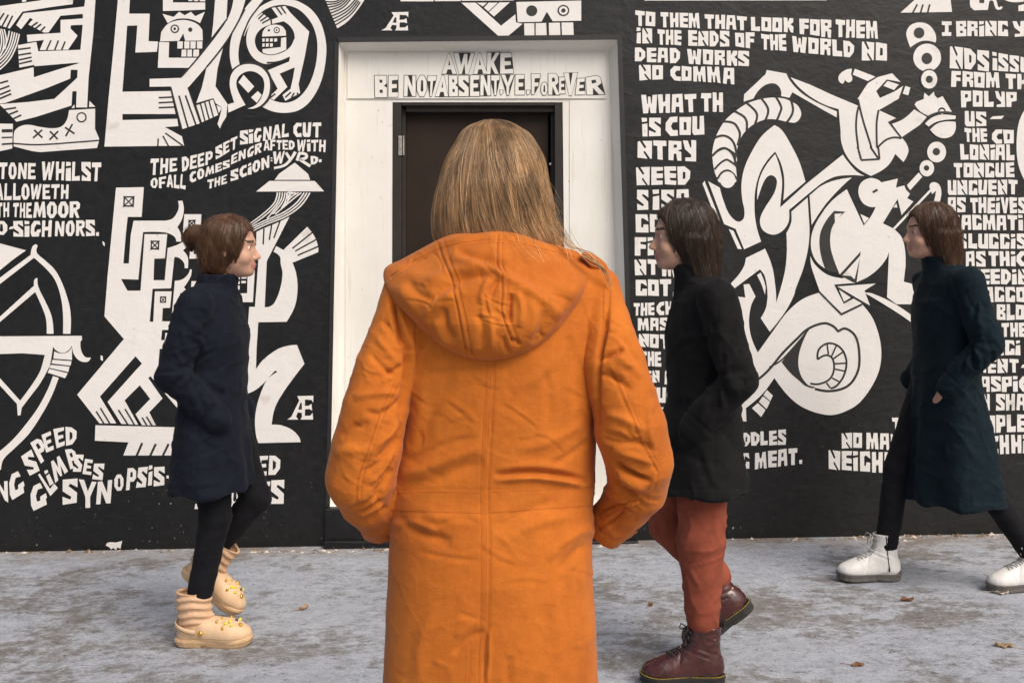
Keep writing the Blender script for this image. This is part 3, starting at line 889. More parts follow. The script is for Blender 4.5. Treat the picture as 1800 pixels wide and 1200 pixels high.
# ---- ring with the small grinning figure
p = Paint('mural_figure', 'small grinning mural figure curled inside a ring')
a = Z(360, 0, 6)
p.w(a('508,-6 628,-6 480,190s 390,380s 355,560s 370,692 295,748 265,600s 275,430s 330,260s 420,100s'))
p.l(2.2, a('640,-10 560,90s 470,215s 405,385'), 3)
p.w(a('408,385 470,225s 560,95s 700,14s 800,-8s 900,0s 990,20s 1130,110s 1230,260s 1280,470s 1270,680s 1220,880s 1120,1060s 1000,1160s 860,1192s 720,1178s 600,1125 680,1040 760,1075s 870,1085s 980,1040s 1080,930s 1150,770s 1185,580s 1180,400s 1120,240s 1000,110s 860,58s 740,65s 620,115s 520,210s 450,310s 418,385'))
p.w(a('603,140 690,205 700,262 600,305s 540,380s 533,470s 580,550s 680,585s 800,565s 900,500s 945,410 1000,520 900,600 780,655s 640,678s 520,620s 450,500s 443,370s 495,240s'), 1)
p.w(a('705,88 850,68 905,140 1102,338 1055,600 990,890 1006,985 850,1066 820,1005 905,940 930,830 950,713 790,780 872,920 730,1057 670,1032 770,940 663,745 890,652 900,600 940,500 950,400s 930,320s 880,260s 830,228 705,258 705,212 775,185'), 1)
for s in ('565,207 622,150', '585,228 656,180', '605,250 688,205', '755,80 815,162', '805,75 855,146', '690,1035 745,992', '850,1030 910,975', '915,1035 945,982', '975,980 988,1012'): p.l(2.3, a(s), 2)
p.l(2.6, a('895,610 780,655s 655,665'), 2); p.l(2.2, a('700,205 705,262'), 2)
p.w(a('605,390 612,340 650,290s 720,265s 810,278s 855,332 858,380'), 1)
cx, cy = a('760,322')[0][:2]
p.disc(cx, cy, 5.6, 5.6, 1, 2); p.disc(cx, cy, 3.8, 3.8, 0, 3); p.disc(cx, cy, 1.6, 1.6, 1, 4); p.disc(*a('677,325')[0][:2], 2.2, 2.2, 1, 2)
for x0, x1 in ((608, 632), (645, 674), (688, 718), (732, 764)): p.w(a('%d,410 %d,408 %d,440 %d,444' % (x0, x1, x1, x0)), 1)
for x0, x1 in ((608, 632), (645, 674), (688, 718)): p.w(a('%d,462 %d,460 %d,494 %d,498' % (x0, x1, x1, x0)), 1)
p.w(a('608,522 802,500 806,405 860,396 860,525 760,568s 680,577s 612,558'), 1)
p.l(3.4, a('290,752 380,690s 490,665s 610,705s 685,800s 705,900s 680,1035s 590,1130'), 4)
p.w(a('285,1000 265,880s 290,775s 370,700s 480,680s 590,712s 665,795s 690,900s 670,1020s 600,1110s 520,1148s 452,1148 540,1110s 600,1030s 630,920s 615,830s 550,772s 470,755s 390,785s 340,850s 345,940s 432,1110 250,1192 245,1105 312,1085'), 5)
p.w(a('410,793 522,915 460,983 355,870'), 1); p.w(a('488,1030 560,963 602,1005 550,1087'), 1)
p.done()
p = Paint('mural_figure', 'fan of white stripes above the doorway')
a = Z(360, 0, 6)
p.w(a('1268,-6 1690,-6 1600,125s 1500,235s 1397,302'))
for i in range(9):
    f = (i + 0.6) / 9.5
    x0, y0 = 1268 + 125 * f, 300 * f
    x1, y1 = (1420 + 250 * f, -10) if i < 5 else (1640 - 60 * (8 - i) / 4, -10 + 12 * (i - 5))
    p.l(2.0, a('%f,%f %f,%fs %f,%f' % (x0 - 12, y0, (x0 + x1) / 2 + 20, (y0 + y1) / 2 + 16, x1, y1)))
p.done()

# ---- flying hat with beam
p = Paint('mural_figure', 'flying saucer hat with a striped beam')
p.w(z7('1380,443 1500,545 1518,598 1198,598 1235,545')); p.w(z7('1150,608 1560,608 1645,702 1030,704'))
a = Z(350, 320, 7.184)
for i in range(2):
    p.lw(2.4, a('%d,133 %d,250s %d,%ds %d,%ds %d,%ds %d,%ds %d,1060s %d,1175' % (990 + 30 * i, 958 + 34 * i, 850 + 32 * i, 368 + 14 * i, 620 + 14 * i, 545 + 24 * i, 400 + 18 * i, 718 + 24 * i, 250 + 16 * i, 905 + 8 * i, 188 + 12 * i, 195 + 12 * i)), wd2=1.2)
for i, e_ in ((2, '860,460'), (3, '930,405'), (4, '1040,330'), (5, '1110,262')):
    p.lw(2.3, a('%d,133 %d,235s %s' % (990 + 31 * i, 965 + 32 * i, e_)))
for j in range(3):
    p.lw(2.5, a('%d,135 %d,%ds %d,%ds %d,%ds %d,%ds %d,%ds %d,%ds %d,1040s %d,1160' % (1400 - 36 * j, 1285 - 34 * j, 300 - 12 * j, 1105 - 28 * j, 430 - 18 * j, 850 - 14 * j, 535 - 22 * j, 640 - 12 * j, 640 - 22 * j, 480 - 10 * j, 750 - 22 * j, 330 - 10 * j, 900 - 14 * j, 250 - 8 * j, 240 - 8 * j)), wd2=1.2)
for j, e_ in ((3, '960,408'), (4, '1050,330'), (5, '1120,240'), (6, '1160,180')):
    p.lw(2.3, a('%d,135 %d,%ds %s' % (1400 - 36 * j, 1285 - 30 * j, 270 - 20 * j, e_)))
p.done()

# ---- stepped beast with horned square heads
p = Paint('mural_figure', 'stepped mural beast with square eyes and curved horns')
a = Z(130, 320, 6); b = Z(170, 480, 6); c = Z(120, 600, 6)
p.w(a('445,60 738,55 715,368 568,368 548,550 522,858 580,858 600,560 630,408 960,408 1040,385s 1090,320s 1107,260s 1098,200 1145,197 1160,290s 1140,390s 1092,475 1125,540s 1130,628 1080,628 1060,575s 960,532s 730,528 705,760 680,1028 497,1022 565,1145 703,1145 730,780 745,550 985,550 960,805 848,808 840,1035 958,1035 970,900 990,695 1100,658s 1190,600s 1225,550 1247,555 1230,640s 1150,720 1200,790s 1202,908 1168,908 1160,850s 1110,800s 1060,790 1025,1120')
    + b('590,165 560,512 597,512 615,192 792,192 775,365 698,368 690,508 787,508 825,80 905,65s 965,10s 985,-40 1003,-38 990,40s 920,150 960,205s 975,287 942,287 935,240s 880,208 850,596 690,598 680,706 718,706 725,630 850,628 838,798 665,798 650,980 890,800 915,400 1000,360s 1050,310s 1060,255 1092,260 1080,320s 1020,400 1070,465s 1084,552 1048,552 1040,505s 975,478 945,835')
    + c('980,352 1298,690 1260,832 868,365 845,385 995,600 855,745 925,882 780,882 710,765 865,605 755,460 595,620 740,877 560,867 415,635 778,232 710,155 335,580 507,862 330,862 95,560 565,0')
    + b('288,695 82,455 100,230') + a('355,1000'))
for (s, u) in (('525,150 640,150 632,262 520,262', 0.7), ('812,618 905,618 898,712 808,712', 0.66)):
    q = a(s); p.k_(q, 1)
    cx = sum(t_[0] for t_ in q) / 4; cy = sum(t_[1] for t_ in q) / 4
    p.w([(cx + (t_[0] - cx) * u, cy + (t_[1] - cy) * u, False) for t_ in q], 2)
    p.l(1.8, [q[0], q[2]], 3); p.l(1.8, [q[1], q[3]], 3)
p.k_(b('668,245 735,245 733,312 668,312')); p.disc(*b('702,280')[0][:2], 3.4, 3.4, 0, 2); p.disc(*b('702,280')[0][:2], 2.2, 2.2, 1, 3)
p.k_(b('760,675 810,672 808,733 757,733'))
p.w(a('1165,340 1345,340 1335,535 1150,532'))
q = a('1210,400 1285,398 1278,475 1205,475'); p.k_(q, 1)
cx = sum(t_[0] for t_ in q) / 4; cy = sum(t_[1] for t_ in q) / 4
p.w([(cx + (t_[0] - cx) * .6, cy + (t_[1] - cy) * .6, False) for t_ in q], 2); p.l(1.8, [q[0], q[2]], 3); p.l(1.8, [q[1], q[3]], 3)
p.w(a('1230,655 1380,655 1370,808 1218,808')); p.k_(a('1265,703 1325,703 1320,760 1263,760'))
p.w(b('1000,85 1150,85 1140,235 990,235')); p.k_(b('1045,130 1098,130 1095,180 1042,180'))
p.w(b('1095,312 1200,312 1185,458 1085,458')); p.k_(b('1135,350 1180,350 1176,408 1130,408'))
for s in ('295,735 380,868', '340,700 442,868', '530,720 632,878', '600,710 702,882', '780,800 832,888', '825,790 886,888'): p.l(2.4, c(s))
p.w(c('1290,148 1010,370 1050,425 1215,462 1195,605 1265,695 1302,650 1290,590 1315,372 1178,340 1258,272 1385,432 1430,345'))
for s in ('1240,630 1275,668', '1262,612 1302,640'): p.l(2.0, c(s))
p.w(P_('168,747 330,751 380,747 416,746 440,765 448,777 400,778 320,780 312,800 217,800 226,777 167,774'))
for s in ('782,1068 722,1205', '925,1078 865,1205', '1060,1078 998,1205'): p.l(3.4, c(s))
p.done()

# ---- crouching figure with raised hands
p = Paint('mural_figure', 'crouching mural figure with raised hands and boxy head')
a = Z(350, 320, 7.184); b = Z(340, 460, 6.923); c = Z(280, 580, 6)
p.w(a('535,748 602,705 670,802 722,802 725,630 800,592 915,545 1020,500 1142,438 862,985') + b('893,0 868,552 930,545s 985,500s 1050,350s 1085,150s 1062,20s')
    + a('1020,940s 940,880 975,808 1065,858 1365,565 1430,640 1480,730 1507,830 1505,885 1180,1018') + b('1250,140s 1268,330s 1235,540s 1135,730 790,735 770,1050')
    + c('1020,412 1100,310s 1250,200s 1360,165s 1452,155 1532,355 1420,500s 1300,670s 1220,820s 1185,995 1290,1003s 1400,1050s 1470,1120s 1492,1180 1045,1190 1020,1100s 1010,950s 1030,800s 1080,640s 1140,520s 1245,440 1225,425 1195,455 1080,580s 980,650s 900,668s 850,640s 850,600s 885,550s 940,490 885,480 890,515s 860,570s 800,580s 720,535s 715,470 640,470 720,545s 820,630s 838,700s 830,800s 880,920s 960,1040s 1012,1190 815,1192 815,995 680,750 570,590 475,455 340,240 400,160s 480,80s 560,40s 640,55s 740,120s 830,240s 905,385 925,100')
    + b('680,548 750,548 790,0') + a('748,1000 750,983 675,975'))
for s, w_ in (('820,585 810,788', 2.2), ('918,540 888,732', 2.2), ('1022,495 945,708', 2.2), ('1432,636 1180,838', 2.2), ('1494,718 1215,872', 2.2), ('1508,812 1245,926', 2.2)): p.l(w_, a(s))
p.w(c('600,600 672,770 600,825'))
p.w(b('210,120 478,108 470,240 398,285 470,320 460,488 310,490 310,330 205,330'))
p.disc(*b('340,205')[0][:2], 6.5, 6.0, 1, 1); p.disc(*b('338,208')[0][:2], 3.8, 3.4, 0, 2)
for x0, x1, y0, y1 in ((490, 570, 108, 158), (489, 568, 180, 212), (489, 566, 236, 272), (489, 565, 290, 340), (586, 650, 108, 156), (585, 648, 180, 205), (585, 641, 233, 260)):
    p.w(b('%d,%d %d,%d %d,%d %d,%d' % (x0, y0, x1, y0, x1 - 2, y1, x0, y1 + 2)))
p.w(b('662,106 748,108 725,492 482,490 485,388 655,382'))
p.done()

# ---- drawn bow
p = Paint('mural_figure', 'mural double bow held by a white fist')
a = Z(0, 420, 5); b = z7b
p.w(a('-6,38 230,100 110,185 -6,280'))
p.w(a('270,140 285,70s 315,45 332,58 325,120s 400,190s 490,280s 560,420s 610,580s 624,700s 620,832 555,832 550,600s 510,420s 450,310s 300,165 -6,400 -6,345'))
p.w(a('300,410 305,355s 330,343 338,420s 400,550s 455,680s 472,832 412,832 405,700s 375,610s 310,465 -6,735 -6,688'))
p.w(a('-6,855 720,850 722,885 708,905s 715,980s 750,1035s 800,1040 770,1078s 700,1068s 650,1010s 632,935 600,980s 545,1000s 490,975s 468,945 450,1060')
    + b('405,10 330,150s 240,270s 178,352 168,412 145,415 138,320 -6,165 -6,105 165,295 250,180s 320,70s 345,0') + a('395,1018 200,1003 -6,1010'))
p.w(a('478,985 510,1000s 550,1004s 600,990s 632,950 634,1062 470,1050')); p.w(a('465,1060 630,1073 622,1112 452,1092'))
p.w(a('448,1105 612,1120 602,1168 430,1130')); p.w(a('435,1140 595,1178') + b('530,113 388,68'))
p.w(b('430,95 478,110 410,280s 320,440s 230,570s 120,680s 30,770s 10,850 -6,862 -6,708 100,615s 200,500s 310,350s 390,200s'))
p.done()

# ---- box-headed skull over the doorway
p = Paint('mural_figure', 'box-shaped skull and folded arm above the doorway')
a = Z(560, 0, 6); b = Z(810, 0, 6)
p.w(a('865,-8 1212,-8 1212,18 865,18')); p.w(a('1225,-8 1502,-8 1502,15 1225,16')); p.w(b('10,-8 560,-8 555,8 10,13'))
p.w(b('5,32 155,32 425,275 575,155 582,240 652,255 465,412 430,412'))
p.w(b('170,32 277,32 232,72')); p.w(b('295,32 390,32 290,125 245,85')); p.w(b('405,30 517,28 350,178 297,132'))
p.w(b('585,25 1270,10 1270,222 970,228 908,128 850,232 600,238'))
cx, cy = b('748,118')[0][:2]; p.disc(cx, cy, 9.8, 9.6, 1, 1)
cx, cy = b('1082,115')[0][:2]; p.disc(cx, cy, 10.4, 10, 1, 1); p.disc(cx, cy, 7.8, 7.4, 0, 2); p.disc(cx, cy, 3.8, 3.8, 1, 3)
for s in ('668,250 775,248 777,407 672,409', '790,248 900,246 908,404 790,407', '928,245 1045,243 1052,404 932,406', '1062,242 1185,240 1192,404 1068,406'): p.w(b(s))
p.done()

# ---- pieces cut by the top and right edges
p = Paint('mural_figure', 'thin white bar cut by the top edge of the picture'); p.w(P_('1133,-3 1453,-3 1453,1.2 1133,1.6')); p.done()
a = Z(1560, 0, 7.5)
p = Paint('mural_figure', 'white four-toed foot at the top of the wall')
p.w(a('370,-8 830,-8 850,162 170,172')); [p.l(2.6, a(s)) for s in ('392,62 330,178', '468,62 435,172', '557,62 528,172')]; p.done()
p = Paint('mural_figure', 'white curly creature at the top right of the wall')
p.w(a('1085,-8 1085,60 1092,95 1140,140 1322,135 1335,60s 1350,12s 1390,20s 1410,80s 1440,130s 1500,125 1520,95 1490,90 1462,98s 1445,50s 1430,-8')); p.k_(a('1210,-8 1275,-8 1270,48 1210,42')); p.done()
p = Paint('mural_figure', 'white curve at the top right corner'); p.w(a('1520,-8 1600,25s 1700,35s 1830,20 1830,-8')); p.done(); p = Paint('mural_figure', 'white block at the top right corner'); p.w(a('1725,80 1830,50 1830,150 1725,150')); p.done()
p = Paint('mural_figure', 'white crescent at the right edge'); p.w(P_('1803,190 1791,215s 1786.7,253s 1790,290s 1803,322'))
p.done()

# ---- the horned musician, the serpent and the archer on the right
p = Paint('mural_figure', 'coiled serpent, horned musician and archer tangled together')
j1 = Z(1230, 110, 6.667); j2 = Z(1460, 100, 7.5); j3 = Z(1220, 240, 6.667); j4 = Z(1440, 230, 6.667)
j5 = Z(1230, 380, 6.667); j6 = Z(1400, 330, 5.4545); j7 = Z(1240, 500, 5); j8 = Z(1480, 470, 4.443); jr = Z(1560, 0, 7.5)
# chain of rings
p.w(jr('300,630 260,520s 248,430s 300,340s 410,300s 530,325s 612,410s 640,500s 632,567 520,540s 420,555s'))
p.disc(*jr('415,438')[0][:2], 9.4, 9.6, 1, 1)
cx, cy = jr('522,762')[0][:2]; p.disc(cx, cy, 24.4, 24.4, 0, 0); p.disc(*jr('518,775')[0][:2], 9.4, 10, 1, 1)
cx, cy = jr('547,1050')[0][:2]; p.disc(cx, cy, 16.5, 18.8, 1, 2); p.disc(cx, cy, 14, 16.2, 0, 3); p.disc(cx, cy, 6.2, 6.4, 1, 4)
# ringed tail
p.w(j1('1080,466 1000,428s 910,415s 800,416s 680,440s 560,480s 420,570s 290,690s 190,870s 145,1060s 155,1180s') + j3('212,215 232,380s 265,480s 300,540s 480,540s 500,490s 488,340s 492,215s')
    + j1('418,1180s 430,1080s 450,960s 495,860s 560,780s 660,710s 780,668s 900,670s 1030,697s 1130,700s 1188,610s 1150,510s'))
for s in ('1072,455 1092,545s 1080,610s 1022,700', '895,410 955,530s 940,590s 905,675', '715,415 795,530s 800,590s 768,680', '550,478 650,570s 672,630s 645,725', '405,572 520,640s 550,700s 548,798',
          '280,694 400,715s 460,800s 470,860s 442,972', '172,885 290,860s 390,930s 432,1098', '145,1098 270,1005s 370,1055s 422,1190'): p.l(3.4, j1(s))
for s in ('208,228 350,142s 455,190s 498,240', '238,388 370,275s 450,310s 495,348', '272,500 330,420s 392,398s 450,430s 504,505'): p.l(3.0, j3(s))
cx, cy = j3('392,508')[0][:2]; p.disc(cx, cy, 13.4, 14.4, 0, 2)
# hooked arm and shoulder
p.w(j1('785,90 1015,132 1060,220s 1180,350s 1350,460s 1500,530s 1605,575 1605,645 1450,560 1085,350 1050,415 955,395 948,320s 905,262s 840,245s 760,270s 680,340s 628,425 515,460 520,375 770,140'))
p.w(j1('1065,175 1300,265') + j2('0,495 365,648 350,565 490,350 620,270 810,220 922,335 740,300 600,455 650,545 840,460 955,385 895,555 635,705 875,815 770,855 930,1065')
    + j4('962,78 1020,150s 1045,230s 1020,310s 985,367 890,272 820,390s 740,460s 605,530 450,440s 330,310s 262,150s 250,0') + j1('1660,900 1640,700 1628,548 1450,490s 1280,390s 1150,280s'))
p.l(3.0, j2('375,640 345,760s 335,950s 362,1200s') + j4('450,190s 492,345 705,333'))
p.l(3.0, j2('360,560 400,740s 450,920s 535,1190s') + j4('600,190s 692,325'))
p.l(3.0, j2('632,703 608,850s 605,1000s 612,1190s') + j4('690,200s 704,335'))
p.l(3.0, j4('690,190 780,110s 870,80s 965,90')); p.l(2.8, j2('880,815 765,858 935,1075'))
p.w(j2('1100,695 1268,795 1175,900 935,1062 808,885 960,820s'))
p.w(j2('1105,630 1130,595 1225,560 1235,475 1295,525 1360,460 1370,510 1410,550 1475,520 1600,730 1500,735s 1290,780 1180,720s'))
cx, cy = j2('1465,718')[0][:2]; p.disc(cx, cy, 6.8, 6.6, 1, 1); p.disc(cx, cy + 1, 4.4, 4.2, 0, 2)
p.l(3.4, j2('1270,800 1400,745s 1520,735s 1650,755'), 3)
p.w(j2('1240,885 1330,805s 1450,765s 1648,780 1640,825 1500,835s 1380,865s 1290,922'), 4)
p.w(j2('1305,965 1400,885s 1520,855s 1642,860 1645,950s 1600,1040s 1500,1075s 1400,1050s'), 4)
p.w(j2('320,160 590,265 490,322 290,237')); p.w(j2('280,160 200,175s 115,240s 105,310s 150,357s 180,330 190,302 212,332s 250,340s 285,300s 268,235'))
p.w(j2('695,385 750,320 897,368 835,440')); p.w(j2('985,385 1050,408 1022,510 950,488'))
for s, rx, ry, h in (('1375,250', 16.6, 18.2, 6.6), ('1260,440', 12.8, 14.2, 4.8)):
    cx, cy = j4(s)[0][:2]; p.disc(cx, cy, rx, ry, 0, 0); p.disc(cx - .6, cy - .6, h, h, 1, 1)
p.w(j4('1025,640 1165,490 1207,540 1065,697'))
# serpent arches
p.w(j3('942,-132 1030,-70s 1130,90s 1230,290s 1305,530 1045,750 1056,500s 1022,330s 950,178 850,290s 770,430s 715,640s 708,850s')
    + j5('650,30s 672,150s 718,298 520,388 420,150 285,92') + j3('165,525 300,600 340,740s 400,890s 470,975s 530,998s 580,960s 590,870s 565,740s 555,560s 590,370s 670,190s 790,0s'))
p.w(j3('950,208 1000,350s 1030,520s 1020,700 1008,832 1310,560 1742,213') + j4('340,370s 430,470s 530,530 380,520s 200,535s 90,580s 0,635')
    + j3('1340,672 1112,862 1115,940s 1100,1020s 1030,1110s 930,1150s 820,1110s 775,1030s 780,940s 840,820s 930,680s 965,580s 965,500s 910,455s 850,480s 800,570s 740,747 745,600s 780,460s 850,330s'))
p.w(j3('1140,880 1330,715') + j5('1275,-20 1285,200s 1265,400s 1210,620s 1120,860s') + j7('780,90s 700,240s 565,415 485,295 530,210s 548,100s')
    + j5('795,950s 790,850s 760,700s 705,622 345,890 370,780 460,680s 520,580s 540,490 765,380 850,600s 888,850s 895,1012 960,800s 1005,600s 1020,400s 1015,200 1070,80s 1075,0'))
p.w(j3('100,555 122,520 312,1005 255,965')); p.w(j5('340,150 395,172 492,387 445,382')); p.w(j5('670,690 712,660 750,750s 772,830 765,920 720,790'))
# lower coil
p.w(j7('335,0 385,-5 440,105 400,190s 382,330s 405,470s 460,597 600,400s 720,240s 850,130s 1005,70 1200,258 1372,180') + j8('160,290 250,420s 305,630s 280,830s 150,1040s 20,1125s')
    + j7('1080,1145s 880,1090s 740,990s 605,820 500,960s 355,1085 360,1202 290,1197 285,1050s 310,885 275,650s 275,400s 300,213 180,260s 95,382 48,335 130,190s 230,115s 350,115'))
p.k_(j7('668,680 900,408 835,560s 815,690s 840,800s 900,880s 960,905s 880,890s 830,850s 740,770s'))
p.l(3.6, j7('300,870 420,855s 540,765s 680,600s 800,480s 900,390s 1040,340s 1120,365s 1165,412 1235,388s 1320,460s 1352,620s 1335,770s 1250,890s 1100,935s 960,915s'))
p.l(2.4, j7('560,725 665,665s 780,545s 905,395'))
p.l(3.0, j7('985,658 1000,565s 1090,515s 1190,560s 1238,670s 1215,800s 1150,890s 1100,912')); p.l(2.8, j7('985,658 1060,620s 1115,650s 1128,750s 1090,830s 1000,872s 920,868'))
for s in ('1068,520 1080,612', '1152,530 1108,630', '1210,590 1125,650', '1238,690 1138,695', '1222,760 1138,742', '1180,855 1112,820', '1098,910 1062,862'): p.l(2.4, j7(s))
p.w(j7('540,925 592,975 570,1022 510,970')); p.w(j7('505,980 567,1030 537,1092 470,1030')); p.w(j7('460,1040 527,1100 490,1162 408,1085'))
# archer's body, wing, head
p.w(j6('125,75') + j4('0,660 150,590s 382,548 300,620s 180,740s 60,880s') + j6('145,357'))
p.w(j4('322,685 520,1112 600,1010s 662,892 590,890s 505,840s 458,720s 490,610s 590,555s 680,570s 728,605 920,560 898,668 995,640 1015,690 1062,738 1030,790 1102,830 965,987 918,800 745,1085 880,1150')
    + j6('950,410 1010,480s 1040,600s 1045,750 1028,900 1275,965 1232,850 1232,698 1580,703 1547,763 1418,768 1415,1118 960,1116 868,1050 886,612 860,680s 790,770s 690,850s 570,907 400,820 272,775 180,690s 138,560s 160,400s') + j4('50,940s 160,810s'))
p.k_(j6('360,222 467,230 360,345s 325,450s 332,600s 410,822 300,800 272,775 225,600s 225,450s 275,330s'), 1)
p.w(j6('365,252 437,246 368,335'), 2); p.k_(j6('410,835 615,610 575,907 540,907'), 2); p.w(j6('440,840 612,648 575,800 555,878 520,845'), 3)
p.w(j6('612,252 695,292 650,345')); p.w(j4('905,850 915,900 865,898'))
p.l(3.4, j4('625,722 682,690')); p.k_(j4('975,620 1010,640 1015,690 1065,720 1050,690 1030,640 1000,610'), 1)
p.lw(4.0, j4('1320,680 872,1150'), 2)
p.w(j4('1290,665 1303,618s 1355,603s 1410,640s 1430,740s 1395,900s 1375,1050s') + j6('1370,400s 1440,550s 1493,668 1388,663 1320,510s 1272,380s 1275,260s 1325,100s 1337,30 1300,62'))
for s in ('1445,795 1530,795 1533,850 1447,852', '1450,882 1533,880 1535,930 1450,932', '1450,955 1535,955 1532,1002 1450,998', '1448,1030 1530,1028 1525,1080 1445,1075'): p.w(j6(s))
p.w(j8('820,280 885,280 850,420s 765,567 728,525 790,400s')); p.w(j8('695,608 730,650 708,710s 695,768 675,680s'))
p.w(j6('132,655 180,740s 290,830s 430,868 515,855 560,912 360,928 452,1112 545,1062 625,1108 432,1200 225,1000 175,860s 138,740s'), 2)
p.l(2.6, j7('995,60 1195,265 1375,175'), 3)
p.w(j6('405,975 520,1052 455,1092'), 2)
p.l(2.6, j6('375,948 620,1090s 700,1140'), 3)
p.w(j6('390,946 758,918 650,985 702,1128'), 4)
p.w(j8('170,195 240,205s 420,290s 600,420s 740,560s 850,675s 940,712s 1018,688 960,760s 870,787 872,930s 840,1050s 715,1137 790,1070s 832,930s 825,830s 770,690s 660,530s 500,400s 330,290s'), 3)
p.w(j8('575,990 600,960s 635,965 615,1000s 637,1082 590,1040s'))
p.done()
p = Paint('paint_smear', 'splash of white paint low on the wall')
p.w(P_('186,958 190,953s 203,953 215,950 213,958s 212,964 207,961 204,966 199,962 196,965 192,961'))
p.done()
p = Paint('paint_smear', 'small white paint drips beside the bow')
p.w(P_('180,424 184,427s 184,433 181,430')); p.done()
p = Paint('paint_smear', 'white paint dabs near the stepped beast')
p.w(P_('177,624 181,626 181,634 177,632')); p.done()
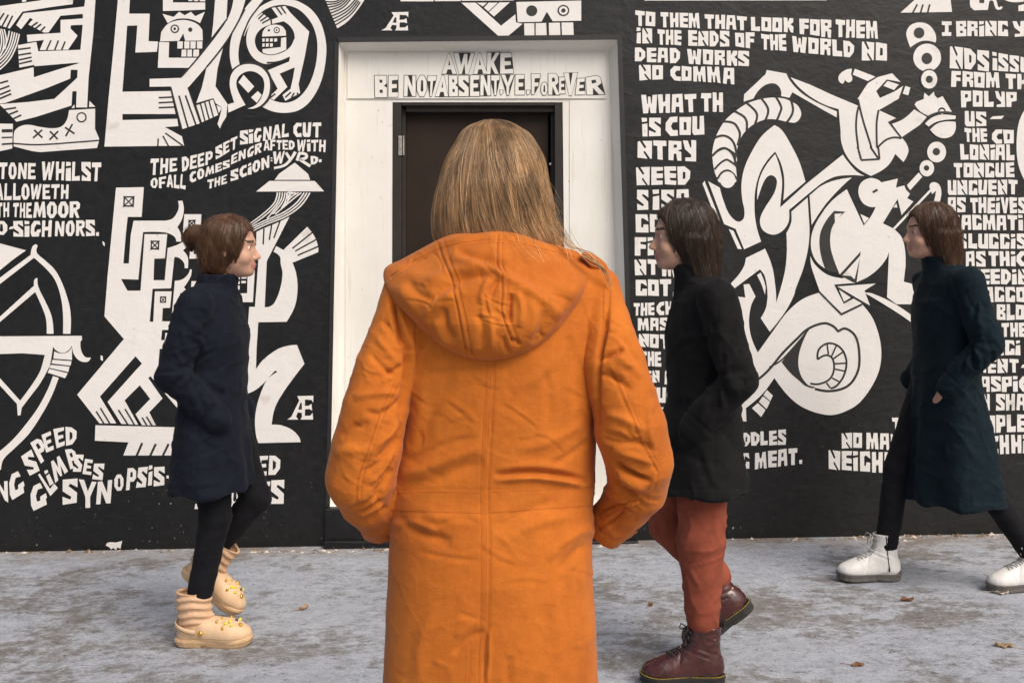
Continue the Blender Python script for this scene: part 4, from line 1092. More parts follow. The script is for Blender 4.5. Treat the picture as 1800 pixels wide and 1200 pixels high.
# ================================================================ soft bodies: signed distance volumes meshed by surface nets
class Vol:
    def __init__(self, lo, hi, h):
        self.lo = np.array(lo, float); self.h = h
        self.n = np.ceil((np.array(hi) - self.lo) / h).astype(int) + 1
        self.F = np.full(self.n, 1.0, np.float32)
        self.ax = [self.lo[i] + h * np.arange(self.n[i]) for i in range(3)]
    def _block(self, lo, hi, pad):
        s = []
        for i in range(3):
            a = int(max(0, math.floor((lo[i] - pad - self.lo[i]) / self.h)))
            b = int(min(self.n[i], math.ceil((hi[i] + pad - self.lo[i]) / self.h) + 1))
            if b <= a: return None, None
            s.append(slice(a, b))
        X, Y, Zz = np.meshgrid(self.ax[0][s[0]], self.ax[1][s[1]], self.ax[2][s[2]], indexing='ij')
        return tuple(s), (X, Y, Zz)
    def _merge(self, s, d, k, mode='u'):
        A = self.F[s]
        if mode == 'u':
            if k > 0:
                h = np.clip(0.5 + 0.5 * (A - d) / k, 0, 1)
                R = A + (d - A) * h - k * h * (1 - h)
            else: R = np.minimum(A, d)
        else:
            d = -d
            if k > 0:
                h = np.clip(0.5 - 0.5 * (A - d) / k, 0, 1)
                R = A + (d - A) * h + k * h * (1 - h)
            else: R = np.maximum(A, d)
        self.F[s] = R
    def capsule(self, a, b, ra, rb, k=0.02, sq=None, mode='u'):
        """tapered capsule; sq = (axis vector, factor) flattens the section along an axis"""
        a = np.array(a, float); b = np.array(b, float); r = max(ra, rb) * 1.4
        s, P = self._block(np.minimum(a, b) - r, np.maximum(a, b) + r, max(k, 0.03))
        if s is None: return
        d = b - a; L2 = max(d @ d, 1e-9)
        px, py, pz = P[0] - a[0], P[1] - a[1], P[2] - a[2]
        t = np.clip((px * d[0] + py * d[1] + pz * d[2]) / L2, 0, 1)
        px = px - t * d[0]; py = py - t * d[1]; pz = pz - t * d[2]
        if sq is not None:
            ax = np.array(sq[0], float); ax /= np.linalg.norm(ax)
            c = (px * ax[0] + py * ax[1] + pz * ax[2]) * (1 / sq[1] - 1)
            px = px + c * ax[0]; py = py + c * ax[1]; pz = pz + c * ax[2]
        self._merge(s, (np.sqrt(px**2 + py**2 + pz**2) - (ra + (rb - ra) * t)).astype(np.float32), k, mode)
    def chain(self, pts, rs, k=0.02, sq=None):
        for i in range(len(pts) - 1):
            self.capsule(pts[i], pts[i + 1], rs[i], rs[i + 1], k, sq)
    def ellipsoid(self, c, r, k=0.02, rot=None, mode='u'):
        c = np.array(c, float); r = np.array(r, float); m = r.max()
        s, P = self._block(c - m, c + m, max(k, 0.03))
        if s is None: return
        q = np.stack([P[0] - c[0], P[1] - c[1], P[2] - c[2]], -1)
        if rot is not None: q = q @ np.array(rot, float)
        k0 = np.sqrt(((q / r) ** 2).sum(-1)); k1 = np.sqrt(((q / r**2) ** 2).sum(-1)) + 1e-9
        self._merge(s, (k0 * (k0 - 1) / k1).astype(np.float32), k, mode)
    def loft(self, prof, k=0.02, power=2.0, mode='u'):
        """stack of superellipses: rows (z, cx, cy, half width x, half depth y)"""
        pr = np.array(sorted(prof)); z = pr[:, 0]
        w = pr[:, 3:5].max()
        lo = (pr[:, 1].min() - w, pr[:, 2].min() - w, z[0]); hi = (pr[:, 1].max() + w, pr[:, 2].max() + w, z[-1])
        s, P = self._block(lo, hi, max(k, 0.03))
        Zz = P[2]
        zz = self.ax[2][s[2]]
        def ip(c):
            v = np.interp(zz, z, pr[:, c])
            ker = np.ones(7) / 7
            v = np.convolve(np.pad(v, 3, 'edge'), ker, 'valid')
            return v[None, None, :]
        cx, cy, hw, hd = ip(1), ip(2), ip(3), ip(4)
        e = (np.abs((P[0] - cx) / hw) ** power + np.abs((P[1] - cy) / hd) ** power) ** (1 / power)
        d = (e - 1) * np.minimum(hw, hd) * 0.95
        d = np.maximum(d, np.maximum(z[0] - Zz, Zz - z[-1]))
        self._merge(s, d.astype(np.float32), k, mode)
    def half(self, n, off, k=0.0):
        """keep only the side where n.p < off"""
        X, Y, Zz = np.meshgrid(*self.ax, indexing='ij')
        d = (X * n[0] + Y * n[1] + Zz * n[2] - off).astype(np.float32)
        self._merge((slice(None),) * 3, -d, k, 's')
    def mesh(self, relax=2):
        F = self.F; S = F < 0
        c = [S[i:S.shape[0] - 1 + i, j:S.shape[1] - 1 + j, k:S.shape[2] - 1 + k] for i in (0, 1) for j in (0, 1) for k in (0, 1)]
        tot = sum(x.astype(np.int8) for x in c)
        act = (tot > 0) & (tot < 8)
        I = np.argwhere(act)
        idx = np.full(act.shape, -1, np.int32); idx[act] = np.arange(len(I))
        cor = np.array([(i, j, k) for i in (0, 1) for j in (0, 1) for k in (0, 1)])
        val = np.stack([F[I[:, 0] + a, I[:, 1] + b, I[:, 2] + d] for a, b, d in cor], 1)
        acc = np.zeros((len(I), 3)); cnt = np.zeros(len(I))
        for a in range(8):
            for b in range(a + 1, 8):
                if np.abs(cor[a] - cor[b]).sum() != 1: continue
                m = (val[:, a] < 0) != (val[:, b] < 0)
                t = val[:, a] / (val[:, a] - val[:, b] + 1e-12)
                p = cor[a] + t[:, None] * (cor[b] - cor[a])
                acc[m] += p[m]; cnt[m] += 1
        V = self.lo + self.h * (I + acc / cnt[:, None])
        Q = []
        for ax in range(3):
            u, w = (ax + 1) % 3, (ax + 2) % 3
            sl0 = [slice(None)] * 3; sl1 = [slice(None)] * 3
            sl0[ax] = slice(0, -1); sl1[ax] = slice(1, None)
            ch = S[tuple(sl0)] != S[tuple(sl1)]
            E = np.argwhere(ch)
            ok = (E[:, u] > 0) & (E[:, w] > 0) & (E[:, u] < S.shape[u] - 1) & (E[:, w] < S.shape[w] - 1)
            E = E[ok]
            flip = S[tuple(E.T)]
            def cell(du, dw):
                q = E.copy(); q[:, u] -= du; q[:, w] -= dw
                return idx[tuple(q.T)]
            q = np.stack([cell(1, 1), cell(0, 1), cell(0, 0), cell(1, 0)], 1)
            q[~flip] = q[~flip][:, ::-1]
            Q.append(q)
        Q = np.concatenate(Q)
        for _ in range(relax):
            V = relax_mesh(V, Q)
        return V, Q

def relax_mesh(V, Q, lam=0.5):
    acc = np.zeros_like(V); cnt = np.zeros(len(V))
    for a, b in ((0, 1), (1, 2), (2, 3), (3, 0)):
        np.add.at(acc, Q[:, a], V[Q[:, b]]); np.add.at(acc, Q[:, b], V[Q[:, a]])
        np.add.at(cnt, Q[:, a], 1); np.add.at(cnt, Q[:, b], 1)
    return V * (1 - lam) + lam * acc / np.maximum(cnt, 1)[:, None]

def vnormals(V, Q):
    n = np.cross(V[Q[:, 2]] - V[Q[:, 0]], V[Q[:, 3]] - V[Q[:, 1]])
    N_ = np.zeros_like(V)
    for i in range(4): np.add.at(N_, Q[:, i], n)
    return N_ / (np.linalg.norm(N_, axis=1, keepdims=True) + 1e-12)

def fast_mesh(name, V, Q, mat, parent=None, smooth=True, extra=None):
    """big quad mesh; extra = (verts, quads, material index) appended to it"""
    mi = np.zeros(len(Q), np.int32)
    if extra is not None and len(extra[1]):
        Q = np.concatenate([Q, np.array(extra[1]) + len(V)]); V = np.concatenate([V, np.array(extra[0])])
        mi = np.concatenate([mi, np.full(len(extra[1]), extra[2], np.int32)])
    me = bpy.data.meshes.new(name)
    me.vertices.add(len(V)); me.vertices.foreach_set('co', V.astype(np.float32).ravel())
    me.loops.add(len(Q) * 4); me.loops.foreach_set('vertex_index', Q.astype(np.int32).ravel())
    me.polygons.add(len(Q)); me.polygons.foreach_set('loop_start', np.arange(0, len(Q) * 4, 4, dtype=np.int32))
    me.polygons.foreach_set('loop_total', np.full(len(Q), 4, np.int32))
    me.update(calc_edges=True); me.validate()
    o = link(name, me, mat, parent, smooth)
    if mi.any(): me.polygons.foreach_set('material_index', mi)
    return o

def vnoise(P, scale, seed=0):
    """smooth value noise in 3D, -1..1"""
    q = np.asarray(P) * scale
    i = np.floor(q).astype(np.int64); f = q - i; f = f * f * (3 - 2 * f)
    def hsh(a, b, c):
        h = (a * 374761393 + b * 668265263 + c * 2147483647 + seed * 974711) & 0xFFFFFFFF
        h = ((h ^ (h >> 13)) * 1274126177) & 0xFFFFFFFF
        return ((h ^ (h >> 16)) & 0xFFFF) / 32767.5 - 1
    r = 0
    for dx in (0, 1):
        for dy in (0, 1):
            for dz in (0, 1):
                w = (f[:, 0] if dx else 1 - f[:, 0]) * (f[:, 1] if dy else 1 - f[:, 1]) * (f[:, 2] if dz else 1 - f[:, 2])
                r = r + w * hsh(i[:, 0] + dx, i[:, 1] + dy, i[:, 2] + dz)
    return r

def catmull(pts, step=3.0):
    return np.array(smooth_path([(p[0], p[1], 0 < i < len(pts) - 1) for i, p in enumerate(pts)], False, step))

def seg_dist(P, path):
    """distance, signed side and parameter of 2D points to a polyline"""
    best = np.full(len(P), 1e9); side = np.zeros(len(P)); par = np.zeros(len(P))
    L = np.concatenate([[0], np.cumsum(np.linalg.norm(np.diff(path, axis=0), axis=1))]); tot = max(L[-1], 1e-6)
    for i in range(len(path) - 1):
        a, b = path[i], path[i + 1]; d = b - a; l2 = d @ d + 1e-12
        t = np.clip(((P - a) @ d) / l2, 0, 1)
        q = P - a - t[:, None] * d
        ds = np.hypot(q[:, 0], q[:, 1]); m = ds < best
        best[m] = ds[m]; cr = d[0] * q[:, 1] - d[1] * q[:, 0]
        side[m] = np.sign(cr[m]); par[m] = ((L[i] + t * math.sqrt(l2)) / tot)[m]
    return best, side, par

def project(V):
    return np.stack([900 + F * V[:, 0] / V[:, 1], HORIZON - F * (V[:, 2] - CAM_H) / V[:, 1]], 1)

def sculpt(V, Nn, folds, dlo=0, dhi=99):
    """push vertices facing the viewer along their normals: folds = (kind, amount in mm, width px, [(x, y), ...])
    r ridge, v valley, s step (left side of the stroke up, right side down), g narrow groove of even depth"""
    D = np.zeros(len(V)); P = project(V)
    ok = (Nn[:, 1] < 0.25) & (V[:, 1] > dlo) & (V[:, 1] < dhi)
    for kind, amp, wd, pts in folds:
        path = catmull(pts, 5.0)
        lo = path.min(0) - 3 * wd; hi = path.max(0) + 3 * wd
        m = ok & (P[:, 0] > lo[0]) & (P[:, 0] < hi[0]) & (P[:, 1] > lo[1]) & (P[:, 1] < hi[1])
        if not m.any(): continue
        d, sd, t = seg_dist(P[m], path)
        fade = np.ones(len(t)) if kind == 'g' else np.clip(np.minimum(t, 1 - t) * 5, 0, 1) ** 0.7
        if kind in 'rvg':
            g = np.exp(-(d / wd) ** 2) * fade * (1 if kind == 'r' else -1)
        else:
            x = d * sd / wd
            g = -x * np.exp(-x * x) * 2.33 * fade
        D[m] += amp * 0.001 * g
    return D

from mathutils.bvhtree import BVHTree
def stitches(V, Q, lines, parts=(2.6, 1.5), r=0.00055, lift=0.0002):
    """rows of thread dashes laid on the surface along strokes given in photo pixels"""
    bvh = BVHTree.FromPolygons([tuple(v) for v in V], [tuple(int(i) for i in q) for q in Q])
    vs, fs = [], []
    for pts in lines:
        path = catmull(pts, 2.0)
        hits = []
        for x, y in path:
            d = Vector(((x - 900) / F, 1.0, -(y - HORIZON) / F))
            h = bvh.ray_cast(Vector((0, 0, CAM_H)), d.normalized())
            if h[0] is not None: hits.append((h[0] + h[1] * lift, h[1]))
        if len(hits) < 2: continue
        L = 0; on = True; start = 0
        P3 = [h[0] for h in hits]
        cum = [0]
        for a, b in zip(P3[:-1], P3[1:]): cum.append(cum[-1] + (b - a).length)
        def at(s):
            i = max(0, min(len(cum) - 2, int(np.searchsorted(cum, s)) - 1)); sp = cum[i + 1] - cum[i]
            t = (s - cum[i]) / sp if sp > 1e-9 else 0
            return P3[i].lerp(P3[i + 1], t), hits[i][1]
        s = 0
        while s + parts[0] * 0.001 < cum[-1]:
            a, n = at(s); b, _ = at(s + parts[0] * 0.001)
            if (b - a).length < 0.006:
                t = (b - a).normalized(); u = t.cross(n).normalized() * r; w = n * r
                k = len(vs)
                for p in (a, b): vs += [p + u, p + w, p - u, p - w]
                fs += [(k, k + 4, k + 5, k + 1), (k + 1, k + 5, k + 6, k + 2), (k + 2, k + 6, k + 7, k + 3), (k + 3, k + 7, k + 4, k)]
            s += (parts[0] + parts[1]) * 0.001
    return [tuple(v) for v in vs], fs
# ================================================================ the person in the orange parka
def mat_parka():
    m, nt, b = nodemat('orange_cotton')
    v = geo_pos(nt)
    n = noise(nt, v, 5.5, 6, 0.62, 0.4)
    base = ramp(nt, n, [(0.3, (0.43, 0.112, 0.0135)), (0.55, (0.52, 0.145, 0.017)), (0.8, (0.58, 0.176, 0.023))])
    n2 = noise(nt, geo_pos(nt, (1, 1, 0.35)), 38, 5, 0.65)
    r2 = ramp(nt, n2, [(0.3, 0.90), (0.7, 1.07)])
    c = mixc(nt, 1.0, base.outputs[0], r2.outputs[0], 'MULTIPLY')
    wv = noise(nt, v, 520, 2, 0.5)
    r3 = ramp(nt, wv, [(0.3, 0.90), (0.7, 1.06)])
    c = mixc(nt, 1.0, c, r3.outputs[0], 'MULTIPLY')
    nt.links.new(c, b.inputs['Base Color'])
    b.inputs['Roughness'].default_value = 0.88
    b.inputs['Specular IOR Level'].default_value = 0.22
    b.inputs['Sheen Weight'].default_value = 0.12
    b.inputs['Sheen Roughness'].default_value = 0.4
    w1 = noise(nt, geo_pos(nt, (1.0, 1.0, 1.6)), 24, 4, 0.6, 0.6)
    p = bump(nt, b, w1, 0.30, 0.006)
    p = bump(nt, b, n2, 0.25, 0.0015, p)
    bump(nt, b, wv, 0.25, 0.0006, p)
    return m
M['parka'] = mat_parka()
M['thread'] = mat_simple('orange_thread', (0.42, 0.095, 0.012), 0.8, 0.15, 60)
M['skin'] = mat_simple('skin', (0.50, 0.285, 0.20), 0.58, 0.13, 34, 0.15, 0.001, 0, 0.35)
M['darkcloth'] = mat_simple('dark_trouser_cloth', (0.02, 0.021, 0.026), 0.85, 0.2, 40, 0.2, 0.002)
M['sole'] = mat_simple('dark_rubber', (0.022, 0.02, 0.018), 0.7, 0.2, 40)

def S3(px, py, d): return np.array(PX(px, py, d))

WY = 1.82
def woman_head(vol, c, fwd, scale=1.0, k=0.012):
    head(vol, c, fwd, scale)

def head(vol, c, fwd, s=1.0):
    """skull, face, ears and neck top around c (middle of the skull); fwd = unit vector the face looks along"""
    f = np.array([fwd[0], fwd[1], 0.0]); f /= np.linalg.norm(f); r = np.array([f[1], -f[0], 0]); u = np.array([0, 0, 1.0])
    R = np.stack([f, r, u], 1)
    def at(a, b_, c_): return np.array(c) + s * (a * f + b_ * r + c_ * u)
    vol.ellipsoid(at(-0.004, 0, 0.01), np.array((0.096, 0.074, 0.098)) * s, 0.012, R)
    vol.ellipsoid(at(0.034, 0, -0.052), np.array((0.058, 0.056, 0.066)) * s, 0.02, R)
    vol.ellipsoid(at(0.066, 0, -0.096), np.array((0.024, 0.026, 0.018)) * s, 0.018, R)
    vol.ellipsoid(at(0.074, 0, 0.016), np.array((0.018, 0.046, 0.014)) * s, 0.016, R)
    for q in (1, -1):
        vol.ellipsoid(at(0.092, q * 0.031, -0.006), np.array((0.016, 0.017, 0.011)) * s, 0.008, R, 's')
        vol.ellipsoid(at(0.074, q * 0.031, -0.007), np.array((0.013, 0.013, 0.0105)) * s, 0.002, R)
        vol.ellipsoid(at(0.064, q * 0.040, -0.045), np.array((0.022, 0.020, 0.022)) * s, 0.016, R)
        vol.ellipsoid(at(-0.002, q * 0.075, -0.016), np.array((0.017, 0.007, 0.029)) * s, 0.004, R)
        vol.ellipsoid(at(0.098, q * 0.009, -0.047), np.array((0.009, 0.007, 0.006)) * s, 0.006, R)
    vol.capsule(at(0.086, 0, -0.004), at(0.108, 0, -0.040), 0.007 * s, 0.0105 * s, 0.008)
    vol.ellipsoid(at(0.090, 0, -0.068), np.array((0.010, 0.023, 0.0055)) * s, 0.005, R)
    vol.ellipsoid(at(0.087, 0, -0.079), np.array((0.010, 0.019, 0.0065)) * s, 0.004, R)
    return at, R

def hand(vol, wrist, d, palm_n, thumb_side, s=1.0, curl=0.5):
    """palm, four fingers and a thumb; d = direction of the fingers, palm_n = way the palm faces"""
    d = np.array(d, float); d /= np.linalg.norm(d); n = np.array(palm_n, float); n -= d * (n @ d); n /= np.linalg.norm(n)
    w = np.cross(d, n) * thumb_side
    W = np.array(wrist, float)
    vol.capsule(W, W + d * 0.03 * s, 0.024 * s, 0.030 * s, 0.01, (n, 0.62))
    vol.capsule(W + d * 0.03 * s, W + d * 0.078 * s, 0.034 * s, 0.037 * s, 0.012, (n, 0.42))
    for i, (o_, L) in enumerate(((0.028, 0.070), (0.0095, 0.079), (-0.009, 0.074), (-0.027, 0.058))):
        p = W + d * 0.082 * s + w * o_ * s
        a = curl * (0.5 + 0.12 * i)
        for j, (fr, rr) in enumerate(((0.45, 0.0088), (0.32, 0.0080), (0.23, 0.0070))):
            dd = d * math.cos(a) + n * math.sin(a); q = p + dd * L * fr * s
            vol.capsule(p, q, rr * s, (rr - 0.0006) * s, 0.003); p = q; a += curl * 0.75
    p = W + d * 0.028 * s + w * 0.026 * s
    for L, rr, a in ((0.036, 0.0120, 0.75), (0.030, 0.0100, 0.5), (0.024, 0.0086, 0.3)):
        dd = d * math.cos(a) + w * math.sin(a) + n * 0.35; dd /= np.linalg.norm(dd)
        q = p + dd * L * s; vol.capsule(p, q, rr * s, (rr - 0.001) * s, 0.006); p = q

# ---- arm chains: photo pixel, distance, radius of the sleeve
L_ARM = [(718, 508, 1.80, .044), (704, 575, 1.775, .049), (676, 650, 1.75, .051), (659, 720, 1.742, .057), (645, 785, 1.742, .061), (634, 838, 1.752, .061), (648, 880, 1.79, .051), (662, 904, 1.815, .041)]
R_ARM = [(1048, 508, 1.80, .043), (1062, 570, 1.775, .046), (1081, 640, 1.75, .053), (1097, 700, 1.745, .056), (1108, 752, 1.745, .063), (1124, 812, 1.755, .059), (1120, 856, 1.785, .053), (1100, 888, 1.81, .046), (1083, 908, 1.825, .041)]
def arm_pts(A): return [S3(x, y, d) for x, y, d, r in A], [r for *_, r in A]

gw = gz(-0.04)
woman = empty('person', (-0.04, WY, gw))
tag(woman, 'person in an orange hooded parka with long light brown hair facing the door', 'person')

# body: head, neck, torso, arms, legs and feet as one surface
vol = Vol((-0.40, 1.58, gw - 0.02), (0.34, 2.10, 1.64), 0.0055)
HC = S3(869, 308, 1.85)
HC[2] = 1.487
vol.loft([(1.38, -.033, 1.85, .060, .055), (1.34, -.033, 1.845, .10, .060), (1.30, -.03, 1.835, .145, .075), (1.20, -.03, 1.825, .14, .09), (1.02, -.032, 1.825, .13, .088),
          (0.92, -.035, 1.825, .15, .10), (0.80, -.035, 1.83, .17, .112), (0.74, -.035, 1.83, .16, .105)], 0.02)
vol.capsule((-.033, 1.848, 1.33), (-.033, 1.855, 1.44), .055, .052, 0.03)
head(vol, HC, (0, 1))
for A in (L_ARM, R_ARM):
    P, rr = arm_pts(A)
    vol.chain(P, [r * 0.5 for r in rr], 0.01)
for q, A in ((1, L_ARM), (-1, R_ARM)):
    w_ = S3(*A[-1][:3])
    hand(vol, w_ + np.array((0.03 * q, 0.02, -0.005)), (0.75 * q, 0.25, -0.35), (q, 0, 0.3), -q, 0.95, 0.6)
for q in (-1, 1):
    hip = (-.035 + .085 * q, 1.83, 0.80); kn = (-.035 + .090 * q, 1.82, 0.46 + gw + .15); an = (-.035 + .095 * q, 1.84, gw + 0.09)
    vol.capsule(hip, kn, .085, .055, 0.03); vol.capsule(kn, an, .055, .036, 0.02)
    vol.capsule((an[0], an[1] - .03, gw + .05), (an[0] + .02 * q, an[1] + .13, gw + .035), .036, .030, 0.02)
V, Q = vol.mesh(2)
body = fast_mesh('body', V, Q, [M['skin']], woman); body.matrix_parent_inverse = Matrix.Translation(woman.location).inverted()

vol = Vol((-0.30, 1.62, gw - 0.01), (0.24, 2.10, 0.95), 0.007)
for q in (-1, 1):
    hip = (-.035 + .085 * q, 1.83, 0.82); kn = (-.035 + .090 * q, 1.82, 0.46 + gw + .15); an = (-.035 + .095 * q, 1.84, gw + 0.06)
    vol.capsule(hip, kn, .095, .068, 0.03); vol.capsule(kn, an, .068, .062, 0.02)
V, Q = vol.mesh(2)
tr = fast_mesh('trousers', V, Q, [M['darkcloth']], woman); adopt(tr, woman)

# ---- the parka
vol = Vol((-0.40, 1.60, 0.40), (0.36, 2.04, 1.43), 0.0033)
def row(py, x0, x1, d, hd, cy=WY):
    a = S3(x0, py, d); b = S3(x1, py, d)
    return (a[2], (a[0] + b[0]) / 2, cy, (b[0] - a[0]) / 2, hd)
vol.loft([row(412, 800, 962, 1.84, .080, 1.855), row(432, 782, 984, 1.83, .088, 1.85), row(452, 745, 1022, 1.82, .095, 1.84), row(475, 706, 1060, 1.80, .100, 1.83), row(505, 694, 1074, 1.80, .108), row(545, 696, 1066, 1.79, .118), row(600, 702, 1060, 1.79, .124),
          row(640, 704, 1058, 1.79, .126), row(700, 706, 1054, 1.79, .124), row(760, 704, 1050, 1.79, .120), row(810, 694, 1049, 1.79, .118), row(860, 686, 1048, 1.79, .120), row(900, 684, 1043, 1.79, .130),
          row(950, 684, 1041, 1.79, .140), row(1000, 681, 1043, 1.79, .146), row(1100, 676, 1048, 1.79, .150), row(1200, 671, 1052, 1.79, .152), row(1345, 664, 1060, 1.79, .156)], 0.012, 2.35)
for A in (L_ARM, R_ARM):
    P, rr = arm_pts(A)
    vol2 = vol
    vol.chain(P, rr, 0.0035)
V, Q = vol.mesh(3)
Nn = vnormals(V, Q)
# broad soft drape, then the folds one by one
P2 = project(V)
soft = vnoise(np.stack([V[:, 0] * 1.0 + V[:, 2] * 0.35, V[:, 1], V[:, 2] * 1.5], 1), 13, 3) * 0.0012 + vnoise(np.stack([V[:, 0] + V[:, 2] * 0.6, V[:, 1], V[:, 2] * 1.3 - V[:, 0] * .4], 1), 30, 5) * 0.0005
arm = np.minimum(seg_dist(P2, np.array([(a, b) for a, b, *_ in L_ARM]))[0] / 58, seg_dist(P2, np.array([(a, b) for a, b, *_ in R_ARM]))[0] / 58) < 1
rid = (1 - np.abs(vnoise(np.stack([V[:, 0] * 1.2 + V[:, 2] * .8, V[:, 1] * .6, V[:, 2] * 1.2 - V[:, 0] * .9], 1), 17, 31))) ** 5
rid2 = (1 - np.abs(vnoise(np.stack([V[:, 0] - V[:, 2] * .7, V[:, 1] * .6, V[:, 2] * 1.3 + V[:, 0] * .6], 1), 26, 33))) ** 6
D = soft + rid * np.where(arm, .0014, .0007) + rid2 * np.where(arm, .0010, .0005)
FOLDS = [
 # back, above the waist
 ('v', 5, 16, [(700, 862), (760, 842), (852, 808)]), ('r', 4.5, 14, [(705, 838), (770, 815), (845, 785)]), ('v', 2.5, 10, [(720, 812), (780, 782), (835, 768)]),
 ('s', 8.5, 10, [(1035, 852), (1000, 842), (935, 834), (868, 840)]), ('r', 4, 12, [(870, 826), (930, 818), (1000, 826)]), ('v', 3, 9, [(960, 822), (1000, 800), (1040, 770)]),
 ('r', 3, 12, [(905, 790), (960, 778), (1030, 740)]), ('v', 3, 16, [(800, 660), (760, 720), (730, 790)]), ('r', 3.5, 18, [(735, 640), (740, 720), (715, 800)]),
 ('v', 4, 14, [(1000, 590), (1010, 650), (1012, 720)]), ('r', 3, 14, [(1030, 600), (1036, 680), (1035, 740)]), ('v', 2.5, 12, [(950, 640), (965, 700), (960, 760)]),
 ('v', 3, 14, [(720, 660), (850, 645), (900, 640)]), ('r', 2.4, 14, [(900, 690), (960, 650), (1000, 600)]),
 # waist casing and centre seam
 ('g', 1.3, 1.8, [(688, 864), (770, 860), (855, 862), (950, 858), (1046, 852)]), ('g', 1.0, 1.8, [(688, 899), (770, 902), (855, 904), (950, 898), (1040, 892)]),
 ('g', 3.0, 2.2, [(868, 630), (863, 750), (857, 862), (859, 950), (857, 1100), (854, 1200)]), ('g', 1.2, 2.0, [(857, 640), (851, 750), (846, 862), (848, 950), (846, 1100), (842, 1200)]),
 ('r', 0.7, 4, [(863, 630), (857, 750), (851, 862), (853, 950), (851, 1100), (848, 1200)]),
 # skirt
 ('v', 6, 13, [(694, 902), (735, 932), (796, 952)]), ('r', 5, 11, [(690, 925), (720, 918), (770, 935)]), ('r', 3.5, 14, [(745, 905), (800, 915), (850, 912)]), ('v', 3, 9, [(760, 925), (810, 912), (845, 920)]),
 ('r', 4.5, 12, [(1040, 926), (990, 952), (962, 985)]), ('v', 4.0, 12, [(1035, 955), (1005, 975), (985, 1005)]), ('v', 4, 15, [(870, 935), (910, 905), (980, 880)]), ('r', 3.5, 14, [(880, 960), (930, 925), (1010, 905)]),
 ('v', 1.8, 6, [(735, 968), (790, 980), (850, 985)]), ('r', 3, 10, [(1040, 900), (1043, 920), (1035, 945)]),
 ('v', 4.5, 9, [(798, 1150), (826, 1120), (853, 1108)]), ('r', 3, 9, [(800, 1120), (830, 1095), (850, 1085)]), ('v', 1.8, 6, [(806, 1078), (835, 1086), (855, 1092)]),
 ('s', 4.5, 5, [(858, 1108), (856, 1150), (854, 1205)]), ('v', 3.0, 12, [(895, 1150), (892, 1180), (895, 1210)]), ('r', 2.6, 16, [(770, 1060), (740, 1130), (735, 1205)]), ('v', 2.5, 18, [(960, 1060), (970, 1130), (975, 1205)]),
 ('g', 1.4, 2.0, [(824, 1130), (824, 1165), (822, 1205)]),
 # armholes
 ('v', 8, 6, [(690, 528), (696, 568), (708, 604)]), ('v', 5, 6, [(712, 606), (716, 640), (708, 690), (706, 740)]), ('r', 4, 8, [(726, 560), (722, 620), (718, 680)]),
 ('v', 7, 6, [(1066, 545), (1060, 590), (1052, 640)]), ('v', 6, 6, [(1060, 634), (1078, 624), (1098, 612)]), ('g', 2.0, 2.5, [(1070, 505), (1069, 550), (1066, 590)]), ('g', 1.4, 2, [(1060, 505), (1058, 550), (1055, 585)]),
 # left sleeve
 ('v', 5, 8, [(672, 560), (695, 590), (708, 605)]), ('r', 4, 9, [(660, 590), (685, 620), (705, 640)]), ('v', 4, 8, [(650, 620), (672, 645), (700, 665)]),
 ('r', 5, 9, [(622, 700), (660, 692), (700, 690)]), ('v', 5, 9, [(640, 722), (675, 728), (702, 716)]), ('r', 4.5, 10, [(640, 800), (672, 775), (700, 740)]), ('v', 8, 8, [(648, 828), (678, 802), (702, 765)]),
 ('r', 5, 8, [(650, 850), (672, 830), (692, 800)]), ('v', 7, 7, [(655, 870), (672, 850), (688, 822)]), ('v', 4, 9, [(600, 770), (625, 750), (650, 745)]), ('r', 4, 12, [(590, 800), (612, 790), (630, 800)]),
 ('v', 6, 6, [(620, 895), (650, 880), (672, 862)]), ('s', 5, 5, [(672, 880), (650, 895), (628, 905)]), ('v', 5, 6, [(650, 918), (665, 900), (682, 890)]),
 ('g', 1.8, 2.2, [(692, 668), (668, 720), (645, 790), (628, 838), (627, 884)]), ('g', 1.2, 1.8, [(702, 672), (678, 724), (655, 792), (638, 842), (637, 884)]),
 # right sleeve
 ('v', 4.5, 9, [(1062, 655), (1085, 665), (1110, 690)]), ('r', 4, 10, [(1080, 625), (1105, 640), (1125, 665)]), ('v', 3.5, 9, [(1090, 590), (1105, 610), (1122, 640)]),
 ('r', 5, 11, [(1062, 730), (1095, 735), (1135, 760)]), ('v', 5, 10, [(1060, 762), (1100, 772), (1150, 790)]), ('r', 5, 9, [(1075, 790), (1110, 800), (1150, 815)]),
 ('v', 9, 7, [(1082, 812), (1108, 832), (1146, 846)]), ('r', 5, 7, [(1085, 832), (1105, 848), (1135, 860)]), ('v', 7, 6, [(1078, 838), (1098, 862), (1122, 876)]), ('r', 4.5, 7, [(1062, 855), (1085, 875), (1110, 886)]),
 ('s', 4.5, 4, [(1128, 882), (1090, 888), (1052, 905)]), ('v', 6, 6, [(1068, 922), (1085, 912), (1105, 900)]), ('g', 1.8, 2, [(1046, 912), (1075, 898), (1102, 886)]), ('r', 3.5, 8, [(1150, 700), (1140, 740), (1150, 790)]),
 ('g', 2.0, 2.2, [(1072, 650), (1100, 712), (1130, 785), (1153, 826), (1150, 856), (1118, 884)]), ('g', 1.2, 1.8, [(1083, 646), (1111, 708), (1141, 780), (1163, 822)]),
]
D = D + sculpt(V, Nn, [(k_, a_ * (0.9 if k_ == 'g' else 1.15), w_ * (1 if k_ == 'g' else .68), p_) for k_, a_, w_, p_ in FOLDS])
rgf = np.random.default_rng(23)
SMALL = []
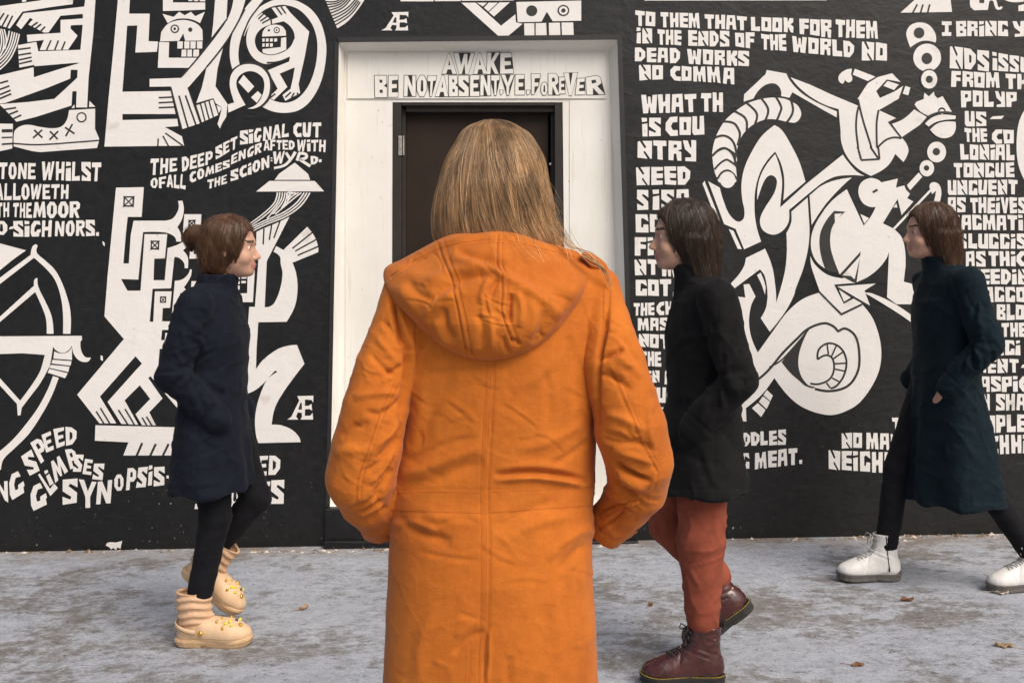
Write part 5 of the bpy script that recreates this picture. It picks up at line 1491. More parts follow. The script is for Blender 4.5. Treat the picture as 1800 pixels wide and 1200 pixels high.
for A, inner in ((L_ARM, 1), (R_ARM, -1)):          # short creases across the sleeves, bunching at elbow and armpit
    ax = np.array([(a, b) for a, b, *_ in A])
    for i in range(70):
        t = rgf.choice([rgf.uniform(.12, .35), rgf.uniform(.45, .95), rgf.uniform(.55, .85)]) * (len(ax) - 1)
        j = int(t); c = ax[j] + (ax[min(j + 1, len(ax) - 1)] - ax[j]) * (t - j)
        dv = ax[min(j + 1, len(ax) - 1)] - ax[j]; dv = dv / (np.linalg.norm(dv) + 1e-9); nv_ = np.array((-dv[1], dv[0]))
        if nv_[0] * inner < 0: nv_ = -nv_
        c = c + nv_ * rgf.uniform(-30, 42); L_ = rgf.uniform(14, 38); tilt = rgf.normal(-.35, .45)
        d_ = nv_ * math.cos(tilt) + dv * math.sin(tilt)
        a_ = c - d_ * L_ * .5; b_ = c + d_ * L_ * .5; m_ = c + dv * rgf.normal(3, 3)
        SMALL.append((rgf.choice(['v', 'r', 's']), rgf.uniform(.5, 1.5), rgf.uniform(2.6, 5), [tuple(a_), tuple(m_), tuple(b_)]))
for i in range(46):                                  # long shallow creases over the back and skirt
    c = np.array((rgf.uniform(715, 1030), rgf.choice([rgf.uniform(650, 830), rgf.uniform(905, 1180)]))); an = rgf.choice([rgf.normal(-.45, .25), rgf.normal(.35, .3), rgf.normal(1.4, .2)]); L_ = rgf.uniform(30, 90)
    d_ = np.array((math.cos(an), math.sin(an)))
    SMALL.append((rgf.choice(['v', 'r', 's']), rgf.uniform(.4, 1.1), rgf.uniform(3, 6.5), [tuple(c - d_ * L_ / 2), tuple(c + np.array((-d_[1], d_[0])) * rgf.normal(0, 5)), tuple(c + d_ * L_ / 2)]))
D = D + sculpt(V, Nn, SMALL)
D = D + sculpt(V, Nn, [   # deep creases where the sleeves meet the back
 ('v', 11, 4.5, [(688, 520), (694, 556), (704, 588), (711, 612)]), ('r', 5, 6, [(700, 545), (712, 580), (722, 612)]), ('v', 10, 4.5, [(711, 600), (716, 640), (712, 690), (706, 740)]), ('v', 3.5, 5, [(706, 735), (700, 770), (696, 800)]),
 ('r', 4, 7, [(724, 600), (727, 650), (722, 710)]), ('v', 8, 4, [(1070, 530), (1064, 580), (1054, 625), (1051, 690), (1052, 755)]), ('v', 7, 4, [(1056, 632), (1076, 622), (1098, 610)]), ('v', 6, 4, [(1052, 655), (1072, 662), (1092, 676)]),
 ('v', 7, 4, [(706, 640), (692, 652), (676, 655)]), ('v', 7, 4, [(704, 700), (688, 716), (668, 724)]), ('v', 8, 4, [(702, 752), (684, 782), (660, 808)]), ('v', 7, 4, [(694, 800), (678, 828), (656, 850)]),
 ('r', 5, 6, [(700, 735), (682, 762), (656, 785)]), ('r', 5, 6, [(692, 782), (674, 808), (652, 828)]), ('v', 8, 4, [(1074, 806), (1100, 826), (1140, 842)]), ('v', 6, 4, [(1070, 832), (1092, 856), (1120, 872)]), ('r', 5, 6, [(1080, 822), (1106, 842), (1138, 856)]),
 ('v', 5, 4, [(1058, 770), (1086, 778), (1120, 780)])])
V = V + Nn * D[:, None]
STITCH = [[(868 - 4, 640), (859, 750), (853, 862), (855, 950), (853, 1100), (850, 1205)], [(856, 640), (850, 750), (845, 862), (847, 950), (845, 1100), (841, 1205)],
 [(689, 867), (770, 864), (845, 866)], [(689, 896), (770, 899), (845, 901)], [(866, 864), (950, 861), (1044, 855)], [(866, 900), (950, 894), (1040, 888)],
 [(695, 670), (671, 722), (648, 792), (631, 840), (630, 884)], [(702, 672), (678, 724), (655, 792), (638, 842), (637, 884)],
 [(1076, 650), (1104, 711), (1134, 784), (1157, 826)], [(1082, 646), (1110, 708), (1140, 780), (1162, 822)],
 [(1073, 510), (1072, 550), (1069, 590)], [(1062, 510), (1061, 550), (1058, 585)], [(694, 535), (700, 570), (710, 600)], [(1048, 916), (1075, 902), (1102, 890)], [(820, 1135), (820, 1165), (818, 1205)]]
st = stitches(V, Q, STITCH)
parka = fast_mesh('parka', V, Q, [M['parka'], M['thread']], woman, True, (st[0], st[1], 1)); adopt(parka, woman)
JV, JQ = V, Q
jbvh = BVHTree.FromPolygons([tuple(v) for v in V], [tuple(int(i) for i in q) for q in Q])
def back_depth(px, py, default):
    d = Vector(((px - 900) / F, 1.0, -(py - HORIZON) / F)).normalized()
    h = jbvh.ray_cast(Vector((0, 0, CAM_H)), d)
    return h[0].y if h[0] is not None else default

# ---- the hood, lying on the back: a soft bag with a rolled rim
HOOD = [(775, 419), (800, 411), (835, 410), (877, 406), (915, 412), (950, 424), (985, 434), (1012, 441), (1027, 452), (1035, 470), (1034, 492), (1024, 518), (1004, 548), (978, 580), (945, 608), (905, 626), (868, 633), (830, 631),
        (790, 616), (758, 594), (728, 566), (700, 536), (682, 510), (674, 488), (678, 470), (705, 456), (740, 437)]
hc = np.array((858.0, 512.0))
out = np.array(smooth_path([(x, y, True) for x, y in HOOD], True, 2.0))
ns = 360
cum = np.concatenate([[0], np.cumsum(np.linalg.norm(np.diff(np.vstack([out, out[:1]]), axis=0), axis=1))])
uu = np.linspace(0, cum[-1], ns, endpoint=False)
oc = np.stack([np.interp(uu, cum, np.append(out[:, i], out[0, i])) for i in (0, 1)], 1)
# depth along the outline: resting on the jacket below, climbing round the neck and over the shoulders above
top = np.clip((500 - oc[:, 1]) / 80.0, 0, 1)
edge_d = np.zeros(ns)
for i, (x, y) in enumerate(oc):
    q = hc + (np.array((x, y)) - hc) * 0.985
    bd = back_depth(q[0], q[1], 1.80)
    mid = 1.742 + 0.075 * min(1, (abs(x - 872) / 160.0)) ** 2
    edge_d[i] = (bd - 0.004) * (1 - top[i]) + mid * top[i]
ker = np.hanning(31); ker /= ker.sum()
edge_d = np.convolve(np.concatenate([edge_d[-15:], edge_d, edge_d[:15]]), ker, 'valid')
nr = 130
rr = np.linspace(0.0, 1.0, nr) ** 0.8
hv, hq = [], []
for k, r in enumerate(rr):
    pt = hc + (oc - hc) * r
    bulge = 0.072 * (1 - r ** 2.6) ** 0.62
    dmid = 1.708
    d = dmid * (1 - r ** 2) + edge_d * r ** 2 - bulge * (0.55 + 0.45 * np.clip((pt[:, 1] - 420) / 150, 0, 1))
    hv.append(np.stack([(pt[:, 0] - 900) * d / F, d, CAM_H - (pt[:, 1] - HORIZON) * d / F], 1))
for r, back in ((0.985, 0.010), (0.95, 0.018), (0.80, 0.024)):
    pt = hc + (oc - hc) * r
    d = edge_d + back
    hv.append(np.stack([(pt[:, 0] - 900) * d / F, d, CAM_H - (pt[:, 1] - HORIZON) * d / F], 1))
HV = np.concatenate(hv)
R_ = len(hv)
ii = np.arange(ns)
HQ = np.concatenate([np.stack([k * ns + ii, k * ns + (ii + 1) % ns, (k + 1) * ns + (ii + 1) % ns, (k + 1) * ns + ii], 1) for k in range(R_ - 1)])
Nn = vnormals(HV, HQ)
if Nn[: ns * 60, 1].mean() > 0:
    HQ = HQ[:, ::-1]; Nn = -Nn
front = np.repeat(np.arange(R_) < nr - 1, ns)
HF = [
 ('r', 7, 13, [(792, 450), (857, 473), (896, 491), (960, 531), (985, 560)]), ('v', 7, 12, [(800, 440), (850, 455), (905, 470)]), ('v', 5, 14, [(910, 478), (965, 505), (1005, 535)]),
 ('v', 8, 12, [(752, 540), (791, 500), (850, 481), (872, 478)]), ('r', 5, 12, [(740, 500), (790, 478), (835, 470)]), ('r', 5, 14, [(745, 565), (770, 530), (800, 512)]),
 ('v', 5.5, 8, [(860, 528), (868, 505), (880, 486)]), ('r', 5, 9, [(845, 535), (852, 505), (862, 490)]),
 ('v', 9, 6, [(899, 515), (896, 543), (898, 568)]), ('r', 6, 9, [(908, 512), (916, 545), (912, 575)]), ('r', 4, 14, [(925, 520), (940, 555), (930, 595)]), ('v', 4, 12, [(955, 545), (952, 580), (935, 605)]),
 ('v', 6, 8, [(780, 540), (783, 569), (799, 597)]), ('r', 4.5, 9, [(766, 560), (775, 590), (795, 610)]), ('v', 4, 9, [(838, 545), (848, 580), (842, 612)]), ('r', 4.5, 10, [(858, 550), (866, 585), (862, 618)]),
 ('r', 4, 14, [(700, 500), (725, 540), (765, 580)]), ('v', 4, 12, [(715, 490), (735, 515), (760, 525)]), ('r', 4.5, 16, [(1015, 480), (1000, 520), (970, 560)]), ('v', 4, 14, [(940, 470), (985, 490), (1010, 500)]),
 ('v', 6, 5, [(897, 598), (908, 600), (914, 608)]), ('v', 5, 5, [(812, 612), (824, 618), (834, 628)]), ('v', 4, 6, [(884, 590), (889, 610), (898, 622)]),
 ('g', 2.2, 2.2, [(687, 487), (740, 455), (778, 437), (820, 428), (880, 424), (940, 437), (1000, 452), (1026, 462)]),
 ('g', 2.4, 2.0, [(769, 423), (778, 454), (791, 482), (797, 513), (804, 546), (814, 597), (820, 626)]), ('g', 1.6, 2.0, [(780, 421), (789, 452), (801, 480), (807, 513), (815, 546), (825, 595), (831, 624)]),
 ('g', 2.4, 2.0, [(876, 410), (874, 457), (880, 480), (883, 513), (881, 543), (889, 572), (902, 604)]), ('g', 1.6, 2.0, [(886, 411), (884, 457), (890, 480), (893, 513), (892, 543), (900, 570), (912, 600)]),
 ('r', 0.8, 4, [(774, 425), (784, 454), (796, 482), (802, 513), (809, 546), (819, 597), (825, 624)]), ('r', 0.8, 4, [(881, 410), (879, 457), (885, 480), (888, 513), (887, 543), (894, 572), (907, 602)]),
 ('r', 2.2, 6, [(682, 478), (740, 445), (775, 427), (820, 418), (880, 414), (940, 427), (1000, 443), (1028, 455)]),
]
SMALL = []
for i in range(40):
    c = np.array((rgf.uniform(720, 1000), rgf.uniform(450, 610))); an = rgf.choice([rgf.normal(.45, .25), rgf.normal(-.7, .3), rgf.normal(1.4, .25)]); L_ = rgf.uniform(18, 60); d_ = np.array((math.cos(an), math.sin(an)))
    SMALL.append((rgf.choice(['v', 'r', 's']), rgf.uniform(.5, 1.4), rgf.uniform(2.5, 5), [tuple(c - d_ * L_ / 2), tuple(c + np.array((-d_[1], d_[0])) * rgf.normal(0, 4)), tuple(c + d_ * L_ / 2)]))
D = sculpt(HV, Nn, [(k_, a_ * (0.8 if k_ == 'g' else 1.05), w_ * (.9 if k_ == 'g' else .70), p_) for k_, a_, w_, p_ in HF]) + sculpt(HV, Nn, SMALL) + vnoise(HV * np.array((1, 1, 1.3)), 22, 11) * 0.0010 + vnoise(HV, 48, 12) * 0.0004
D[~front] = 0
fade = np.repeat(np.clip((1 - np.concatenate([rr, [1, 1, 1]])) * 18, 0, 1), ns)
HV = HV + Nn * (D * fade)[:, None]
ST2 = []
for base in ([(770, 425), (779, 454), (792, 482), (798, 513), (805, 546), (815, 597), (821, 624)], [(779, 423), (788, 452), (800, 480), (806, 513), (814, 546), (824, 595), (829, 622)],
             [(877, 412), (875, 457), (881, 480), (884, 513), (882, 543), (890, 572), (903, 602)], [(885, 413), (883, 457), (889, 480), (892, 513), (891, 543), (899, 570), (911, 598)],
             [(688, 484), (740, 452), (779, 434), (820, 425), (880, 421), (940, 434), (1000, 449), (1024, 459)], [(690, 490), (741, 458), (780, 440), (821, 431), (880, 427), (940, 440), (1000, 455), (1024, 465)]):
    ST2.append(base)
st = stitches(HV, HQ, ST2)
hood = fast_mesh('hood', HV, HQ, [M['parka'], M['thread']], parka, True, (st[0], st[1], 1))
# the loose front corner of the hood, turned over the shoulder
mb = MB()
tabp = [(1022, 447, 1.772), (1034, 452, 1.774), (1046, 462, 1.778), (1057, 474, 1.783), (1064, 488, 1.79), (1060, 500, 1.80)]
tabw = [4, 9, 12, 13, 10, 5]
tp = np.array(smooth_path([(a, b_, 0 < i < 5) for i, (a, b_, c_) in enumerate(tabp)], False, 2.0))
tt = np.linspace(0, 1, len(tp))
dd = np.interp(tt, np.linspace(0, 1, 6), [c_ for *_, c_ in tabp]); ww = np.interp(tt, np.linspace(0, 1, 6), tabw)
tn = np.gradient(tp, axis=0); tn /= np.linalg.norm(tn, axis=1, keepdims=True); nn = np.stack([-tn[:, 1], tn[:, 0]], 1)
m_ = 14
tv = []
for i in range(len(tp)):
    for j in range(m_):
        a = 2 * math.pi * j / m_
        q = tp[i] + nn[i] * ww[i] * math.cos(a)
        tv.append(PX(q[0], q[1], dd[i] + 0.010 * math.sin(a) * (1 + 0.3 * math.cos(3 * a))))
tf = [(i * m_ + j, i * m_ + (j + 1) % m_, (i + 1) * m_ + (j + 1) % m_, (i + 1) * m_ + j) for i in range(len(tp) - 1) for j in range(m_)]
o = mesh_of('hood_corner', tv, tf, M['parka'], parka, True)
# sleeve cuff strap on the right wrist
mb = MB()
path = catmull([(1046, 936), (1062, 944), (1082, 932), (1100, 916)], 2.0)
def on_sleeve(x, y): 
    return (x, y, back_depth(x, y, 1.80))
def ribbon(mb, path, wd, thick):
    path = np.array(path); t = np.gradient(path, axis=0); t /= np.linalg.norm(t, axis=1, keepdims=True); n = np.stack([-t[:, 1], t[:, 0]], 1)
    vs = []
    for (x, y), m in zip(path, n):
        for s_, up in ((-1, 0), (-1, 1), (1, 1), (1, 0)):
            q = (x + m[0] * wd * s_, y + m[1] * wd * s_); d = back_depth(q[0], q[1], 1.84)
            vs.append(PX(q[0], q[1], min(d, 1.86) - (thick if up else -0.004)))
    k = len(path)
    fs = [(i * 4 + j, i * 4 + (j + 1) % 4, i * 4 + 4 + (j + 1) % 4, i * 4 + 4 + j) for i in range(k - 1) for j in range(4)] + [(0, 1, 2, 3), tuple(4 * (k - 1) + j for j in (3, 2, 1, 0))]
    mb.add(vs, fs)
ribbon(mb, catmull([(1056, 936), (1076, 924), (1096, 908), (1106, 896)], 2.0), 7, 0.003)
o = mb.build('cuff_strap', M['parka'], parka, True)

# the open cuffs, each a stitched band tucked into a pocket
for A, e_ in ((L_ARM, (676, 926, 1.845)), (R_ARM, (1058, 934, 1.845))):
    p0 = S3(*A[-2][:3]) * .35 + S3(*A[-1][:3]) * .65; p1 = S3(*e_); ax_ = (p1 - p0) / np.linalg.norm(p1 - p0)
    u_ = np.cross(ax_, (0, 1, 0)); u_ /= np.linalg.norm(u_); w_ = np.cross(ax_, u_)
    nn_, cv, cf = 48, [], []
    prof = [(0.0, .0445), (.10, .0450), (.14, .0435), (.30, .0440), (.60, .0425), (.80, .0420), (.84, .0408), (.97, .0412), (1.0, .0395), (.97, .0370), (.5, .0365), (.2, .034)]
    for t, r in prof:
        for k in range(nn_):
            a = 2 * math.pi * k / nn_
            rr_ = r * (1 + .030 * math.sin(3 * a + 5 * t) + .02 * math.sin(7 * a - 6 * t) + .012 * math.sin(13 * a + 9 * t))
            cv.append(p0 + (p1 - p0) * t + (u_ * math.cos(a) + w_ * math.sin(a) * .86) * rr_)
    for i in range(len(prof) - 1):
        for k in range(nn_): cf.append((i * nn_ + k, i * nn_ + (k + 1) % nn_, (i + 1) * nn_ + (k + 1) % nn_, (i + 1) * nn_ + k))
    mesh_of('cuff', cv, cf, M['parka'], parka, True)

# ---- hair: a body of hair and the loose strands over it
def mat_hair(name, dark, light, streak=60):
    m, nt, b = nodemat(name)
    v = geo_pos(nt, (1, 1, 0.10))
    n = noise(nt, v, streak, 6, 0.65, 0.8)
    n2 = noise(nt, geo_pos(nt, (1, 1, 0.25)), 14, 3, 0.5, 0.5)
    r = ramp(nt, n, [(0.30, dark), (0.52, tuple((a + c) / 2 for a, c in zip(dark, light))), (0.74, light)])
    r2 = ramp(nt, n2, [(0.3, 0.72), (0.7, 1.15)])
    c = mixc(nt, 1.0, r.outputs[0], r2.outputs[0], 'MULTIPLY')
    nt.links.new(c, b.inputs['Base Color'])
    b.inputs['Roughness'].default_value = 0.42
    b.inputs['Specular IOR Level'].default_value = 0.45
    b.inputs['Anisotropic'].default_value = 0.5
    bump(nt, b, n, 0.5, 0.004)
    return m
M['hair_base'] = mat_hair('light_brown_hair', (0.10, 0.050, 0.021), (0.46, 0.255, 0.100))
HL = [(207, 868, 869), (209, 856, 884), (213, 845, 892), (218, 835, 900), (225, 824, 914), (235, 816, 925), (249, 808, 935), (272, 794, 948), (294, 785, 954), (320, 778, 959), (342, 772, 964), (376, 766, 970), (398, 766, 974), (420, 769, 980), (445, 780, 978), (470, 800, 960)]
HLz = np.array([[S3(0, y, 1.82)[2], S3((a + b) / 2, y, 1.82)[0], (S3(b, y, 1.82)[0] - S3(a, y, 1.82)[0]) / 2] for y, a, b in HL])
_c = np.array(smooth_path([(q[2], q[0], 0 < i < len(HLz) - 1) for i, q in enumerate(HLz)], False, 0.0006))[::-1]
_z = np.minimum.accumulate(_c[::-1, 1])[::-1]
_k = np.ones(9) / 9
_w = np.convolve(np.pad(_c[:, 0], 4, 'edge'), _k, 'valid')
def hair_sec(z):
    zz = HLz[::-1, 0]
    w = np.interp(z, _z, _w)
    top_ = np.clip((HLz[0, 0] - np.asarray(z)) / 0.012, 0, 1)
    w = np.where(top_ < 1, np.minimum(w, 0.045 * np.sqrt(top_ + 1e-6) + 0.0005), w)
    return np.interp(z, zz, HLz[::-1, 1]), w
def hair_depth(z):
    # half depth and centre of the hair mass
    w = hair_sec(z)[1]
    return np.minimum(w * 1.12, 0.108) * np.where(z > 1.45, 1.0, 1.0 - 0.12 * np.clip((1.45 - z) / 0.1, 0, 1))
nz, na = 90, 120
zs = np.concatenate([HLz[0, 0] - np.linspace(0, 1, 24) ** 2 * 0.03, np.linspace(HLz[0, 0] - 0.034, HLz[-1, 0], nz - 24)])
hv = []
for z in zs:
    cx, hw = hair_sec(z); hd = max(float(hair_depth(z)), 0.0005)
    hw = max(hw * 0.965, 0.0005)
    for a in np.linspace(0, 2 * math.pi, na, endpoint=False):
        # open towards the face
        ca, sa = math.cos(a), math.sin(a)
        y = 1.85 - hd * 0.96 * ca
        if ca < -0.35 and z < 1.52: y = 1.85 + hd * 0.35
        hv.append((cx + hw * sa, y, z))
hv = np.array(hv)
hv[:, 2] += 0
ii = np.arange(na)
hq = np.concatenate([np.stack([k * na + ii, k * na + (ii + 1) % na, (k + 1) * na + (ii + 1) % na, (k + 1) * na + ii], 1) for k in range(len(zs) - 1)])
nh = vnormals(hv, hq)
if (nh[:, 1] * (hv[:, 1] - 1.85)).mean() < 0:
    hq = hq[:, ::-1]; nh = -nh
lock = vnoise(np.stack([hv[:, 0] * 1.0 - (1.6 - hv[:, 2]) * 0.28, hv[:, 1], hv[:, 2] * 0.12], 1), 55, 21) * 0.0025 + vnoise(np.stack([hv[:, 0] - (1.6 - hv[:, 2]) * 0.28, hv[:, 1], hv[:, 2] * 0.1], 1), 140, 22) * 0.0014
hv = hv + nh * (lock * np.clip((1.595 - hv[:, 2]) * 30, 0, 1))[:, None]
hair = fast_mesh('hair', hv, hq, [M['hair_base']], woman); adopt(hair, woman)

def mat_strand():
    m, nt, b = nodemat('light_brown_strands')
    hi = nt.nodes.new('ShaderNodeHairInfo')
    r = ramp(nt, hi.outputs['Random'], [(0.0, (0.13, 0.075, 0.038)), (0.4, (0.34, 0.200, 0.096)), (0.75, (0.54, 0.330, 0.158)), (1.0, (0.68, 0.46, 0.25))])
    ln = noise(nt, geo_pos(nt, (1, 1, 0.22)), 34, 3, 0.5, 0.8)
    lr = ramp(nt, ln, [(0.32, 0.55), (0.5, 0.95), (0.68, 1.3)])
    rc = mixc(nt, 1.0, r.outputs[0], lr.outputs[0], 'MULTIPLY')
    r2 = ramp(nt, hi.outputs['Intercept'], [(0.0, 0.58), (0.3, 0.88), (1.0, 1.25)])
    c = mixc(nt, 1.0, rc, r2.outputs[0], 'MULTIPLY')
    nt.links.new(c, b.inputs['Base Color'])
    b.inputs['Roughness'].default_value = 0.38
    b.inputs['Specular IOR Level'].default_value = 0.5
    return m
M['strand'] = mat_strand()
def add_strands(name, curves, radii, mat, parent):
    n = len(curves)
    hc_ = bpy.data.hair_curves.new(name)
    hc_.add_curves([len(c) for c in curves])
    pos = np.concatenate(curves).astype(np.float32)
    hc_.attributes['position'].data.foreach_set('vector', pos.ravel())
    at = hc_.attributes.get('radius') or hc_.attributes.new('radius', 'FLOAT', 'POINT')
    rad = np.concatenate([np.interp(np.linspace(0, 1, len(c)), [0, 0.1, 0.75, 1], [r * 0.6, r, r, r * 0.25]) for c, r in zip(curves, radii)]).astype(np.float32)
    at.data.foreach_set('value', rad)
    hc_.materials.append(mat)
    o = bpy.data.objects.new(name, hc_); COL.objects.link(o)
    o.parent = parent
    return o
rng = np.random.default_rng(11)
curves, radii = [], []
ztop = HLz[0, 0]
def strand(phi, zend, lift, sweep, wav, npt=22, z0=None):
    """a hair from the crown down the back of the head at angle phi from the middle"""
    t = np.linspace(0, 1, npt)
    zs_ = (z0 if z0 is not None else ztop - 0.0008) - t ** 1.25 * ((z0 if z0 is not None else ztop) - zend)
    cx, hw = hair_sec(zs_); hd = hair_depth(zs_)
    ph = phi + sweep * t ** 1.3 + wav[0] * np.sin(t * wav[1] + wav[2]) * t
    x = cx + (hw * 0.985 + lift) * np.sin(ph)
    y = 1.85 - (hd + lift) * np.cos(ph)
    return np.stack([x, y, zs_], 1)
NCL = 170
for c in range(NCL):
    phi0 = rng.uniform(-1.75, 1.45); sw = rng.normal(0.62, 0.24) if phi0 > -0.55 else rng.normal(0.12, 0.14); zend0 = rng.uniform(1.345, 1.385)
    wv = (rng.normal(0, 0.06), rng.uniform(3, 8), rng.uniform(0, 6)); lf0 = rng.uniform(-0.002, 0.007)
    for k in range(105):
        dphi = rng.normal(0, 0.060)
        s_ = strand(phi0 + dphi * 1.4, zend0 + rng.normal(0, 0.008), lf0 + rng.normal(0, 0.0020), sw - dphi * 0.8, (wv[0] + rng.normal(0, 0.006), wv[1], wv[2] + rng.normal(0, 0.2)))
        curves.append(s_); radii.append(rng.uniform(0.00014, 0.00030))
# lighter locks swept across from the crown to the right
for c in range(46):
    phi0 = rng.uniform(-0.75, 0.75); sw = rng.uniform(0.35, 0.95); lf0 = rng.uniform(0.004, 0.008)
    for k in range(16):
        s_ = strand(phi0 + rng.normal(0, 0.025), 1.352 + rng.uniform(0, .03), lf0 + rng.normal(0, 0.0008), sw, (rng.normal(0, 0.01), 4, 0))
        curves.append(s_); radii.append(rng.uniform(0.00016, 0.00032))
# flyaways: over the crown and blown out on the right
for k in range(520):
    if k < 360:
        phi = rng.uniform(-1.6, 1.7); s_ = strand(phi, rng.uniform(1.38, 1.54), rng.uniform(0.002, 0.010), rng.normal(0.1, 0.25), (rng.normal(0, 0.08), 5, rng.uniform(0, 6)))
    else:
        z0 = rng.uniform(1.36, 1.46); s_ = strand(1.35 + rng.normal(0, .25), z0 - rng.uniform(0.03, 0.09), 0.0, 0.15, (0.05, 5, rng.uniform(0, 6)), 16, z0 + 0.06)
        t = np.linspace(0, 1, len(s_)); out_ = rng.uniform(0.005, 0.032)
        s_[:, 0] += out_ * t ** 1.6 + 0.004 * np.sin(t * rng.uniform(4, 9)) * t; s_[:, 2] += rng.normal(0, 0.012) * t; s_[:, 1] -= 0.01 * t
    curves.append(s_); radii.append(rng.uniform(0.00010, 0.0002))
# thin locks that slipped over the hood and the right shoulder
for k in range(34):
    if k < 20:
        a = [(984 + rng.normal(0, 8), 400), (1004 + rng.normal(0, 5), 432), (1040 + rng.normal(0, 5), 452 + rng.normal(0, 4)), (1062 + rng.normal(0, 4), 478), (1072 + rng.normal(0, 3), 505)]
        dp = [1.77, 1.745, 1.735, 1.74, 1.75]
    else:
        x0 = rng.uniform(840, 960); a = [(x0, 395), (x0 + 14, 408), (x0 + 30 + rng.normal(0, 6), 428), (x0 + 55 + rng.normal(0, 12), 462)]
        dp = [1.735, 1.715, 1.68, 1.655]
    tp_ = catmull(a, 4.0); d_ = np.interp(np.linspace(0, 1, len(tp_)), np.linspace(0, 1, len(dp)), dp)
    curves.append(np.array([PX(x, y, d) for (x, y), d in zip(tp_, d_)])); radii.append(rng.uniform(0.0002, 0.0004))
add_strands('hair_strands', curves, radii, M['strand'], hair)
# ================================================================ the three passers-by
def loc_empty(name, loc):
    return empty(name, loc)

def sole_outline(L=0.268, n=64, grow=0.0):
    pts = []
    xs = np.array([-.004, .0, .012, .035, .075, .115, .155, .19, .22, .245, .26, .268]) * L / 0.268
    hw = np.array([.002, .016, .027, .0345, .0345, .032, .038, .0455, .046, .038, .023, .003])
    t = np.linspace(0, 1, n)
    X = np.interp(t, np.linspace(0, 1, len(xs)), xs); Hh = np.interp(X, xs, hw)
    up = [(x, h + grow) for x, h in zip(X, Hh)]
    dn = [(x, -h - grow) for x, h in zip(X[::-1], Hh[::-1])]
    cx = L / 2
    return [((x - cx) * (1 + 2 * grow / L) + cx, y) for x, y in up + dn]

def sole_mesh(name, mat, levels, parent, L=0.268, notch=True, curve=0.0):
    """levels: (z, grow) from the ground up"""
    vs, fs = [], []
    n = None
    for z, g in levels:
        o_ = sole_outline(L, 64, g); n = len(o_)
        for x, y in o_:
            zz = z + curve * max(0, (x / L - 0.72)) ** 2 * 6
            if notch and z < 0.012 and 0.088 < x < 0.112: zz = max(z, 0.010)
            vs.append((x, y, zz))
    k = len(levels)
    for a in range(k - 1):
        for i in range(n):
            fs.append((a * n + i, a * n + (i + 1) % n, (a + 1) * n + (i + 1) % n, (a + 1) * n + i))
    fs.append(tuple(range(n - 1, -1, -1))); fs.append(tuple((k - 1) * n + i for i in range(n)))
    return mesh_of(name, vs, fs, mat, parent, False)

def boot_shape(shaft=0.205):
    v = Vol((-0.02, -0.07, 0.0), (0.29, 0.07, shaft + 0.02), 0.0026)
    v.ellipsoid((.046, 0, .055), (.045, .035, .050), .015)
    v.capsule((.05, 0, .055), (.16, 0, .045), .035, .038, .02, ((0, 1, 0), 1.05))
    v.ellipsoid((.205, 0, .042), (.060, .0455, .036), .02)
    v.capsule((.088, 0, .105), (.185, 0, .058), .036, .030, .03)
    v.loft([(.05, .060, 0, .052, .036), (.09, .062, 0, .054, .038), (.13, .062, 0, .051, .040), (.17, .060, 0, .050, .042), (shaft + .01, .059, 0, .053, .045)], .02)
    v.loft([(shaft - .05, .059, 0, .044, .037), (shaft + .015, .059, 0, .048, .040)], 0.002, 2.0, 's')
    v.half((0, 0, 1), shaft, 0.004)
    v.half((0, 0, -1), -0.026, 0.0)
    V, Q = v.mesh(2)
    w = vnoise(V * np.array((1, 1, 1.6)), 55, 3) * 0.0016 * np.clip((V[:, 2] - .06) * 14, 0, 1) + vnoise(V, 120, 4) * 0.0004
    w += -0.0022 * np.exp(-((V[:, 2] - .095 - (V[:, 0] - .06) * .35) / .005) ** 2) * (V[:, 0] > .05) - 0.0018 * np.exp(-((V[:, 2] - .115 - (V[:, 0] - .06) * .35) / .006) ** 2)
    w += -0.0016 * np.exp(-((V[:, 0] - .163 + V[:, 2] * .2) / .005) ** 2)
    return V + vnormals(V, Q) * w[:, None], Q

def on_surf(bvh, p, d):
    h = bvh.ray_cast(Vector(p), Vector(d).normalized())
    return h[0], h[1]

def laces(V, Q, name, mat, parent, n=7, eyelet=None, shaft=.205):
    bvh = BVHTree.FromPolygons([tuple(v) for v in V], [tuple(int(i) for i in q) for q in Q])
    mb = MB()
    for i in range(n):
        t = i / (n - 1)
        c = np.array((.168 - .060 * t - .0 * t, 0, .078 + (shaft - .09) * t)); nrm = np.array((.45 + .5 * t, 0, .9 - .55 * t)); nrm /= np.linalg.norm(nrm)
        for sg in (1, -1):
            pts = []
            for y in np.linspace(-.024, .024, 7):
                o_ = c + nrm * .08 + np.array((-.012 * sg * y / .024 * .5, y, .010 * sg * y / .024 * .5))
                h, hn = on_surf(bvh, o_, -nrm)
                if h is not None: pts.append(h + hn * .0018)
            if len(pts) > 2: mb.tube(pts, .0021, 6)
    top = c + nrm * .012
    for sg in (1, -1):
        mb.tube([Vector(top), Vector(top) + Vector((.014, .022 * sg, .004)), Vector(top) + Vector((.016, .040 * sg, -.016)), Vector(top) + Vector((.008, .026 * sg, -.018)), Vector(top) + Vector((.0, .004 * sg, -.002))], .0019, 6)
        mb.tube([Vector(top), Vector(top) + Vector((.010, .016 * sg, -.020)), Vector(top) + Vector((.012, .020 * sg, -.045))], .0017, 6)
    return mb.build(name, mat, parent, True), bvh

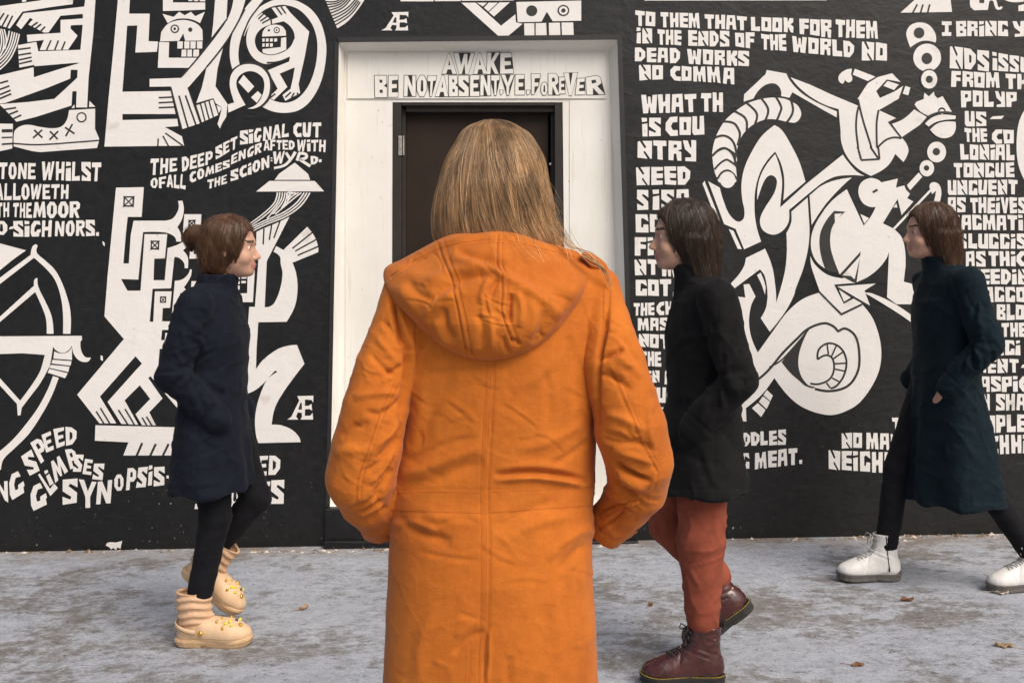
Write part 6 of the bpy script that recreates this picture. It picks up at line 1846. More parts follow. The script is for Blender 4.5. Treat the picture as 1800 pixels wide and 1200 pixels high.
def dress_boot(root, kind):
    """one boot (part) with its sole, laces and trim (sub-parts), in its own frame: heel at 0, toe along +x"""
    sh = 0.200 if kind == 'white' else 0.190
    V, Q = boot_shape(sh)
    m_up, m_sole, m_lace = (M['boot_white'], M['sole_grey'], M['lace_white']) if kind == 'white' else (M['boot_red'], M['sole'], M['lace_black'])
    b = fast_mesh('boot', V, Q, [m_up], root)
    sole_mesh('sole', m_sole, [(0, -.003), (.004, 0), (.012, .0005), (.0125, -.001), (.018, -.001), (.0185, .0008), (.027, .003), (.031, .003)], b, curve=.012)
    lc, bvh = laces(V, Q, 'laces', m_lace, b, 7, shaft=sh)
    if kind == 'white':
        mb = MB()
        pts = []
        for z in np.linspace(.195, .062, 14):
            h, hn = on_surf(bvh, (.074 - (.2 - z) * .10, .1, z), (0, -1, 0))
            if h is not None: pts.append(h + hn * .0006)
        mb.tube(pts, .0022, 6)
        mb.box(pts[-1][0] - .003, pts[-1][0] + .003, pts[-1][1] + .002, pts[-1][1] + .004, pts[-1][2] - .016, pts[-1][2])
        mb.build('zip', M['zip'], b, True)
    else:
        mb = MB()
        ol = sole_outline(.268, 64, .0012)
        for i in range(0, len(ol)):
            a = np.array(ol[i]); c = np.array(ol[(i + 1) % len(ol)])
            k = max(1, int(np.linalg.norm(c - a) / .0055))
            for j in range(k):
                p = a + (c - a) * (j + .15) / k; q = a + (c - a) * (j + .75) / k
                zc = .0318 + .012 * max(0, (p[0] / .268 - .72)) ** 2 * 6
                mb.tube([(p[0], p[1], zc), (q[0], q[1], zc)], .0009, 5)
        mb.build('welt_stitching', M['yellow_thread'], b)
        mb = MB()
        mb.tube([(.004, 0, sh - .01), (-.006, 0, sh + .012), (-.004, 0, sh + .020), (.004, 0, sh + .012), (.008, 0, sh - .006)], .004, 8)
        mb.build('pull_tab', M['lace_black'], b, True)
    return b

def clog(root):
    v = Vol((-0.02, -0.075, 0.0), (0.29, 0.075, 0.13), 0.0026)
    v.ellipsoid((.200, 0, .044), (.070, .053, .040), .02)
    v.capsule((.05, 0, .046), (.19, 0, .046), .036, .046, .02, ((0, 1, 0), 1.08))
    v.capsule((.105, 0, .074), (.195, 0, .056), .036, .030, .03, ((0, 1, 0), 1.25))
    v.ellipsoid((.038, 0, .040), (.042, .037, .036), .015)
    v.loft([(.060, .056, 0, .046, .030), (.14, .058, 0, .056, .040)], .008, 2.0, 's')
    v.half((0, 0, -1), -0.020, 0.0)
    V, Q = v.mesh(2)
    nv = vnormals(V, Q)
    d = np.zeros(len(V))
    for y in (-.026, 0, .026):            # the round holes over the toes
        for x in (.165, .190, .215):
            r = np.hypot(V[:, 0] - x - (.006 if y == 0 else 0), V[:, 1] - y)
            d -= .006 * np.exp(-(r / .0055) ** 4) * (V[:, 2] > .06)
    d -= .0012 * np.exp(-((V[:, 2] - .034) / .0025) ** 2)
    V = V + nv * d[:, None]
    CV, CQ = V, Q
    c = fast_mesh('clog', V, Q, [M['clog']], root)
    sole_mesh('sole', M['clog_sole'], [(0, -.004), (.005, 0), (.014, .003), (.022, .006), (.030, .005), (.033, .001)], c, curve=.016)
    # lined ankle cuff, slouching in folds
    v = Vol((-0.03, -0.08, 0.03), (0.17, 0.08, 0.225), 0.0026)
    v.loft([(.040, .060, 0, .044, .030), (.07, .066, 0, .060, .036), (.10, .066, 0, .064, .044), (.15, .058, 0, .062, .050), (.204, .060, 0, .064, .052)], .01)
    v.loft([(.165, .060, 0, .056, .044), (.225, .060, 0, .058, .046)], .003, 2.0, 's')
    v.half((0, 0, 1), .200, .006)
    V, Q = v.mesh(2); nv = vnormals(V, Q)
    a = np.arctan2(V[:, 1], V[:, 0] - .06)
    fo = .0032 * np.sin(V[:, 2] * 230 + 1.3 * np.sin(a * 2 + 1) + vnoise(V, 18, 9) * 2.2) * np.clip((V[:, 2] - .05) * 20, 0, 1) + vnoise(V, 60, 8) * .0012
    V = V + nv * fo[:, None]
    fast_mesh('ankle_cuff', V, Q, [M['cuff_fabric']], c)
    mb = MB()
    arc = [(.118, -.052, .062), (.08, -.054, .064), (.04, -.050, .070), (.010, -.034, .078), (-.006, 0, .081), (.010, .034, .078), (.04, .050, .070), (.08, .054, .064), (.118, .052, .062)]
    P = np.array(smooth_path([(p[0], p[1], True) for p in arc[1:-1]], False, .004))
    zz = np.interp(np.linspace(0, 1, len(P)), np.linspace(0, 1, 7), [p[2] for p in arc[1:-1]])
    vs = []
    for i, (x, y) in enumerate(P):
        nx_, ny_ = (x - .06), y; l = math.hypot(nx_, ny_) + 1e-9; nx_ /= l; ny_ /= l
        for o_, h_ in ((0, -.009), (.004, -.009), (.004, .009), (0, .009)):
            vs.append((x + nx_ * o_, y + ny_ * o_, zz[i] + h_))
    n_ = len(P)
    mb.add(vs, [(i * 4 + j, i * 4 + (j + 1) % 4, i * 4 + 4 + (j + 1) % 4, i * 4 + 4 + j) for i in range(n_ - 1) for j in range(4)])
    mb.build('heel_strap', M['clog'], c, True)
    for sg in (-1, 1):
        mb = MB(); mb.tube([(.098, .050 * sg, .060), (.098, .0565 * sg, .060), (.098, .0585 * sg, .060)], [.0085, .0085, .0055], 14)
        mb.build('rivet', M['gold'], c, True)
    rg = random.Random(4)
    bvc = BVHTree.FromPolygons([tuple(q) for q in CV], [tuple(int(i) for i in q) for q in CQ])
    for (x, y, mt) in ((.150, -.030, 'gold'), (.165, -.010, 'gold'), (.182, -.034, 'yellow'), (.195, -.022, 'yellow'), (.205, -.038, 'yellow'), (.215, -.006, 'charm_dark'), (.232, -.020, 'gold'), (.190, .012, 'gold'), (.165, .026, 'charm_dark'), (.176, -.047, 'gold'), (.220, .022, 'yellow')):
        hh = bvc.ray_cast(Vector((x, y, .3)), Vector((0, 0, -1)))
        h = (hh[0].z if hh[0] is not None else .08) + .003
        mb = MB(); r = rg.uniform(.0045, .0085)
        mb.tube([(x, y, h - .012), (x + .001, y * 1.04, h), (x + .0016, y * 1.06, h + .003)], [r * .6, r, r * .7], 10)
        mb.build('charm', M[mt], c, True)
    return c

def place_shoe(o, root, pos, yaw, pitch=0.0, roll=0.0, pivot=0.19):
    """pos = world point of the heel on the ground when flat; pitch tips the heel up about the ball of the foot"""
    T = Matrix.Translation(Vector(pos)) @ Matrix.Rotation(yaw, 4, 'Z') @ Matrix.Translation((pivot, 0, 0)) @ Matrix.Rotation(pitch, 4, 'Y') @ Matrix.Rotation(roll, 4, 'X') @ Matrix.Translation((-pivot, 0, 0))
    o.parent = root
    o.matrix_parent_inverse = Matrix.Identity(4)
    o.matrix_basis = Matrix.Translation(-root.location) @ T

def copy_part(o, root):
    c = o.copy(); COL.objects.link(c); c.parent = root
    for ch in list(o.children):
        d = ch.copy(); COL.objects.link(d); d.parent = c
    return c

def add_eyes(body, at, s):
    for q in (1, -1):
        c = at(.0775, q * .031, -.0065)
        mb = MB(); vs = []; fs = []; mi = []
        f = at(1, 0, 0) - at(0, 0, 0); f = f / np.linalg.norm(f)
        c = at(.0745, q * .031, -.0068); me = bpy.data.meshes.new('eye'); bm = bmesh.new()
        bmesh.ops.create_uvsphere(bm, u_segments=14, v_segments=10, radius=.0112 * s)
        rot = Vector((0, 0, 1)).rotation_difference(Vector(f)).to_matrix().to_4x4()
        bm.transform(Matrix.Translation(Vector(c)) @ rot)
        for fc in bm.faces:
            d = (fc.calc_center_median() - Vector(c)).normalized().dot(Vector(f))
            fc.material_index = 1 if d > .72 else 0
            fc.smooth = True
        bm.to_mesh(me); bm.free()
        o = link('eye', me, [M['eye_white'], M['iris']], body)

def walker(label, style, X0, Y0, s, H, legs, coat_rows, coat_mat, trouser, shoe, hair_mat, strand_mat, hair_len, arms, group, stance_z=None, scarf=None, seed=1, head_a=0.03, trouser_r=(.088, .062, .058), trouser_hem=.17, pocket=True, collar=True):
    g = gz(X0)
    root = empty('person', (X0, Y0, g))
    tag(root, label, 'person', group)
    def P(a, b_, c): return np.array((X0 + s * a, Y0 + b_, g + c))
    k = H / 1.62
    sh_c = 0.815 * H
    # ---- body
    vol = Vol((X0 - .50, Y0 - .34, g - .02), (X0 + .50, Y0 + .34, g + H + .02), 0.0058)
    vol.loft([(g + sh_c + .02, X0 + s * .0, Y0, .050, .08), (g + sh_c - .03, X0, Y0, .085, .165), (g + sh_c - .15, X0 + s * .01, Y0, .10, .155), (g + 1.02 * k, X0 + s * .005, Y0, .085, .125), (g + .90 * k, X0 - s * .01, Y0, .10, .15), (g + .78 * k, X0 - s * .01, Y0, .105, .16), (g + .73 * k, X0, Y0, .09, .14)], .02)
    hc_ = P(head_a + .03, 0, H - .112)
    vol.capsule(P(-.005, 0, sh_c - .03), P(head_a, 0, H - .17), .054, .050, .03)
    at, Rm = head(vol, hc_, (s, 0), 0.98)
    for (a0, a1, a2, rr_) in arms:
        vol.chain([P(*a0), P(*a1), P(*a2)], [r * .6 for r in rr_], .02)
        d = np.array((.25 * s, -.5 * np.sign(a2[1]), -.6))
        hand(vol, P(*a2) + np.array((0, -.02 * np.sign(a2[1]), 0)), d, (-s, 0, -.2), (1 if a2[1] < 0 else -1) * s, .92, .5)
    for (hip, kn, an, toe) in legs:
        vol.chain([P(*hip), P(*kn), P(*an)], [.066, .038, .030], .02)
        vol.capsule(P(*an), P(*toe), .032, .026, .02)
    V, Q = vol.mesh(2)
    body = fast_mesh('body', V, Q, [M['skin'], M['lip'], M['brow']], root); adopt(body, root)
    cen = V[Q].mean(1); loc = ((cen - hc_) / .98) @ Rm
    mi = np.zeros(len(Q), np.int32)
    mi[(loc[:, 0] > .083) & (np.abs(loc[:, 1]) < .022) & (loc[:, 2] < -.062) & (loc[:, 2] > -.086)] = 1
    mi[(loc[:, 0] > .06) & (np.abs(loc[:, 1]) < .050) & (np.abs(loc[:, 1]) > .013) & (loc[:, 2] > .013) & (loc[:, 2] < .023)] = 2
    body.data.polygons.foreach_set('material_index', mi)
    add_eyes(body, at, .98)
    # ---- trousers
    vol = Vol((X0 - .50, Y0 - .26, g + .02), (X0 + .50, Y0 + .26, g + .95 * k), 0.006)
    for (hip, kn, an, toe) in legs:
        h_, k_, a_ = P(*hip), P(*kn), P(*an)
        cut = h_ * 0 + a_ + (k_ - a_) * trouser_hem
        vol.capsule(h_ + np.array((0, 0, .04)), k_, trouser_r[0], trouser_r[1], .03); vol.capsule(k_, cut, trouser_r[1], trouser_r[2], .015)
    V, Q = vol.mesh(2); nv = vnormals(V, Q)
    wr = vnoise(V * np.array((1, 1, 1.6)), 14, seed) * .004 + (1 - np.abs(vnoise(np.stack([V[:, 0] + V[:, 2] * .5, V[:, 1], V[:, 2] * 1.6 - V[:, 0] * .5], 1), 15, seed + 1))) ** 5 * .008
    wr *= .6 if trouser_r[1] > .07 else .35
    tr = fast_mesh('trousers', V + nv * wr[:, None], Q, [trouser], root); adopt(tr, root)
    # ---- coat
    zlo = g + min(r[0] for r in coat_rows) - .01
    vol = Vol((X0 - .38, Y0 - .36, zlo - .01), (X0 + .38, Y0 + .36, g + sh_c + .14), 0.0056)
    vol.loft([(g + r[0], X0 + s * r[1], Y0, r[2] * .93, r[3]) for r in coat_rows], .012, 2.2)
    for (a0, a1, a2, rr_) in arms:
        vol.chain([P(*a0), P(*a1), P(*a2)], rr_, .012)
    if collar:
        vol.loft([(g + sh_c - .03, X0 + s * .0, Y0, .088, .10), (g + sh_c + .03, X0 + s * .012, Y0, .074, .078), (g + sh_c + .075, X0 + s * .018, Y0, .076, .076)], .012)
    V, Q = vol.mesh(2); nv = vnormals(V, Q)
    ang = np.arctan2(V[:, 1] - Y0, V[:, 0] - X0)
    low = np.clip((g + .95 * k - V[:, 2]) / .35, 0, 1)
    wr = vnoise(np.stack([V[:, 0] + V[:, 2] * .5, V[:, 1], V[:, 2] * 1.1 - V[:, 0] * .4], 1), 11, seed + 3) * .004 + vnoise(np.stack([V[:, 0] - V[:, 2] * .4, V[:, 1], V[:, 2]], 1), 26, seed + 4) * .0006 + low * .008 * np.sin(ang * 7 + vnoise(V * np.array((0, 0, 1)) , 4, seed) * 1.5)
    rg1 = (1 - np.abs(vnoise(np.stack([V[:, 0] * 1.3 + V[:, 2] * .9, V[:, 1] * .7, V[:, 2] * 1.3 - V[:, 0] * .9], 1), 11, seed + 9))) ** 5
    rg2 = (1 - np.abs(vnoise(np.stack([V[:, 0] - V[:, 2] * .6, V[:, 1] * .7, V[:, 2] * 1.5 + V[:, 0] * .5], 1), 19, seed + 10))) ** 6
    wr += rg1 * .005 + rg2 * .002
    wr -= .0016 * np.exp(-((V[:, 0] - X0 - .0) / .004) ** 2) * (np.abs(V[:, 1] - Y0) > .05)
    fl = []
    rgf = np.random.default_rng(seed)
    for (a0, a1, a2, rr_) in arms[:1]:
        p0, p1, p2 = (project(P(*q)[None])[0] for q in (a0, a1, a2)); pxm = F / Y0
        for i in range(22):
            t = rgf.normal(0, .32); c = p1 + ((p0 - p1) if t < 0 else (p2 - p1)) * abs(t); c = c + np.array((s * rgf.uniform(-.02, .05) * pxm, 0))
            base = p1 + np.array((s * .055 * pxm, -.01 * pxm)); d_ = c - base; d_ = d_ / (np.linalg.norm(d_) + 1e-6); L_ = rgf.uniform(.04, .10) * pxm
            m_ = c + np.array((-d_[1], d_[0])) * rgf.normal(0, .006) * pxm
            fl.append((rgf.choice(['v', 'r', 's']), rgf.uniform(3, 7), rgf.uniform(.008, .014) * pxm, [tuple(c - d_ * L_ / 2), tuple(m_), tuple(c + d_ * L_ / 2)]))
        for i in range(14):
            c = project(P(rgf.uniform(-.10, .10), -.19, rgf.uniform(coat_rows[-1][0] + .05, 1.15))[None])[0]; an = rgf.choice([rgf.normal(.5, .3), rgf.normal(-.5, .3), rgf.normal(1.5, .15)]); d_ = np.array((math.cos(an), math.sin(an))); L_ = rgf.uniform(.06, .2) * pxm
            fl.append((rgf.choice(['v', 'r', 's']), rgf.uniform(2, 4.5), rgf.uniform(.009, .02) * pxm, [tuple(c - d_ * L_ / 2), tuple(c + np.array((-d_[1], d_[0])) * rgf.normal(0, .01) * pxm), tuple(c + d_ * L_ / 2)]))
        wj = p2 + (p1 - p2) * .16; dv = (p2 - p1) / np.linalg.norm(p2 - p1); nv2 = np.array((-dv[1], dv[0])) * .06 * pxm
        fl.append(('g', 3.0, .004 * pxm, [tuple(wj - nv2), tuple(wj), tuple(wj + nv2)]))
        # armhole seam and hem stitching
        fl.append(('g', 2.5, .005 * pxm, [tuple(project(P(.075, -.19, sh_c - .02)[None])[0]), tuple(project(P(.085, -.19, sh_c - .12)[None])[0]), tuple(project(P(.06, -.19, sh_c - .20)[None])[0])]))
        hz = coat_rows[-1][0] + .035
        fl.append(('g', 2.0, .004 * pxm, [tuple(project(P(q, -.2, hz)[None])[0]) for q in (-.2, 0, .2)]))
    wr = wr + sculpt(V, nv, fl)
    ct = fast_mesh('coat', V + nv * wr[:, None], Q, [coat_mat], root); adopt(ct, root)
    if pocket:
        mb = MB()
        for b_ in (-1,):
            bv_ = BVHTree.FromPolygons([tuple(v) for v in V], [tuple(int(i) for i in q) for q in Q])
            vs = []
            for t in np.linspace(0, 1, 9):
                for u in (-.012, .012):
                    h = bv_.ray_cast(Vector(P(.115 - .05 * t + u, -.5, .845 * k - .0 + .0 - .13 * t + .03)), Vector((0, 1, 0)))
                    if h[0] is not None: vs.append(h[0] + Vector((0, -.0035, 0)))
            if len(vs) == 18:
                mb.add(vs, [(2 * i, 2 * i + 1, 2 * i + 3, 2 * i + 2) for i in range(8)])
                o = mb.build('pocket_welt', coat_mat, ct); so = o.modifiers.new('t', 'SOLIDIFY'); so.thickness = .004
    if scarf is not None:
        vol = Vol((X0 - .2, Y0 - .2, g + sh_c - .12), (X0 + .2, Y0 + .2, g + sh_c + .14), .005)
        for i in range(16):
            a = 2 * math.pi * i / 16; b_ = 2 * math.pi * (i + 1) / 16
            vol.capsule(P(.022 + .082 * math.cos(a), .092 * math.sin(a), sh_c + .045 - .018 * math.cos(a)), P(.022 + .082 * math.cos(b_), .092 * math.sin(b_), sh_c + .045 - .018 * math.cos(b_)), .034, .034, .02)
        V, Q = vol.mesh(2); nv = vnormals(V, Q)
        a = np.arctan2(V[:, 1] - Y0, V[:, 0] - X0)
        wr = .005 * np.sin(V[:, 2] * 190 + np.sin(a * 3) * 1.8 + vnoise(V, 12, 5) * 2)
        sc_ = fast_mesh('scarf', V + nv * wr[:, None], Q, [scarf], root); adopt(sc_, root)
    # ---- hair
    vol = Vol(at(0, 0, 0) - np.array((.22, .2, .30 + hair_len)), at(0, 0, 0) + np.array((.22, .2, .16)), .0048)
    vol.ellipsoid(at(-.012, 0, .018), np.array((.106, .085, .106)), .012, Rm)
    vol.ellipsoid(at(-.050, 0, -.030), np.array((.066, .082, .095)), .02, Rm)
    if style == 'bun':
        vol.ellipsoid(at(-.128, 0, .035), np.array((.046, .044, .044)), .012, Rm); vol.capsule(at(-.08, 0, .03), at(-.115, 0, .035), .05, .03, .02)
        vol.ellipsoid(at(-.045, 0, -.075), np.array((.05, .062, .04)), .02, Rm)
    else:
        vol.loft([(at(0, 0, -.02)[2], at(-.035, 0, 0)[0], Y0, .075, .085), (at(0, 0, -.10)[2], at(-.055, 0, 0)[0], Y0, .062, .088), (at(0, 0, -.14 - hair_len * .5)[2], at(-.072, 0, 0)[0], Y0, .046, .092), (at(0, 0, -.15 - hair_len)[2], at(-.085, 0, 0)[0], Y0, .028, .08)], .03)
    # keep the face clear
    vol.ellipsoid(at(.100, 0, -.022), np.array((.078, .066, .088)), .012, Rm, 's')
    vol.ellipsoid(at(.06, 0, -.12), np.array((.075, .075, .07)), .015, Rm, 's')
    V, Q = vol.mesh(2); nv = vnormals(V, Q)
    r_ = (V - at(0, 0, 0)) @ Rm
    st_ = vnoise(np.stack([r_[:, 0] * 60 + r_[:, 2] * 26, r_[:, 1] * 60, r_[:, 2] * 7], 1), 1.0, seed + 7) * .0035 + vnoise(np.stack([r_[:, 0] * 150 + r_[:, 2] * 60, r_[:, 1] * 150, r_[:, 2] * 12], 1), 1.0, seed + 8) * .0015
    VH = V + nv * st_[:, None]
    hr = fast_mesh('hair', VH, Q, [hair_mat], root); adopt(hr, root)
    bh = BVHTree.FromPolygons([tuple(v) for v in VH], [tuple(int(i) for i in q) for q in Q])
    rg = np.random.default_rng(seed); cs, rs = [], []
    starts = VH[(r_[:, 2] > -.02)]
    crown = at(-.02, 0, .12)
    for i in range(2600):
        p = Vector(starts[rg.integers(len(starts))]); path = [p.copy()]; lf = rg.uniform(.0002, .004) if i % 9 else rg.uniform(.004, .012)
        lp = Vector(p); away = (lp - Vector(crown)); away.z *= .3
        for j in range(15):
            h, hn, _, _ = bh.find_nearest(lp)
            if h is None: break
            d = Vector((-s * .25, 0, -1)) + away.normalized() * (.8 * max(0, 1 - j / 7)); d -= hn * d.dot(hn)
            if d.length < .05: break
            lp = h + d.normalized() * .012
            h2, hn2, _, _ = bh.find_nearest(lp)
            lp = h2
            path.append(h2 + hn2 * lf)
        if len(path) > 5:
            cs.append(np.array([tuple(q_) for q_ in path[1:]])); rs.append(rg.uniform(.0002, .00042))
    add_strands('hair_strands', cs, rs, strand_mat, hr)
    return root, P

def fabric(name, col, var=.25, bs=70):
    return mat_simple(name, col, .9, var, 24, .45, .0025, 0, .15, .02, bs)
M['navy'] = fabric('navy_wool', (0.0065, 0.0085, 0.0155))
M['legging'] = fabric('black_legging', (0.007, 0.007, 0.009))
M['charcoal'] = fabric('black_wool', (0.008, 0.0075, 0.008))
M['rust'] = fabric('rust_corduroy', (0.235, 0.060, 0.034), .2)
M['teal'] = fabric('dark_teal_wool', (0.004, 0.0115, 0.0165))
M['blacktight'] = fabric('black_tights', (0.009, 0.009, 0.011))
M['lip'] = mat_simple('lips', (0.42, 0.17, 0.14), .45, .08, 20, .1, .001)
M['brow'] = mat_simple('eyebrow', (0.06, 0.035, 0.02), .7, .2, 200)
M['eye_white'] = mat_simple('eye_white', (0.75, 0.72, 0.68), .25, .03, 20, 0, .001)
M['iris'] = mat_simple('iris', (0.035, 0.022, 0.014), .2, .1, 90, 0, .001)
M['hair_dark'] = mat_hair('dark_brown_hair', (0.010, 0.006, 0.004), (0.055, 0.030, 0.016))
M['hair_chestnut'] = mat_hair('chestnut_hair', (0.030, 0.013, 0.006), (0.15, 0.066, 0.028))
def strand_mat(name, cols):
    m, nt, b = nodemat(name)
    hi = nt.nodes.new('ShaderNodeHairInfo')
    r = ramp(nt, hi.outputs['Random'], [(0.0, cols[0]), (0.6, cols[1]), (1.0, cols[2])])
    nt.links.new(r.outputs[0], b.inputs['Base Color']); b.inputs['Roughness'].default_value = .4
    return m
M['strand_dark'] = strand_mat('dark_brown_strands', ((.014, .008, .005), (.045, .025, .013), (.10, .058, .03)))
M['strand_chestnut'] = strand_mat('chestnut_strands', ((.025, .011, .006), (.085, .038, .017), (.19, .095, .045)))
M['boot_white'] = mat_simple('white_leather', (0.74, 0.72, 0.69), .38, .05, 30, .18, .001, 0, .5, 0, 160)
M['boot_red'] = mat_simple('oxblood_leather', (0.055, 0.013, 0.011), .26, .35, 26, .22, .0012, 0, .6, 0, 120, .25)
M['sole_grey'] = mat_simple('grey_rubber', (0.115, 0.105, 0.095), .6, .15, 60)
M['lace_white'] = mat_simple('pale_laces', (0.42, 0.40, 0.38), .8, .12, 200)
M['lace_black'] = mat_simple('black_laces', (0.012, 0.010, 0.010), .8, .12, 200)
M['zip'] = mat_simple('dark_zip', (0.02, 0.02, 0.022), .4, .2, 200, .1, .001, .5)
M['yellow_thread'] = mat_simple('yellow_thread', (0.55, 0.43, 0.05), .7, .1, 100)
M['clog'] = mat_simple('beige_foam', (0.66, 0.45, 0.27), .55, .06, 40, .08, .001)
M['clog_sole'] = mat_simple('beige_foam_sole', (0.58, 0.38, 0.215), .6, .10, 30, .1, .001)
M['cuff_fabric'] = fabric('beige_cuff_fabric', (0.60, 0.39, 0.245), .08, 150)
M['gold'] = mat_simple('gold_charm', (0.75, 0.50, 0.10), .28, .1, 60, .05, .001, .9)
M['yellow'] = mat_simple('yellow_charm', (0.70, 0.66, 0.02), .4, .1, 60, .05, .001)
M['charm_dark'] = mat_simple('dark_charm', (0.06, 0.07, 0.09), .4, .1, 60, .05, .001)
GRP = 'people walking past the wall'
AR = (.062, .056, .046)

# ---- person in navy walking right, beige clogs
LX, LY = -1.113, 3.722
near = ((0.0, -.080, .80), (.030, -.085, .47), (-.045, -.085, .10), (.09, -.085, .05))
far = ((0.0, .080, .80), (.135, .085, .50), (-.075, .085, .245), (-.02, .085, .13))
navy, PL = walker('person in a navy coat and black leggings walking right in beige lined clogs', 'bun', LX, LY, 1, 1.57, [near, far],
  [(1.315, 0, .062, .10), (1.285, -.004, .080, .165), (1.24, -.004, .100, .195), (1.12, .006, .118, .190), (1.0, .002, .116, .178), (.90, -.004, .122, .190), (.78, -.006, .132, .205), (.66, -.004, .142, .218), (.56, -.002, .150, .228)],
  M['navy'], M['legging'], None, M['hair_chestnut'], M['strand_chestnut'], .10,
  [((-.01, -.195, 1.245), (-.075, -.235, 1.0), (.06, -.172, .835), AR), ((-.01, .195, 1.245), (-.075, .235, 1.0), (.06, .172, .835), AR)], GRP, seed=3, trouser_r=(.085, .055, .044), trouser_hem=.25)
c1 = clog(navy)
place_shoe(c1, navy, (LX - .045 - .062, LY - .085, gz(LX)), 0.0)
c2 = copy_part(c1, navy)
place_shoe(c2, navy, (LX - .075 - .115, LY + .085, gz(LX) + .095), 0.0, math.radians(38))

# ---- person in black with rust trousers walking left, oxblood boots
RX, RY = 0.628, 3.30
near = ((0.0, -.085, .79), (.020, -.09, .46), (.008, -.09, .10), (.13, -.09, .05))
far = ((0.0, .085, .79), (.085, .09, .47), (-.125, .09, .215), (-.05, .09, .10))
black, PR = walker('person in a black coat and rust trousers walking left in oxblood boots', 'long', RX, RY, -1, 1.56, [near, far],
  [(1.305, 0, .062, .10), (1.275, -.004, .080, .165), (1.23, -.004, .100, .195), (1.11, .006, .118, .190), (.99, .002, .116, .178), (.89, -.004, .122, .190), (.78, .004, .140, .206), (.70, .010, .150, .214), (.615, .014, .160, .222)],
  M['charcoal'], M['rust'], None, M['hair_dark'], M['strand_dark'], .24,
  [((-.01, -.195, 1.235), (-.070, -.235, .99), (.06, -.172, .825), AR), ((-.01, .195, 1.235), (-.075, .235, .99), (.06, .172, .825), AR)], GRP, seed=17, trouser_r=(.086, .074, .052), trouser_hem=.30)
b1 = dress_boot(black, 'red')
place_shoe(b1, black, (RX - .008 + .062, RY - .09, gz(RX)), math.radians(180))
b2 = copy_part(b1, black)
place_shoe(b2, black, (RX + .125 + .105, RY + .09, gz(RX) + .075), math.radians(180), math.radians(36))

# ---- person in teal with white boots walking left
TX, TY = 1.815, 4.18
far = ((0.02, .08, .80), (.165, .085, .475), (.215, .085, .11), (.33, .085, .06))
near = ((-.02, -.08, .80), (-.110, -.085, .47), (-.345, -.085, .125), (-.23, -.085, .06))
teal, PT = walker('person in a long dark teal coat walking left in white lace-up boots', 'bob', TX, TY, -1, 1.60, [near, far],
  [(1.34, 0, .062, .10), (1.31, -.004, .080, .165), (1.265, -.004, .100, .195), (1.14, .006, .116, .188), (1.02, .002, .112, .172), (.91, -.004, .120, .188), (.78, -.010, .135, .205), (.60, -.020, .160, .222), (.36, -.035, .195, .238)],
  M['teal'], M['blacktight'], None, M['hair_chestnut'], M['strand_chestnut'], .12,
  [((-.01, -.195, 1.27), (-.070, -.235, 1.02), (.06, -.172, .85), AR), ((-.01, .195, 1.27), (-.075, .235, 1.02), (.06, .172, .85), AR)], GRP, seed=29, trouser_r=(.084, .054, .045), trouser_hem=.12)
w1 = dress_boot(teal, 'white')
place_shoe(w1, teal, (TX - .215 + .060, TY + .085, gz(TX)), math.radians(180))
w2 = copy_part(w1, teal)
place_shoe(w2, teal, (TX + .345 + .062, TY - .085, gz(TX) + .006), math.radians(180), math.radians(3))
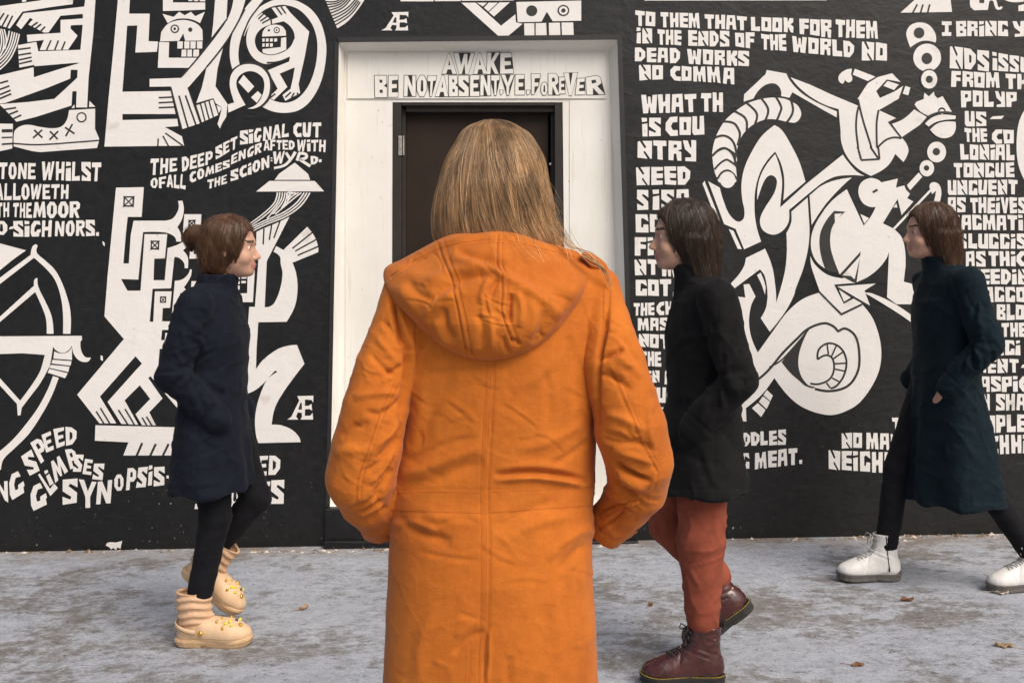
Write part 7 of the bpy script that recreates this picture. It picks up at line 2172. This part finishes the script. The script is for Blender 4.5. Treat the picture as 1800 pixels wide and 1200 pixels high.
# ================================================================ small things on the pavement
M['leaf_brown'] = mat_simple('dry_leaf', (0.17, 0.075, 0.032), .7, .35, 60, .4, .002)
M['leaf_tan'] = mat_simple('tan_leaf', (0.36, 0.24, 0.13), .7, .3, 60, .4, .002)
M['leaf_pale'] = mat_simple('bleached_leaf', (0.55, 0.46, 0.36), .7, .3, 60, .4, .002)
def ground_at(px, py):
    """point of the pavement seen at a photo pixel"""
    d = 4.0
    for _ in range(12):
        x = (px - 900) * d / F
        d = (CAM_H - gz(x)) * F / (py - HORIZON)
    return Vector(((px - 900) * d / F, d, gz((px - 900) * d / F)))
def leaf(px, py, L, yaw, mat, label, curl=.25, lobes=0, seed=0):
    rg = random.Random(seed)
    p = ground_at(px, py)
    n = 22; m = 7
    vs, fs = [], []
    for i in range(n + 1):
        t = i / n
        w = L * .30 * math.sin(math.pi * min(1, t * 1.02)) ** .8 * (1 + (.38 * math.sin(t * math.pi * lobes) if lobes else 0))
        for j in range(m):
            u = (j / (m - 1) - .5) * 2
            z = .004 + curl * L * (abs(u) ** 1.6 * .45 + (t - .5) ** 2 * .8) + .004 * math.sin(t * 9 + u * 3 + seed)
            vs.append(((t - .5) * L, u * w + .06 * L * math.sin(t * 3 + seed), z))
    for i in range(n):
        for j in range(m - 1):
            fs.append((i * m + j, (i + 1) * m + j, (i + 1) * m + j + 1, i * m + j + 1))
    o = mesh_of('fallen_leaf', vs, fs, mat, None, True)
    so = o.modifiers.new('thickness', 'SOLIDIFY'); so.thickness = .0012
    mb = MB()
    mb.tube([(-.5 * L - .03, .004 * seed, .003), (-.45 * L, .06 * L * math.sin(seed), .006), (0, .06 * L * math.sin(1.5 + seed), .0065), (.42 * L, .06 * L * math.sin(2.8 + seed), .012 + curl * L * .15)], [.0012, .0011, .0009, .0004], 5)
    s_ = mb.build('stem', mat, o)
    o.location = p; o.rotation_euler = (0, 0, yaw)
    tag(o, label, 'leaf', 'dry leaves on the pavement')
leaf(1595, 1056, .055, .3, M['leaf_brown'], 'small dark brown dry leaf beside the white boots', .3, 0, 1)
leaf(1758, 1043, .060, -.2, M['leaf_pale'], 'bleached curled leaf under the toe of a white boot', .2, 5, 2)
leaf(1765, 1137, .058, 2.9, M['leaf_tan'], 'tan lobed leaf on the open pavement', .2, 5, 3)
leaf(534, 1070, .045, .9, M['leaf_tan'], 'small tan leaf on the pavement between the beige clogs and the orange parka', .35, 3, 4)
leaf(1144, 1064, .030, 1.4, M['leaf_brown'], 'tiny brown leaf between the orange parka and the rust trousers', .3, 0, 5)
leaf(1508, 1170, .045, .1, M['leaf_brown'], 'narrow brown leaf lying flat beyond the oxblood boots', .1, 0, 6)
# grit and flakes gathered along the foot of the wall
rg = np.random.default_rng(5)
mb = MB()
for i in range(420):
    x = rg.uniform(-3.0, 3.0)
    if i > 260: x = rg.normal(-1.0, .35) if i % 2 else rg.uniform(1.6, 2.8)
    y = WD - .008 - abs(rg.normal(0, .028)) - (.065 if -1.32 < x < .7 else 0)
    r = abs(rg.normal(0, .0042)) + .002
    z = gz(x)
    a = rg.uniform(0, 6.28)
    vs = []
    for k in range(6):
        q = a + k * math.pi / 3; rr = r * rg.uniform(.7, 1.5)
        vs.append((x + rr * math.cos(q) * 1.5, y + rr * math.sin(q), z - .001))
    vs.append((x + rg.uniform(-.4, .4) * r, y, z + r * rg.uniform(.5, 1.4)))
    mb.add(vs, [(k, (k + 1) % 6, 6) for k in range(6)], int(rg.integers(3)))
o = mb.build('grit', [M['leaf_pale'], mat_simple('grey_grit', (0.28, 0.27, 0.25), .9, .3, 90), mat_simple('brown_grit', (0.16, 0.115, 0.075), .9, .3, 90)])
tag(o, 'grit and paint flakes gathered along the foot of the black wall', 'grit', kind='stuff')
